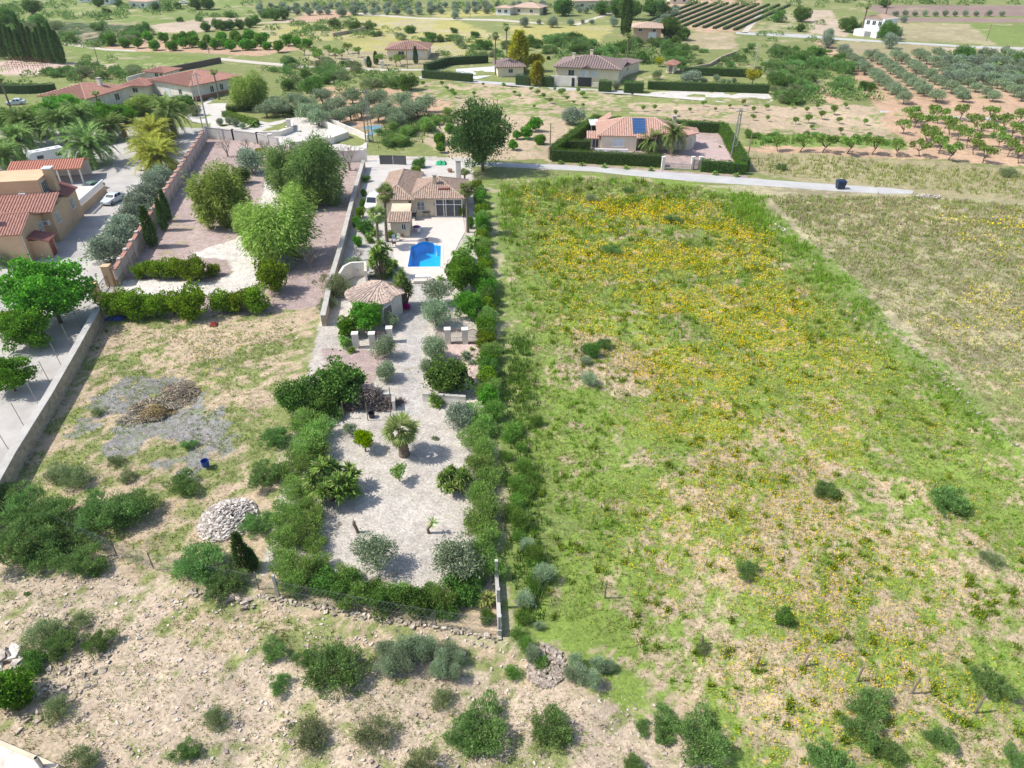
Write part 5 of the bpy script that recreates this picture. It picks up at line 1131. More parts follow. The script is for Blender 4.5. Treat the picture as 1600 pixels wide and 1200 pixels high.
K('yucy', 1.0, 'yucca', f_yucca(84, 5, .5, (.5,1.0), .85, L_YUCY)); K('agave', 1.0, 'agave', f_yucca(85, 1, .05, (.1,.2), .8, None, 'agave'), f_yucca(86, 3, .5, (.1,.3), .55, L_SILV, 'cactus'))
WID = {'phoenix':6.0,'phoenixy':7.0,'phoenixs':4.2,'fan':3.4,'fan2':3.4,'fanfat':3.8,'fanthin':2.8,'yucbig':5.2,'yuctall':4.0,'yuc':2.9,'yucy':2.5,'agave':1.6}
HGT = {'phoenix':4.6,'phoenixy':4.2,'phoenixs':2.4,'fan':8.6,'fan2':6.1,'fanfat':3.9,'fanthin':11.5,'yucbig':3.0,'yuctall':5.2,'yuc':1.9,'yucy':1.7,'agave':.8}
def f_bare(seed, n=7, h=3.4):
    def f():
        rg = random.Random(seed); rt = empty('bare_tree', (0,0,0)); mb = MB(); tw = MB(); mb.tube([(0,0,-.05),(.03,0,h*.18)], [.16,.12], 7)
        def br(p, d, l, r, dep, tgt):
            q = p + d*l; m = p + d*l*.5 + Vector((rg.gauss(0,.04),rg.gauss(0,.04),.03))*l; tgt.tube([p, m, q], [r, r*.8, r*.6], 5 if dep < 2 else 3, False)
            if dep >= 4: return
            for _ in range(3 if dep < 3 else 2):
                d2 = (d + Vector((rg.gauss(0,.5), rg.gauss(0,.5), rg.gauss(.12,.3)))).normalized(); br(q, d2, l*rg.uniform(.6,.8), r*.6, dep+1, tw if dep > 0 else mb)
        for k in range(n):
            a = 2*math.pi*k/n; br(Vector((.02,0,h*.16)), Vector((math.cos(a)*.55, math.sin(a)*.55, 1)).normalized(), h*.28, .07, 1, mb)
        mb.build('trunk', L_TWIG, rt); tw.build('twigs', L_TWIG, rt); return rt
    return f
K('bare', 1.0, 'tree', f_bare(90), f_bare(91, 5)); WID['bare'] = 3.4; HGT['bare'] = 3.4
USED = {}
def put(key, cx, cy, wpx, label, group=None, hs=1.0, base=None, cat=None, name=None, w=None, var=None, rz=None):
    """crown centre at photo reading (cx,cy), wpx wide; or base=(x,y) for the foot"""
    bs, h0, ct = KIND[key]; i = USED.get(key, 0); USED[key] = i + 1; vi = (i if var is None else var) % len(bs)
    w0 = WID.get(key, 1.0); H0 = HGT.get(key, h0)
    if base is not None: g = G(*base); W_ = w or wpx*depth(base[1])/FPX; s = W_/w0
    else:
        W_ = 2.0
        for _ in range(4):
            s = W_/w0; zc = H0*s*hs*.55; W_ = w or wpx*depth(cy, zc)/FPX
        s = W_/w0; g = G(cx, cy, H0*s*hs*.55)
    pr = proto((key, vi), bs[vi]); rt = pr[0]
    if pr[1]: o = copy_tree(rt)
    else: o = rt; pr[1] = True
    z = hz(g.x, g.y)
    o.location = (g.x, g.y, z - .02); o.rotation_euler = (0, 0, random.uniform(0, 6.28) if rz is None else rz); o.scale = (s, s, s*hs)
    for k_ in ('group',):
        if k_ in o: del o[k_]
    if name: o.name = name
    return tag(o, label, cat or ct, group)
# ------------------------------------------------------------------ planting: the plot
ORD = ['first','second','third','fourth','fifth','sixth','seventh','eighth','ninth','tenth','eleventh','twelfth','thirteenth','fourteenth','fifteenth','sixteenth','seventeenth','eighteenth','nineteenth','twentieth']
TENS = ['','','twenty','thirty','forty','fifty','sixty','seventy']
def ordn(i):
    if i < 20: return ORD[i]
    a, b = divmod(i+1, 10); return TENS[a] + '-' + ORD[b-1] if b else TENS[a][:-1] + 'ieth'
put('fan',0,0,0,'very tall slender fan palm rising in front of the villa roof edge',base=(605,378),w=3.1,rz=2.9)
put('fan2',0,0,0,'shorter fan palm with drooping crown beside the store room',base=(592,388),w=3.2,rz=3.0)
put('fan',0,0,0,'tall fan palm at the right end of the villa facade',base=(731,363),w=2.9,hs=.98,rz=1.9)
put('fanfat',0,0,0,'stout fan palm with ringed trunk standing alone in the pale gravel',base=(632,711),w=3.6,rz=0)
put('yuctall',594,403,54,'large many-headed yucca clump beside the pool, leafy to the ground',hs=.9)
put('yucbig',610,412,34,'smaller yucca head cluster right against the pool terrace edge',hs=1.0)
put('yuctall',629,447,38,'tall multi-stemmed yucca tree at the end of the round-ended garden house',hs=1.3)
put('pink',634,479,12,'magenta flowering shrub at the foot of the tall yucca')
put('bigbroad',573,493,52,'bright green fig tree hiding part of the garden house wall')
put('broad',542,510,34,'low bright green fig branches at the plot edge beside garden house')
put('yuc',538,532,28,'spiky yucca at the plot edge below the fig tree'); put('yuc',548,544,20,'small yucca leaning against the white gate pillar')
put('olive',612,500,24,'small path-side tree with bare trunk near garden house window',hs=1.1)
put('ball',600,541,38,'clipped olive bush in front of the white gate pillars, path side'); put('ball',601,574,36,'clipped olive bush nearest the pink gravel bed',hs=1.05)
put('olive',683,457,42,'grey olive tree just below the pool terrace'); put('ball',680,486,48,'round grey olive tree above the rusty garden gates'); put('ball',674,538,46,'round grey olive tree beside the white gate pillar')
put('ball',669,572,30,'small grey olive ball partly behind the green tree'); put('dark',699,583,76,'wide bushy green tree between the cactus bed and the path',hs=.85)
put('bigbroad',722,428,58,'broad bright green tree on the pool side boundary'); put('bigbroad',731,474,48,'second broad bright green tree by the boundary, below the first')
put('broad',746,436,30,'bright green crown reaching over the boundary to the meadow'); put('yucbig',722,396,42,'dense yucca clump at the pool terrace corner'); put('yuc',709,412,26,'small yucca close to the pool side steps')
put('phoenixs',737,376,34,'young date palm by the right end of the pool terrace'); put('phoenixs',688,434,16,'tiny palm at the terrace edge near the pump box'); put('fan2',726,276,22,'bright fan palm behind the villa roof by the boundary',hs=.5)
put('agave',727,553,26,'large cactus rosette in the reddish gravel bed',var=1); put('agave',738,564,18,'smaller cactus rosette in the reddish gravel bed',var=1); put('agave',737,544,12,'tiny cactus beside the rusty gate',var=0)
put('hbush',721,327,13,'rounded shrub at the glazed doors of the villa',hs=1.9); put('brbush',735,345,13,'tall narrow bright shrub along the villa boundary',hs=2.0); put('brbush',566,316,12,'tall narrow bright hedge bush beside the delivery van',hs=2.0)
put('brbush',568,300,10,'narrow hedge bush at the driveway edge uphill of the van',hs=1.5); put('dbush',571,278,14,'dark hedge bush near the entrance corner of the plot'); put('hbush',650,265,16,'leafy shrub behind the villa roof ridge',hs=1.2); put('dbush',656,252,22,'low dark bush at the entrance gate')
put('brbush',559,374,16,'tall green bush against the stone driveway wall',hs=1.6); put('yuc',577,370,22,'leafy yucca beside the two palm trunks',hs=1.2); put('hbush',610,365,12,'green bush at the palm base by the store room',hs=1.3); put('dbush',598,423,38,'low spreading green bush under the big yucca',hs=.5)
put('hbush',562,330,16,'green bush at the wall below the van',hs=1.5); put('brbush',556,345,15,'fresh green bush at the stone wall midway along the drive',hs=1.4); put('dark',570,352,26,'small leafy tree in the strip beside the drive',hs=1.1); put('olive',553,410,24,'grey leafy bush on the drive strip near the curved wall'); put('phoenixs',583,360,26,'young palm with arching fronds beside the two trunks')
put('bare',560,396,24,'bare-branched bush beside the driveway wall'); put('aut',559,358,8,'small reddish golden bush at the stone wall')
put('dark',527,592,88,'broad dark green carob tree on the plot edge, right lobe',hs=.85); put('dark',466,616,66,'dark green carob tree reaching out over the wild lot'); put('dark',498,628,60,'dark green tree lobe above the wild hedge',hs=.8)
put('yuc',527,643,30,'pale-edged yucca beside the dead brush arbour'); put('olive',545,669,22,'small olive bush beside the lime tree'); put('lime',569,690,34,'bright lime green citrus bush on the gravel')
put('yucbig',520,750,112,'massive many-headed yucca clump casting a shadow on the gravel',hs=1.0); put('almond',624,740,34,'sparse small tree in the middle of the gravel',hs=1.0,var=1); put('yucbig',709,746,68,'yucca clump with brown skirts at the meadow side hedge',hs=1.1)
put('oliveg',716,645,46,'grey-green olive bush at the top of the right wild hedge'); put('yuc',681,620,38,'green yucca pair in front of the low white wall',hs=1.1); put('agave',680,683,14,'tiny sprawling plant on the gravel beside the fan palm',var=1)
put('olive',585,865,64,'olive tree with short trunk standing near the front hedge'); put('olive',714,874,74,'wide olive tree at the lower right of the gravel'); put('yucy',760,934,36,'yellowish yucca with dry skirt at the plot corner')
for i,(x,y,w,h) in enumerate(((559,832,.55,1.4),(670,833,.6,1.5))):
    g = G(x,y); rt = empty('palm_stump', (g.x,g.y,0), 0, ('dead short palm stump leaning over in the gravel','short palm stump sprouting a few new fronds')[i], 'palm stump')
    MB().tube([(0,0,-.02),(-.05,0,.45),((-.2,.25)[i],0,.95),((-.15,.35)[i],.05,1.15)], [.13,.12,.14,.11], 8).build('trunk', M_PALMBARK, rt)
    o_ = []; rosette(np.random.default_rng(i), np.array([(-.15,.35)[i],0,1.15]), .7 if i else .3, 14 if i else 8, o_, (-.2,1.2)); quads_obj('fronds', np.concatenate(o_), L_YUC if i else L_DEAD, rt)
# wild hedges, each bush its own object
hl = [(478,655,58),(498,668,50),(484,690,64),(500,700,44),(470,722,60),(488,735,46),(463,760,52),(486,790,50),(455,800,60),(478,818,62),(448,838,56),(470,852,64),(492,846,44),(450,878,58),(476,886,60),(498,880,42),(462,905,50),(440,858,40)]
for i,(x,y,w) in enumerate(q_ for n_, q_ in enumerate(hl) if n_ % 6 != 5): put('wild', x-3, y, w*.98, 'loose yellow-green bush, %s from the top of the hedge nearest the rock pile' % ordn(i), 'bushes of the wild hedge by the rock pile', hs=random.uniform(.75,1.05), cat='hedge bush')
hr = [(738,642,40),(752,660,40),(740,682,42),(756,700,40),(745,722,44),(757,745,42),(748,768,44),(758,792,44),(745,812,44),(758,835,46),(748,858,44),(760,880,44),(757,610,34)]
for i,(x,y,w) in enumerate(hr): put('wild', x+2, y, w*1.15, 'loose yellow-green bush, %s from the top of the hedge nearest the meadow' % ordn(i), 'bushes of the wild hedge by the meadow', hs=random.uniform(.75,1.0), cat='hedge bush')
hf = [(505,905,54),(530,915,66),(556,925,50),(580,918,46),(597,932,60),(622,925,50),(645,935,58),(668,930,44),(690,928,50),(716,915,66),(738,912,44),(540,895,40),(762,962,30),(700,950,40)]
for i,(x,y,w) in enumerate(hf): put('dbush' if i % 3 != 2 else 'wild', x, y, w, 'leafy green bush, %s along the front wire fence counting from the braced post' % ordn(i), 'bushes along the front wire fence', hs=random.uniform(.8,1.05), cat='hedge bush')
# hedge on the meadow boundary seen beyond the wall
hb = [(746,288,15),(748,306,16),(750,326,17),(752,346,18),(753,368,19),(755,392,20),(756,416,22),(757,445,26),(758,476,27),(758,506,24),(759,532,24),(760,560,26),(762,588,28),(764,618,26)]
hb = sorted(hb + [((a_[0]+b_[0])/2+4, (a_[1]+b_[1])/2, (a_[2]+b_[2])/2) for a_, b_ in zip(hb, hb[1:])], key=lambda q: q[1])
for i,(x,y,w) in enumerate(hb): put(('hbush','dbush','brbush','wild')[i*7%4], x, y, w*1.35, 'upright hedge bush, %s from the road along the meadow boundary' % ordn(i), 'tall boundary hedge of the meadow', hs=random.uniform(.9,1.35), cat='hedge bush')
# ------------------------------------------------------------------ lots at the left
put('pepper',345,308,86,'round yellow-green pepper tree nearest the long garden wall',hs=1.05); put('pepper',428,358,112,'wide pepper tree in front of the white gravel drive bend',hs=.9); put('pepper',386,345,48,'small pepper tree crown at the drive edge, joined to the wide one')
put('pepperd',492,262,90,'tall dark pepper tree nearest the villa entrance',hs=1.15); put('pepperd',445,262,76,'tall feathery pepper tree beside the white drive',hs=1.1); put('pepper',470,300,60,'lower pepper tree crown between the two tall ones',hs=.8)
put('hbush',423,426,52,'bushy yellow-green tree standing at the drive bend',hs=1.35); put('oliveg',390,249,46,'silvery bush below the panelled wall'); put('dark',374,272,30,'dark straggly tree behind the round pepper tree'); put('oliveg',445,408,30,'small silvery bush by the drive bend tree')
put('bare',352,226,34,'bare tree before the panelled wall, closest to the concrete pole'); put('bare',384,224,24,'small bare tree in front of the second wall panel',var=1); put('bare',412,226,26,'slender bare tree close to the white wall end',var=0); put('bare',543,240,48,'large bare tree by the villa entrance',var=1); put('bare',482,398,56,'wide leafless bush beside the stone driveway wall',hs=.7); put('bare',560,420,20,'leafless shrub inside the stone wall near the curved wall')
put('aut',405,236,16,'golden brown bush at the white wall end',hs=.6); put('gbush',524,440,60,'straggly olive-brown bush at the back of the garden house'); put('gbush',512,470,34,'dry olive-brown shrub beside the stone boundary')
for i,(x,y,w) in enumerate(((217,422,26),(240,417,36),(268,417,38),(299,417,46),(332,420,24))): put('hbush', x, y, w, 'round bushy shrub, %s from the long wall in the island hedge of the drive' % ordn(i), 'island hedge inside the white drive', hs=1.05, cat='hedge bush')
for i,(x,y,w) in enumerate(((180,471,50),(206,473,50),(236,473,46),(266,471,42),(294,469,58),(345,469,40),(370,467,40),(397,464,46))): put('hbush', x, y, w, 'round bushy shrub, %s from the gate in the front hedge of the drive' % ordn(i), 'front hedge of the white drive', hs=1.1, cat='hedge bush')
for i,(x,y,w) in enumerate(((165,385,60),(182,367,54),(196,350,52),(207,333,50),(217,316,48),(228,300,46),(237,285,44),(247,272,42))): put('oliveg', x, y, w, 'big clipped grey-green olive, %s from the gate along the long wall' % ordn(i), 'olive row beside the long garden wall', hs=.9)
for i,(b,w,lb) in enumerate((((240,386),1.35,'dark cypress against the long wall, nearest the gate'),((258,360),1.0,'slim dark cypress in the middle of the three by the long wall'),((264,346),1.0,'slim dark cypress farthest up the long wall'))): put('cyp',0,0,0,lb,base=b,w=w,hs=(.85,.95,.95)[i])
put('bigbroad',75,455,126,'very large bright green leafy tree beside the courtyard gate',hs=.85); put('bigbroad',35,512,80,'bright green tree between large gate tree and the retaining wall',hs=.85); put('bigbroad',12,585,72,'bright green tree at the left edge of the lower yard',hs=.85); put('hbush',8,500,50,'yellow-green bush at the left edge behind the bright trees'); put('ball',2,404,24,'clipped round bush at the corner of the tan house')
for x,y,w,lb,k_,s in ((22,215,58,'date palm at the left edge behind the carport','phoenix',1),(40,200,48,'date palm just left of the caravan','phoenix',1),(58,190,44,'date palm behind the caravan roof','phoenix',1),(95,200,50,'date palm between caravan and the round planter','phoenix',1),(134,222,66,'large date palm at the end of the orange tiled carport','phoenix',1),(124,190,48,'date palm in the middle of the palm garden','phoenix',1),
    (170,196,44,'date palm beside the tan stone pillar','phoenix',1),(266,185,52,'dark date palm at the top of the long garden wall','phoenix',1),(236,205,60,'bright golden date palm clump, farther half','phoenixy',1),(243,238,66,'bright golden date palm clump, nearer half','phoenixy',1),(5,240,44,'date palm cut by the left edge beside the tan house','phoenix',1)):
    put(k_, x, y, w*1.28, lb)
put('phoenixy',232,222,70,'bright golden date palm clump, middle crown leaning to the courtyard'); put('phoenixy',247,195,60,'bright golden date palm clump, crown nearest the dark palm')
put('fanthin',0,0,0,'slim tall palm in front of the red-roofed bungalow wall',base=(158,178),w=2.6,hs=.45); put('fanthin',0,0,0,'slim palm at the corner of the brick plinth bungalow',base=(343,157),w=2.8,hs=.6); put('fanthin',0,0,0,'slim palm at the far left edge',base=(18,172),w=3.0,hs=.6); put('phoenix',408,148,26,'palm beside the white terrace garden'); put('phoenixs',394,192,20,'small palm in the garden island of the white terrace')
for x,y,w,lb in ((100,166,60,'bright green tree in front of the red-roofed bungalow'),(72,176,46,'bright green tree behind the date palms, left of two'),(128,178,52,'bright green low tree in the middle of the palm garden'),(165,178,50,'bright green low tree beside the golden palms'),(195,178,38,'light green tree right behind the stone pillar')): put('bigbroad',x,y,w,lb,hs=.7)
put('oliveg',142,183,26,'grey bush amid the green trees of the palm garden'); put('pepper',222,163,44,'light feathery tree in front of the joining annex',hs=.6); put('pepper',383,143,52,'large green tree beside the white terrace hedge'); put('dark',400,135,36,'darker green tree behind the large terrace tree'); put('dark',5,185,40,'dark tree at the left edge beyond the courtyard')
put('dbush',283,158,34,'dark clipped shrub block by the paved drive'); put('dbush',258,160,26,'dark shrub next to the brick plinth bungalow'); put('gbush',300,170,30,'grey shrub on the bank of the paved drive')
for i,(x,y,w) in enumerate(((343,190,12),(358,187,14),(368,190,14),(378,194,12))): put('ball',x,y,w,'small round clipped shrub, %s from the concrete pole in the terrace garden' % ordn(i),'round shrubs of the white terrace garden')
put('brbush',16,1072,70,'bright green bush at the left edge above the white roof corner',hs=1.1)
# wild lot shrubs
for i,(x,y,w,k_,lb) in enumerate(((430,678,52,'bush','green scrub bush outside the hedge, uphill of the dark one'),(417,735,66,'bush','large scrub bush with a brown side next to the wild hedge'),(404,812,60,'bush','dense green scrub bush right beside the rock pile'),(284,746,56,'bush','rounded green scrub bush on the open lot below the ash patch'),
    (310,878,96,'bush','sprawling blue-green scrub above the fence line'),(352,905,70,'bush','low sprawling scrub beside the two small cypresses'),(116,740,60,'gbush','grey feathery bush at the foot of the retaining wall, nearer'),(88,735,50,'gbush','second grey feathery bush by the retaining wall'),(176,715,32,'gbush','dry brownish bush beside the earth mound'),(150,640,26,'gbush','small dry bush at the edge of the ash patch'),(196,740,34,'gbush','thin dry shrub beside the white stone'),
    (294,690,24,'bush','small green weed bush at the ash patch rim'),(30,790,90,'bush','scrub thicket bush at the left edge, highest'),(80,800,90,'bush','scrub thicket bush behind the wire fence'),(30,840,100,'bush','scrub thicket bush at the left edge, lower'),(100,830,80,'bush','scrub thicket bush in the middle'),(160,790,90,'bush','scrub thicket bush with pale twigs'),(200,785,80,'bush','scrub thicket bush at the end nearest the lot track'),(125,868,78,'bush','rounded scrub bush in front of the wire fence'),(55,860,70,'bush','low scrub bush in front of the thicket'),(10,770,60,'bush','scrub bush tight against the retaining wall end'),
    (60,985,80,'gbush','olive-brown mound of scrub beside the tree shadow'),(90,1005,60,'bush','leafy scrub on the stony bank'),(120,965,46,'gbush','dark low shrub on the crest of the stony bank'),(150,1000,50,'bush','low green bush spreading over the stones'),(50,1030,46,'dbush','dark green shrub between slab boulders'),(85,1105,60,'gbush','shaded low shrub above the white roof corner'),(128,1185,64,'gbush','grey-green shrub touching the white roof corner'),
    (427,1017,44,'bush','small dense green shrub in front of the plot corner'),(438,1068,38,'bush','smallest round green shrub on the pale slope'),(520,1040,108,'bush','broad dark green shrub mass under the front fence'),(482,1028,44,'bush','light shrub joined to the broad dark mass'),(480,1142,76,'gbush','grey-green shrub low on the pale slope'),(578,1142,72,'gbush','open twiggy grey-green shrub on the pale slope'),(690,1088,50,'gbush','brownish round shrub on the slope below the tall weeds'),(755,1130,96,'bush','big fresh green shrub with a lower lobe on the slope'),(715,1142,50,'bush','lower lobe shrub beside the big fresh green one'),
    (862,1132,84,'bush','big oval green shrub standing alone on the slope'),(1042,1130,60,'bush','conical green shrub on the meadow edge'),(1098,1150,92,'bush','wide green shrub behind the conical one'),(1005,1132,30,'bush','small side shrub left of the conical one'),(655,1190,70,'gbush','grey shrub cut by the bottom edge, beside pale stones'),(990,1192,40,'bush','shrub cut by the bottom edge in mid slope'),(335,1120,50,'gbush','thin low shrub on the bare pale soil'),(290,1172,44,'bush','small green shrub low on the pale soil'),(40,925,10,'bush','tiny weed at the tree shadow'),
    (1225,967,36,'dbush','small dark green bush beside yellow flowers in the low meadow'),(1168,888,40,'bush','low round green bush in the middle meadow'),(1485,775,66,'bush','wide dark green bush with a stake in front'),(1545,870,42,'gbush','grey-green bush near the right edge of the low meadow'),(1548,1065,62,'bush','green bush behind a leaning stake'),(1360,1100,70,'bush','green bush below the row of stakes'),(1350,1145,60,'bush','fresh green shrub lower in the row of stakes'),(1395,1175,54,'bush','green shrub near the bottom edge, beside another'),(1300,1188,80,'bush','big green shrub cut by the bottom edge of the meadow'),(1590,1180,40,'bush','green shrub cut by the lower corner'),(1475,1155,48,'bush','bright small shrub low in the meadow corner'),(1290,760,44,'bush','ring-shaped grassy bush with a dry middle'),
    (954,387,34,'bush','dark round bush alone in the yellow meadow'),(923,307,28,'gbush','grey-green round bush high in the meadow'),(1052,340,28,'bush','dark low bush near the meadow top bank'),(983,295,18,'bush','dark bush by the thin stakes at the meadow top'),(1100,1010,30,'gbush','low dry bush beside a stake'),(925,545,34,'dbush','leafy bush on the small pale mound'),(915,565,22,'silver','silver plant on the small pale mound'),(945,535,30,'bush','green bush on the far side of the pale mound'),(920,590,34,'silver','silver-green spread at the front of the pale mound'),
    (1222,257,20,'bush','low dark bush on the olive-brown strip'),(1577,267,36,'gbush','grey heap-like bush at the right edge below the orchard'))):
    put(k_, x, y, w*.93, lb, hs=random.uniform(.75,1.0))
for b,w,lb,h in (((383,888),.9,'small dark cypress at the plot corner, taller of the pair',.75),((396,888),.7,'short dark cypress beside the taller one at the plot corner',.55)): put('cyp',0,0,0,lb,base=b,w=w,hs=h)
# silver weeds in front of and beside the plot
for i in range(22): put('silver', 600+i*5.6+random.uniform(-3,3), random.uniform(1003,1048), random.uniform(26,38), 'tall silvery thistle clump, %s from the left in the weedy bank under the front fence' % ordn(i), 'silvery weeds under the front fence', hs=random.uniform(1.1,1.6), cat='weed')
for i in range(30):
    y = 640 + i*14; x = 798 + (y-640)*.07 + random.gauss(4,15); put('silver' if y > 840 and i % 3 == 0 else 'weedy', x, y, random.uniform(18,40), 'silvery green weed clump, %s from the top of the strip between plot hedge and meadow' % ordn(i), 'weeds on the strip beside the plot hedge', hs=random.uniform(.8,1.3), cat='weed')
for i in range(8): put('silver', 890+i*9, random.uniform(1015,1060), random.uniform(22,34), 'greyish tall weed clump, %s counted away from the rubble spread at the meadow corner' % ordn(i), 'grey weeds by the rubble', hs=1.3, cat='weed')
# ------------------------------------------------------------------ far trees
put('pine',753,207,88,'tall dark pine standing at the far end of the plot beside the road',hs=1.0)
put('fanthin',0,0,0,'tall thin palm in front of the grey-roofed villa outbuildings',base=(979,97),w=3.2,hs=.62); put('fanthin',0,0,0,'tall thin palm beside the low grey-roofed house, left of the pair',base=(774,117),w=2.8,hs=.95); put('fanthin',0,0,0,'tall thin palm beside the low grey-roofed house, right of the pair',base=(792,104),w=3.0,hs=.95)
put('phoenix',0,0,0,'date palm before the solar panel house, nearer the porch',base=(1016,238),w=5.0,hs=1.15); put('phoenix',0,0,0,'date palm with thick leaning trunk at the paved entry of the solar panel house',base=(1049,241),w=5.8,hs=1.15)
for i,(x,y) in enumerate(((876,256),(909,259),(944,262),(978,264),(1017,267),(1117,273),(1150,276))): put('phoenixs',0,0,0,'small roadside palm seedling, %s from the wooden pole before the clipped hedge' % ordn(i),'palm seedlings along the roadside hedge',base=(x,y),w=1.3)
for x,y,w,k_,lb in ((1112,198,8,'hbush','small green plant at the rear of the pink gravel yard'),(1125,228,8,'agave','agave at the hedge side of the pink gravel yard'),(1118,245,6,'agave','small agave near the low hedge'),(1105,200,5,'agave','tiny plant beside the rear hedge')): put(k_,x,y,w,lb)
OT = ((425,162),(460,155),(475,162),(507,172),(503,150),(525,162),(550,150),(547,175),(530,180),(564,170),(592,155),(590,177),(604,172),(627,157),(635,175),(642,170),(652,172),(620,187),(665,160),(617,180),(415,170),(440,167),(482,172),(497,182),(575,158))
for i,(x,y) in enumerate(OT): put('olive', x, y, random.uniform(28,38), 'grey-green olive tree, %s counted in the small grove beside the teal pool cover' % ordn(i), 'olives of the small grove by the white terrace', hs=.8)
nn = 0
for r in range(11):
    a = G(1322+0,92); b = G(1408,158); d = (b-a); L = d.length; dv = d/L; side = Vector((-dv.y, dv.x, 0)) 
    for k_ in range(13):
        g = a + dv*(k_*5.4) - (-side)*0 + Vector((7.6*r, 0.5*r, 0)) + Vector((random.gauss(0,.4), random.gauss(0,.5), 0))
        px_ = 800 + FPX*g.x/((CAM_H*SN + g.y*CS)); 
        if px_ > 1635: continue
        nn += 1; o = put('olive', 0, 0, 0, 'olive tree in the red-soil grove, %s tree from the far end of the %s row' % (ordn(k_), ordn(r)), 'olives of the red-soil grove', base=None, w=1) if False else None
        pr = proto(('olive', nn % 3), KIND['olive'][0][nn % 3]); o = copy_tree(pr[0]) if pr[1] else pr[0]; pr[1] = True
        s = random.uniform(3.3,4.3); o.location = (g.x,g.y,0); o.scale = (s,s,s*.85); o.rotation_euler = (0,0,random.uniform(0,6)); tag(o, 'olive tree in the red-soil grove, %s tree from the far end of the %s row' % (ordn(k_), ordn(r)), 'tree', 'olives of the red-soil grove')
AL = ((60,940),(200,950),(335,960),(490,965),(645,970),(800,975),(945,980),(1120,1010),(1340,1020),(1565,1025),(880,770),(840,840),(910,805),(960,830),(990,880),(1130,850),(1180,885),(1020,920),(1065,960),(1240,930),(1280,970),(1330,860),(1440,930),(1495,980),(1525,860),(1595,900),(1415,790),(1475,820),(1370,760),(1560,765),(1195,755),(1060,780),(1015,745),(1280,820),(1100,810),(1400,870))
for i,(x,y) in enumerate(AL): 
    if i < 10: pos = '%s from the wooden pole in the front row' % ordn(i)
    else:
        rk = sorted(AL[10:], key=lambda q: q[1]); j_ = rk.index((x,y)); row = sorted(rk[j_//5*5:j_//5*5+5]); pos = '%s from the left in the %s inner row' % (ordn(row.index((x,y))), ordn(j_//5))
    put('almond', 0, 0, 0, 'almond tree on red soil, ' + pos, 'almond trees on red soil', base=(1200+x/4, y/4), w=random.uniform(3.3,4.2), hs=1.0)
YT = [(1200+x/4,y/4,w) for x,y,w in ((250,760,13),(330,735,13),(410,710,14),(170,770,11),(240,690,9),(440,760,10),(455,815,10),(600,770,10),(480,670,8),(150,660,8),(310,665,8),(630,845,9),(270,800,7))] + \
     [(800+x/4,y/4,w) for x,y,w in ((890,670,9),(820,680,8),(1020,715,9),(1110,690,7),(1195,660,9),(1270,690,6),(1360,665,6),(1440,650,9),(1510,690,9),(1505,740,9),(1590,670,9),(1590,750,9),(160,585,9),(310,588,12),(200,608,9),(240,635,9),(440,595,9),(410,575,8),(265,563,6),(120,560,7),(15,585,7),(45,602,7),(345,615,8),(385,640,6),(140,665,6),(440,665,7))] + \
     [(400+x/4,y/4,w) for x,y,w in ((1165,530,8),(1195,560,7),(1240,600,9),(1225,580,8),(1360,590,8),(1545,540,8),(940,540,9),(955,590,8),(1045,530,8),(1420,530,6))]
YT.sort(key=lambda q: (q[0]))
for i,(x,y,w) in enumerate(YT): put('sapling', 0, 0, 0, 'small young fruit tree, %s from the left in the pale rows above the road' % ordn(i), 'young fruit trees in the pale fields', base=(x, y+3), w=w*depth(y)/FPX)
for i,(x,y,w) in enumerate(((837,193,22),(823,208,20),(843,216,18),(800,228,16),(702,200,16),(685,215,20),(690,230,16),(712,222,14),(722,205,12),(806,212,14))): put('broad', x, y, w, 'leafy fruit tree on ploughed earth, %s counted from the pine tree side' % ordn(i), 'fruit trees by the pine')
put('oliveg',895,178,38,'feathery grey tamarisk at the corner of the clipped hedge',hs=.8)
RT = ((172,62),(195,66),(215,67),(241,70),(267,70),(285,67),(303,64),(315,69),(325,62),(335,68),(350,66),(360,71),(372,62),(382,68),(395,70),(255,58),(275,60),(232,57),(405,62),(417,70),(434,72),(449,62),(463,64),(412,58),(368,57),(345,57),(390,55),(300,57),(480,66),(285,57))
for i,(x,y) in enumerate(RT): put('broad', x, y, random.uniform(15,20), 'round green orchard tree on far red soil, %s counted along its rows' % ordn(i), 'round orchard trees on red soil', hs=.9)
CT = ((0,92,74),(8,93,72),(24,94,60),(31,95,62),(39,96,72),(46,95,76),(52,96,58),(60,97,64),(66,98,78),(73,98,66),(80,99,70),(87,99,72),(93,100,76),(100,100,72),(17,93,66))
for i,(x,yb,yt) in enumerate(CT): put('cyp',0,0,0,'dark tall cypress, %s of the dense windbreak row above the bare vine patch' % ordn(i),'cypress windbreak row',base=(x,yb),w=1.75,hs=random.uniform(.9,1.55))
for b,w,h,lb in (((588,101),1.3,.55,'small dark cypress on the dry orchard, taller of two by the pillar'),((577,105),1.3,.45,'small dark cypress beside the lone white lane pillar'),((650,100),1.2,.8,'slim cypress against the lone cream bungalow wall'),((974,56),2.2,1.2,'tall cypress near the brick house, shorter of two'),((980,58),2.2,1.4,'tallest cypress near the brick house'),((857,93),1,.2,'small cypress by the hedge')): put('cyp',0,0,0,lb,base=b,w=w,hs=h)
put('gcyp',0,0,0,'golden conical cypress beside the low grey-roofed house',base=(811,112),w=5,hs=.42); put('gcyp',0,0,0,'small golden cypress between clipped hedge blocks',base=(839,134),w=3.2,hs=.36); put('aut',838,96,26,'broad golden-green tree by the flat white carport'); put('aut',1178,118,24,'golden tree at the end of the clipped garden'); put('aut',1030,96,14,'small yellow-green tree behind the garden shed'); put('gbush',1026,114,18,'dark tree on the paved yard right of the long outbuilding',hs=1.5)
put('oliveg',1080,120,38,'wide grey-green tree inside the clipped garden',hs=.7)
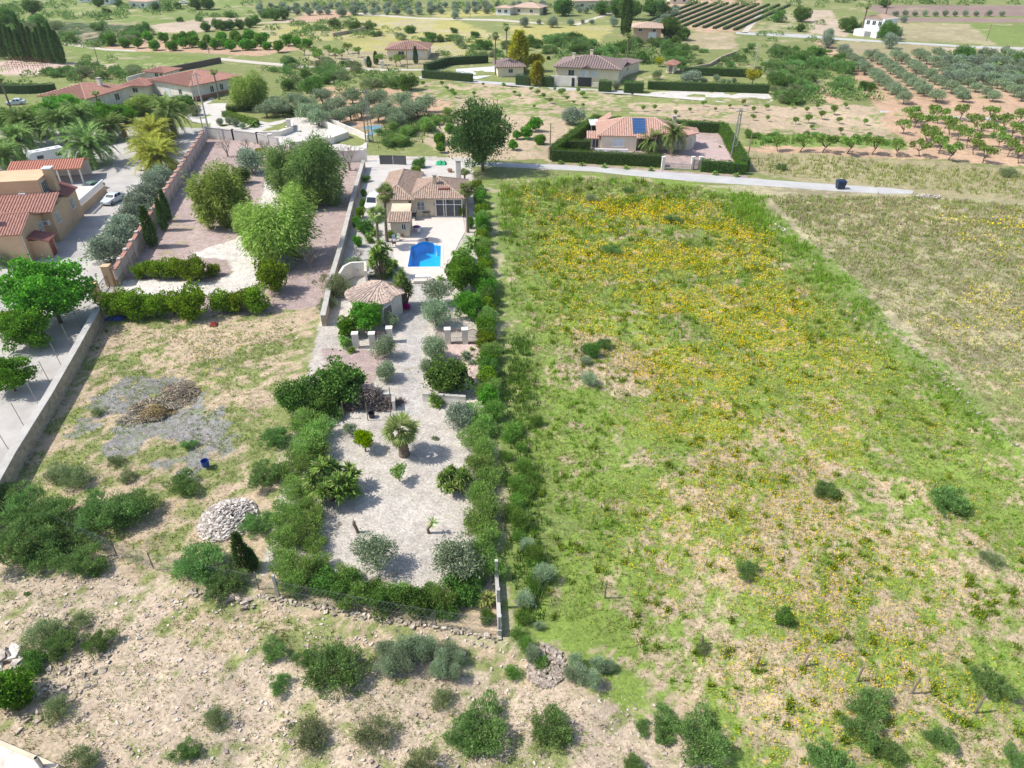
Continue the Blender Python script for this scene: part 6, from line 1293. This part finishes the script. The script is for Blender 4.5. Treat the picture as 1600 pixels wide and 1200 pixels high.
for i,(x,y,w) in enumerate(((1120,121,12),(1131,125,10),(1139,127,10),(1101,126,13),(1147,124,9),(1000,131,14),(962,131,16))): put('ball', x, y, w, 'clipped round shrub, %s listed in the garden behind the long hedge' % ordn(i), 'clipped balls of the hedged garden', hs=.9)
for x,y,w,k_,lb in ((965,10,30,'dark','dark tree beside far pink farmhouse'),(985,12,34,'dark','dark round tree in the far grove, second'),(1018,8,30,'dark','dark round tree in the far grove, third'),(1050,40,38,'dark','big dark tree beside the brick house'),(1068,50,24,'dark','smaller dark tree below the big one at the brick house'),(1035,12,20,'pine','far dark pine behind the brick house'),(880,8,30,'dark','dark tree left of the far pink farmhouse'),(940,10,24,'dark','dark tree hiding the far pink farmhouse end'),
    (1254,20,26,'dark','green tree at the edge of the pale field'),(1218,24,22,'dbush','spreading bush in the far green field'),(1252,42,14,'dark','dark small tree by the pale field corner'),(1328,36,26,'dark','dark green tree left of the white two-storey house'),(1345,42,18,'dark','dark bush tight against the white two-storey house'),(1386,46,32,'dark','dark green tree to the right of the white house'),(1402,50,20,'oliveg','grey shrub at the right of the white house'),(1390,30,16,'oliveg','round grey tree behind the white house'),(1413,29,12,'oliveg','second round grey tree behind the white house'),(1392,62,26,'oliveg','round grey tree on the far road verge'),
    (1295,62,24,'oliveg','round olive tree at the red path, nearer of two'),(1296,52,20,'oliveg','round olive tree at the red path, farther of two'),(1320,77,22,'oliveg','lone round olive tree above the grove corner'),(1383,3,16,'dark','far dark tree on the upper right fields'),(1510,85,34,'dark','dark bushy tree at the upper side of the dense grove'),(1590,93,26,'dark','dark tree at the right edge above the grove'),(710,22,14,'oliveg','dark grey tree at the yellow field corner'),(534,17,17,'oliveg','grey tree on the pale field corner'),(552,14,17,'oliveg','second grey tree on the pale field corner'),(640,17,12,'oliveg','grey tree beside far lane'),(430,22,18,'dark','tree at the corner of the pale sand field, left'),(443,20,18,'dark','tree at the corner of the pale sand field, right'),
    (47,8,26,'dark','tree at the upper left edge of the farmland'),(10,22,28,'dark','dark tree at the top left edge'),(165,16,14,'dbush','lone bush in the far green field'),(152,2,16,'dark','dark tree between the two far white houses'),(186,4,14,'dark','round tree beside the far white house'),(241,9,14,'dark','dark tree right of the far white farm building'),(262,10,14,'dbush','green bush on the far lane'),(277,7,14,'dbush','second green bush on the far lane'),(305,4,20,'dark','dark tree on the far lane by the white car'),(325,3,22,'dark','dark tree at the end of the far lane')): put(k_,x,y,w,lb)
for i,(x,w) in enumerate(((820,18),(842,9),(863,19),(892,13),(910,8),(925,9),(959,17))): put('oliveg',x,33,w,'round grey-green tree, %s from the left on the far edge of the yellow field' % ordn(i),'round trees edging the yellow field',hs=.95)
for i,x in enumerate((1399,1415,1430,1446,1462,1477,1493,1509,1526,1546,1565)): put('ball',x,20,10,'small round tree, %s from the white house in the single far row' % ordn(i),'single far row of round trees',hs=.9)
for i,(x,y) in enumerate(((320,40),(337,36),(347,38),(358,37),(374,36),(388,34),(398,30))): put('dark',x,y,17,'dark green tree, %s from the left edging the pale sand field' % ordn(i),'trees edging the pale sand field')
for b,w,h,lb in (((1351,30),3.6,.75,'fan palm rising behind the white house, left side'),((1382,30),3.6,.75,'fan palm rising behind the white house, right side'),((1344,54),3.6,.7,'fan palm in front of the white house trees')): put('fanthin',0,0,0,lb,base=b,w=w,hs=h)
# dry orchard and far olive belts
for i_,(x,y) in enumerate(((524,88),(500,90),(533,89),(497,94),(560,86),(596,98),(627,97),(545,80),(514,83),(475,82),(620,100),(490,86))): put('almond',0,0,0,'small leafy tree in the dry orchard, %s listed before the lone bungalow' % ordn(i_),'trees of the dry orchard',base=(x,y+4),w=3.6)
ob = 0
for (x0,y0,x1,y1,n,rows_) in ((400,8,1000,4,34,3),(1060,8,1020,40,6,2),(1475,92,1615,98,9,3)):
    for r in range(rows_):
        for i in range(n):
            t = (i+random.uniform(.2,.8))/n; put('oliveg', x0+(x1-x0)*t, y0+(y1-y0)*t + r*(5 if x0<1100 else 13), random.uniform(10,14) if x0 < 1100 else random.uniform(20,25), 'distant grey-green olive, %s along the %s belt line' % (ordn(i), ordn(r + (3 if x0 > 1000 else 0))) if x0 < 1100 else 'silvery olive, %s in the %s line of the dense thicket' % (ordn(i), ordn(r)), 'distant olive belts' if x0 < 1100 else 'dense silvery thicket behind the grove', hs=.9); ob += 1
# clipped hedges: boxes of leaves
def hedge(pts, wid, h, label, lm=None, dens=55, group=None, round_=False):
    P = [G(*q) for q in pts]; c = P[0]; rt = empty('hedge', (c.x,c.y,0), 0, label, 'hedge', group); rg = np.random.default_rng(len(label)); core = MB(); out = []
    for i in range(len(P)-1):
        a, b = P[i]-c, P[i+1]-c; d = b-a; L = d.length; d = d/L; nv = np.array([-d.y,d.x,0]); dv = np.array(d)
        core.beam(a, b, wid*.8, h*.93)
        for (area, f) in ((L*h,'s1'),(L*h,'s2'),(L*wid,'t'),(wid*h,'e1'),(wid*h,'e2')):
            n = int(area*dens); 
            if n == 0: continue
            u = rg.uniform(0,1,n)[:,None]; v = rg.uniform(0,1,n)[:,None]; up = np.array([0,0,1.])
            und = .1*np.sin(u*L*1.7)+.06*np.sin(u*L*4.1+1)
            if f[0] == 's': s = 1 if f == 's1' else -1; Pn = np.array(a)+dv*u*L + nv*s*wid/2*(1-.1*v) + up*v*(h+und); N_ = nv*s
            elif f == 't': Pn = np.array(a)+dv*u*L + nv*(v-.5)*wid + up*(h+und); N_ = up
            else: e = 0 if f == 'e1' else 1; Pn = np.array(a)+dv*L*e + nv*(u-.5)*wid + up*v*h; N_ = dv*(1 if e else -1)
            A = N_ + rg.normal(0,.8,(n,3)) + up*.3; out.append(leaves(Pn + rg.normal(0,.05,(n,3)), A, rg.uniform(.12,.28,n), rg.uniform(.07,.13,n), rg))
    core.build('stems_or_core', mat('shaded_hedge_core', (.03,.06,.015), None, 3, .95), rt); quads_obj('foliage', np.concatenate(out), lm or L_HEDGE2, rt)  # solid block behind the leaves; inner shade of the hedge put into its dark colour
    return rt
hedge([(863,251),(1034,261)],1.3,2.2,'long clipped dark green hedge along the road in front of the solar panel house')
hedge([(1095,267),(1164,272)],1.3,2.0,'short clipped hedge beside the small pattern gate'); hedge([(862,249),(931,197)],1.4,2.4,'clipped hedge running back from the wooden pole corner')
hedge([(932,198),(1128,208)],1.4,2.2,'clipped hedge along the rear of the solar panel house'); hedge([(1128,209),(1163,268)],1.6,2.2,'clipped hedge on the orchard side of the pink gravel yard'); hedge([(886,235),(921,235)],1.2,2.0,'short inner clipped hedge beside the white canopy')
hedge([(1012,140),(1200,146)],1.6,2.2,'very long clipped hedge above the white stony strip',dens=30); hedge([(936,142),(954,143)],2.5,2.6,'clipped square hedge block at the grey-roofed villa gate',dens=30); hedge([(975,144),(1004,145)],2.5,2.6,'clipped hedge block next to the white stony strip',dens=30)
hedge([(1068,117),(1165,120)],1.6,2.2,'clipped hedge at the back of the hedged garden',dens=26)
hedge([(807,132),(828,134)],1.4,2.6,'narrow conifer hedge piece before the low grey-roofed house',L_CYP,30); hedge([(848,135),(864,136)],1.4,2.6,'narrow conifer hedge piece beside the white boundary wall',L_CYP,30)
hedge([(661,122),(738,128)],1.5,2.2,'dark conifer hedge along the lane by the white patio',L_CYP,30); hedge([(665,113),(700,102),(762,98)],1.5,2.4,'tall dark conifer hedge curving behind the white patio',L_CYP,30)
hedge([(352,182),(378,190),(402,196)],1.6,1.2,'low bright clipped hedge in front of the white terrace garden',L_HEDGE); hedge([(355,175),(400,172),(450,176),(500,188)],1.6,1.3,'curving bright hedge along the back of the white terrace',L_HEDGE)
hedge([(20,188),(62,184)],2,2.4,'dark hedge beyond the courtyard at the left edge',L_CYP,30); hedge([(0,146),(50,146),(88,144)],2,2.2,'dark hedge behind the far red-roofed yard',L_CYP,30)
hedge([(172,190),(194,191)],2.5,2.0,'dark clipped block beside the stone pillar',L_HEDGE2,30); hedge([(278,170),(300,166)],3,2.6,'dark clipped block on the bank near the paved drive',L_HEDGE2,30)
sheet('patio', [(712,108),(772,104),(775,116),(745,124),(715,118)], .06, M_WHITEP)
sheet('pink_gravel', [(1078,205),(1130,210),(1158,262),(1095,262),(1036,262),(1060,240)], .03, mat('pink_gravel', (.50,.38,.35), (.42,.32,.30), .6, .95))
# scrub bushes scattered over the uncultivated land
def scatter(poly, n, kinds, wm, label, group, hs=(.7,1.0)):
    P = GP(poly); x0,y0 = P.min(0); x1,y1 = P.max(0); pts = []; t = 0
    while len(pts) < n and t < n*60:
        t += 1; x, y = random.uniform(x0,x1), random.uniform(y0,y1)
        if not inpoly(P, np.array([x]), np.array([y]))[0] or random.random() > fbm(np.array([x]),np.array([y]),14,2,4)[0]*1.6-.1: continue
        pts.append((x, y))
    pts.sort(key=lambda q: q[0]/(q[1]+50))
    for k, (x, y) in enumerate(pts):
        kk = random.choice(kinds); bs = KIND[kk][0]; vi = random.randrange(len(bs)); pr = proto((kk,vi), bs[vi]); o = copy_tree(pr[0]) if pr[1] else pr[0]; pr[1] = True
        s = random.uniform(*wm); o.location = (x,y,hz(x,y)-.05); o.scale = (s,s*random.uniform(.8,1.1),s*random.uniform(*hs)); o.rotation_euler = (0,0,random.uniform(0,6.28)); tag(o, label + ', %s from the left' % ordn(k), 'shrub', group)
scatter([(870,62),(945,70),(1085,74),(1060,105),(1000,100),(870,92),(800,70)],40,['bush','bush','dbush'],(4,7),'dark green scrub bush in the thicket behind the grey-roofed villa','thicket behind the grey-roofed villa')
scatter([(1210,82),(1300,84),(1330,110),(1375,140),(1360,152),(1300,140),(1270,122),(1200,120)],24,['bush','dbush'],(4,6.5),'dark green scrub bush in the thicket beside the red-soil grove','thicket beside the red-soil grove')
scatter([(1200,122),(1262,125),(1300,158),(1215,164)],18,['bush','dbush','gbush'],(3.5,6),'scrub bush on the slope above the white stony strip','scrub above the white stony strip')
scatter([(1085,78),(1200,70),(1300,90),(1260,120),(1180,112),(1060,108)],24,['gbush','bush'],(2.5,4.5),'grey-green scrub bush behind the long clipped hedge','scattered scrub behind the long hedge')
scatter([(420,105),(520,100),(600,118),(650,140),(590,150),(520,148),(430,140)],30,['bush','dbush','gbush'],(3,6),'scrub bush between the lane and the small olive grove','scrub beyond the small olive grove')
scatter([(500,35),(700,50),(860,70),(780,95),(620,62),(520,60),(460,66)],30,['bush','gbush','dbush'],(3,6),'scrub bush on the yellow hillside around the lone bungalow','scrub around the lone cream bungalow')
scatter([(0,32),(220,48),(250,60),(160,76),(0,70)],30,['bush','gbush','dbush'],(3.5,7),'scrub bush in the green belt behind the cypresses','scrub belt behind the cypress row')
scatter([(105,102),(250,112),(200,130),(60,125)],22,['bush','gbush'],(3,5.5),'scrub bush on the slope below the cypress row','scrub below the cypress row')
scatter([(590,190),(660,180),(720,182),(690,210),(640,232),(590,235)],22,['wild','bush'],(2.5,4),'green scrub bush on the ditch bank behind the villa entrance','scrub on the ditch bank')
scatter([(1165,212),(1400,218),(1410,228),(1170,222)],16,['wild','weedy'],(1.6,2.4),'fresh green bush in the ditch behind the almond row','ditch bank behind the almond row')
scatter([(190,40),(420,20),(440,30),(300,36)],12,['bush','dbush'],(3,5),'dark bush along the bank above the pale sand field','bushes above the pale sand field')
# vineyard rows
for r in range(10):
    p0 = (1003+r*16, 37+r*1.2); p1 = (p0[0]+86, 4.5+r*.5)
    hedge([p0,p1],1.3,.9,'low leafy vine row, %s from the left, running diagonally up the far vineyard' % ordn(r),L_ALMOND,7,'vine rows of the far vineyard')
# the rest of the far scrub, too many to count
def far_scrub():
    rg = np.random.default_rng(808); C = []; S = []
    for poly, dens, wr in (([(870,62),(945,70),(1085,74),(1060,105),(1000,100),(870,92),(800,70)],.045,(3,6)), ([(1205,82),(1300,84),(1330,110),(1375,140),(1365,155),(1300,160),(1215,164)],.05,(3,5)), ([(1085,78),(1200,70),(1300,90),(1200,118),(1060,108)],.016,(2,4)),
        ([(400,100),(520,100),(640,112),(650,140),(590,158),(480,160),(410,140)],.03,(2.5,5)), ([(480,34),(560,40),(700,50),(860,70),(780,98),(700,92),(600,66),(500,62),(440,66)],.014,(2.5,5)), ([(0,32),(140,46),(250,58),(160,76),(0,70)],.03,(3,6)),
        ([(105,98),(255,112),(200,130),(0,140),(40,118)],.02,(2.5,4.5)), ([(0,8),(500,0),(640,10),(400,26),(0,34)],.012,(3,7)), ([(105,84),(340,98),(250,112),(110,100)],.008,(2,4)), ([(400,40),(560,34),(560,60),(400,70)],.02,(3,5)), ([(1175,50),(1300,56),(1300,84),(1200,70)],.01,(2.5,4)), ([(1190,12),(1262,10),(1300,50),(1200,46)],.006,(3,6)), ([(560,0),(1600,0),(1600,10),(560,22)],.006,(4,8)), ([(590,190),(660,178),(720,182),(690,215),(640,236),(590,238)],.08,(1.5,3)), ([(1470,82),(1620,88),(1640,150),(1560,140),(1500,110)],.03,(4,6))):
        x, y, _ = sample(poly, dens, int(rg.integers(1e6))); m = fbm(x, y, 18, 3, 4) > .42; x, y = x[m], y[m]; C.append(np.stack([x,y],1)); S.append(rg.uniform(wr[0], wr[1], len(x)))
    C = np.concatenate(C); S = np.concatenate(S); nl = 110; n = len(C)*nl; e = unit(rg.normal(0,1,(n,3))); e[:,2] = np.abs(e[:,2]); s = np.repeat(S, nl)[:,None]
    lump = 1 + .25*np.sin(e[:,0:1]*7 + np.repeat(C[:,0],nl)[:,None]) * np.cos(e[:,1:2]*6)
    P = np.concatenate([np.repeat(C, nl, 0), np.zeros((n,1))],1) + e*s*np.array([.5,.5,.38])*lump*rg.uniform(.6,1,(n,1)); A = e + rg.normal(0,.6,(n,3))
    tag(quads_obj('scrubland', leaves(P, A, s*rg.uniform(.08,.2,(n,1)), s*rg.uniform(.06,.1,(n,1)), rg), L_SCRUB), 'mixed green scrub covering the uncultivated land between the far fields', None, None, 'stuff')
# ------------------------------------------------------------------ uncountable ground cover
def cover_noise(x, y, sc): return fbm(x, y, sc, 4, 5)*.5 + fbm(x, y, sc/4, 3, 9)*.5
def sample(poly, dens, seed):
    P = GP(poly) if not isinstance(poly, np.ndarray) else poly; rg = np.random.default_rng(seed); x0,y0 = P.min(0); x1,y1 = P.max(0); n = int((x1-x0)*(y1-y0)*dens)
    x = rg.uniform(x0,x1,n); y = rg.uniform(y0,y1,n); m = inpoly(P, x, y); return x[m], y[m], rg
def tufts(x, y, rg, h, w, nb=5, spread=.5):
    n = len(x); z = hgt(x, y); V = []
    for b in range(nb):
        a = rg.uniform(0,6.28,n); l = h*rg.uniform(.5,1.2,n); lean = rg.uniform(.1,spread,n)*l; bx = x+rg.normal(0,1,n)*w*1.6; by = y+rg.normal(0,1,n)*w*1.6
        p = np.stack([bx,by,z-.01],1); s = np.stack([-np.sin(a),np.cos(a),0*a],1)*w[:,None]*.5; t = p+np.stack([np.cos(a)*lean,np.sin(a)*lean,l],1); V.append(np.stack([p-s,p+s,t],1))
    return np.concatenate(V).reshape(-1,3)
def grass(name, polys, dens, h, w, lm, label, seed, thr=None, sc=3.4, nb=5, edge=4):
    out = []
    for k, p in enumerate(polys):
        x, y, rg = sample(p, dens, seed+k); n = cover_noise(x, y, sc)
        m = np.ones(len(x), bool) if thr is None else n > thr + rg.normal(0,.03,len(x))
        m &= rg.uniform(0,1,len(x)) < np.clip(60/np.maximum(y,1),.12,1.0)
        if edge: PP = GP(p); m &= rg.uniform(0,1,len(x)) < sstep(0, edge, polydist(PP, x, y) + (fbm(x,y,4,3,19)-.5)*edge)
        x, y = x[m], y[m]; s = np.clip(y/60,1,2.2)
        big = .6 + .9*fbm(x,y,1.6,2,41); out.append(tufts(x, y, rg, h*s*big, w*s, nb))
    o = quads_obj(name, np.concatenate(out), lm, None, 3); return tag(o, label, None, None, 'stuff')
L_GR1 = leafmat('grass_blades', (.12,.21,.04), (.30,.42,.11), .3); L_GR2 = leafmat('olive_grass_blades', (.17,.20,.06), (.40,.42,.17), .3)
L_GR3 = leafmat('straw_blades', (.34,.29,.17), (.62,.55,.36), .3); L_GR4 = leafmat('purple_grass_blades', (.26,.20,.15), (.46,.38,.26), .3)
L_GR5 = leafmat('fresh_grass_blades', (.12,.23,.035), (.31,.44,.09), .3)
L_FLO = leafmat('yellow_flowers', (.85,.58,.03), (.95,.77,.08), .3); L_WEED = leafmat('weed_leaves', (.06,.14,.03), (.20,.32,.09), .3)
MEAD = [(770,284),(900,274),(1100,287),(1175,320),(1250,374),(1420,532),(1560,662),(1760,860),(1760,1330),(1160,1330),(1080,1180),(1000,1090),(905,1035),(790,985)]
UPR = [(1190,305),(1440,308),(1720,330),(1800,760),(1600,690),(1420,520),(1260,372)]
LUSH = [(768,284),(812,288),(846,600),(880,1000),(790,985)]
BANK = [(1130,292),(1200,305),(1270,368),(1430,515),(1620,690),(1570,735),(1390,570),(1220,400),(1100,330)]
WILD = [(160,498),(505,482),(455,700),(402,930),(300,925),(-100,900),(-60,900),(0,772)]
SLOPE = [(-80,880),(140,880),(300,930),(400,935),(780,1000),(905,1035),(1060,1120),(1160,1200),(1200,1330),(-200,1330)]
grass('meadow_grass', [MEAD], 9, .17, .05, L_GR5, 'short green meadow grass with bare gaps, right of the plot', 100, .44)
grass('meadow_tufts', [MEAD], 1.3, .42, .07, L_GR5, 'taller soft green tufts dotted over the meadow', 140, .54, 6, 14)
grass('meadow_clumps', [MEAD], .5, .42, .09, L_GR5, 'round darker green grass clumps dotted through the meadow', 150, .56, 2.2, 34)
grass('olive_grass', [MEAD], 7, .22, .05, L_GR2, 'yellowish ripening grass mixed through the meadow', 180, .44, 5)
grass('weed_specks', [SLOPE, WILD], 5, .12, .06, L_GR5, 'tiny green weed specks over the dry bare ground', 430, .45, 1.2)
grass('dry_grass', [MEAD, SLOPE, WILD], 4, .2, .05, L_GR3, 'straw-coloured dry stalks among the soil patches', 200, .36, 4)
grass('lush_grass', [LUSH, BANK], 13, .42, .06, L_GR5, 'lush tall green grass on the boundary strip and terrace bank', 220, .35, 5, nb=6, edge=6)
grass('reddish_grass', [UPR], 4, .3, .06, L_GR4, 'purplish brown seeding grass on the upper right field', 240, .46, 6, edge=1)
grass('field_grass', [UPR], 7, .24, .06, L_GR2, 'olive green grass on the upper right field', 260, .30, 7, edge=1)
grass('fresh_field_grass', [UPR], 3, .24, .06, L_GR5, 'fresh green grass patches on the upper right field', 270, .50, 5, edge=1)
grass('verge_grass', [[(1165,236),(1420,252),(1620,268),(1700,270),(1700,325),(1440,300),(1200,278),(1160,262)], [(780,268),(900,272),(1100,288),(1300,300),(1440,306),(1190,296),(1000,284)]], 4, .3, .06, L_GR2, 'olive-brown grass on the strip beyond the road and its verge', 280, None)
grass('lot_weeds', [WILD], 9, .18, .05, L_GR1, 'green weeds in patches over the dry wild lot', 300, .50, 3.2)
grass('slope_weeds', [SLOPE], 5, .15, .05, L_WEED, 'low green weeds thinly spread over the pale stony slope', 320, .60, 2.6)
grass('bank_weeds', [[(250,930),(420,945),(780,1010),(900,1040),(860,1070),(560,1040),(330,1010),(250,970)]], 12, .28, .05, L_GR2, 'yellow-green weeds along the bank under the front fence', 340, .47, 1.8)
grass('wall_weeds', [[(158,498),(180,505),(60,720),(10,800),(-10,780),(90,620)]], 14, .3, .06, L_WEED, 'dark weeds along the shaded foot of the retaining wall', 360, None)
grass('fence_weeds', [[(395,880),(780,940),(790,1000),(400,940)]], 8, .3, .05, L_WEED, 'leafy weeds between the front fence and the bushes', 380, .45, 2)
grass('ditch_grass', [[(590,190),(660,180),(720,182),(690,215),(640,236),(590,238)], [(1165,210),(1400,218),(1415,234),(1170,228)]], 3, .4, .08, L_WEED, 'tall green grass in the ditches behind the villa and almond row', 400, None)
def flowers(polys, dens, size, thr, sc, name, label, seed, s2=61):
    out = []
    for k, p in enumerate(polys):
        x, y, rg = sample(p, dens, seed+k); n = fbm(x, y, sc, 4, s2)*.7 + fbm(x,y,sc/6,2,s2+3)*.3; m = n > thr + rg.normal(0,.05,len(x)); m &= rg.uniform(0,1,len(x)) < sstep(0, 14, polydist(GP(p), x, y) + (fbm(x,y,8,3,19)-.5)*14); m &= rg.uniform(0,1,len(x)) < np.clip(55/np.maximum(y,1),.15,1.0); x, y = x[m], y[m]; n_ = len(x)
        s = size*np.clip(y/50,1,2.3)*rg.uniform(.6,1.3,n_); z = hgt(x,y) + rg.uniform(.14,.34,n_)*np.clip(y/60,1,1.6); a = rg.uniform(0,6.28,n_); P = np.stack([x,y,z],1); u = np.stack([np.cos(a),np.sin(a),rg.normal(0,.3,n_)],1)*s[:,None]; v = np.stack([-np.sin(a),np.cos(a),rg.normal(0,.3,n_)],1)*s[:,None]
        out.append(np.stack([P-u,P-v,P+u,P+v],1).reshape(-1,3))
    return tag(quads_obj(name, np.concatenate(out), L_FLO), label, 'wildflowers', None, 'stuff')
FL1 = [(780,290),(1060,290),(1240,350),(1400,500),(1500,660),(1200,760),(960,720),(840,520),(790,360)]
FL2 = [(900,520),(1500,640),(1720,900),(1700,1330),(1180,1330),(950,1040),(850,760)]
flowers([FL1], 44, .038, .46, 7, 'yellow_flowers', 'dense drifts of yellow flowers across the upper meadow', 500)
flowers([FL2], 40, .036, .48, 6, 'meadow_flowers', 'yellow flowers sprinkled through the lower meadow', 520)
flowers([UPR], 14, .045, .56, 10, 'field_flowers', 'small patches of yellow flowers on the upper right field', 540, 90)
flowers([WILD, [(250,930),(420,945),(900,1040),(1100,1180),(560,1060),(330,1010)]], 2, .045, .6, 5, 'lot_flowers', 'few yellow flowers on the wild lot and the weedy bank', 560, 70)
far_scrub()
grass('tall_weeds', [[(782,520),(835,520),(850,700),(878,960),(860,1010),(788,985),(778,700)]], 7, .7, .09, L_WEED, 'tall rough green weeds on the strip beside the plot hedge', 450, .36, 2.5, nb=7, edge=2)
# loose stones on the slope and gravel specks in the plot
x, y, rg = sample(SLOPE, 16, 700); m = (cover_noise(x,y,2.6) < .6) & (rg.uniform(0,1,len(x)) < .35 + .65*fbm(x,y,8,3,15)); x, y = x[m], y[m]
m = near_flat(x, y) > .3; x, y = x[m], y[m]; s = .045 + .16*rg.uniform(0,1,len(x))**5
stones('loose_stones', np.stack([x, y, hgt(x,y)+s*.15],1), s*1.0, M_RUBBLE, 'countless small pale stones scattered over the bare slope', 'loose stones', None, 'stuff', 71)
x, y, rg = sample([(520,650),(740,650),(760,880),(700,905),(480,900),(490,800)], 16, 720); s = .015 + .03*rg.uniform(0,1,len(x))**3
stones('plot_gravel', np.stack([x, y, .01+0*x],1), s, M_RUBBLE, 'pale gravel chips over the garden plot around the fan palm', 'gravel', None, 'stuff', 72)
x, y, rg = sample([(60,960),(150,960),(190,1010),(130,1100),(60,1150),(20,1150),(70,1060)], 14, 740); s = .06 + .25*rg.uniform(0,1,len(x))**4
stones('bank_stones', np.stack([x, y, hgt(x,y)+s*.15],1), s, M_DKST, 'grey broken stones on the bank beside the scrub mound', 'loose stones', None, 'stuff', 73)
x, y, rg = sample(WILD, 1.6, 760); s = .04 + .12*rg.uniform(0,1,len(x))**4
stones('lot_stones', np.stack([x, y, hgt(x,y)+s*.1],1), s, M_RUBBLE, 'small stones strewn over the wild lot', 'loose stones', None, 'stuff', 74)

# ------------------------------------------------------------------ thin summer haze over the plain
hb_ = MB().box(-4100, 4100, -320, 6100, -4.0, 44.0)
hm = bpy.data.materials.new('thin_haze'); hm.use_nodes = True; t = hm.node_tree; t.nodes.clear(); o_ = t.nodes.new('ShaderNodeOutputMaterial'); pv = t.nodes.new('ShaderNodeVolumePrincipled')
pv.inputs['Color'].default_value = (.88,.92,1,1); pv.inputs['Density'].default_value = .00011; pv.inputs['Anisotropy'].default_value = .2; t.links.new(pv.outputs[0], o_.inputs['Volume'])
tag(hb_.build('haze', hm), 'thin pale haze over the distant fields', None, None, 'stuff')
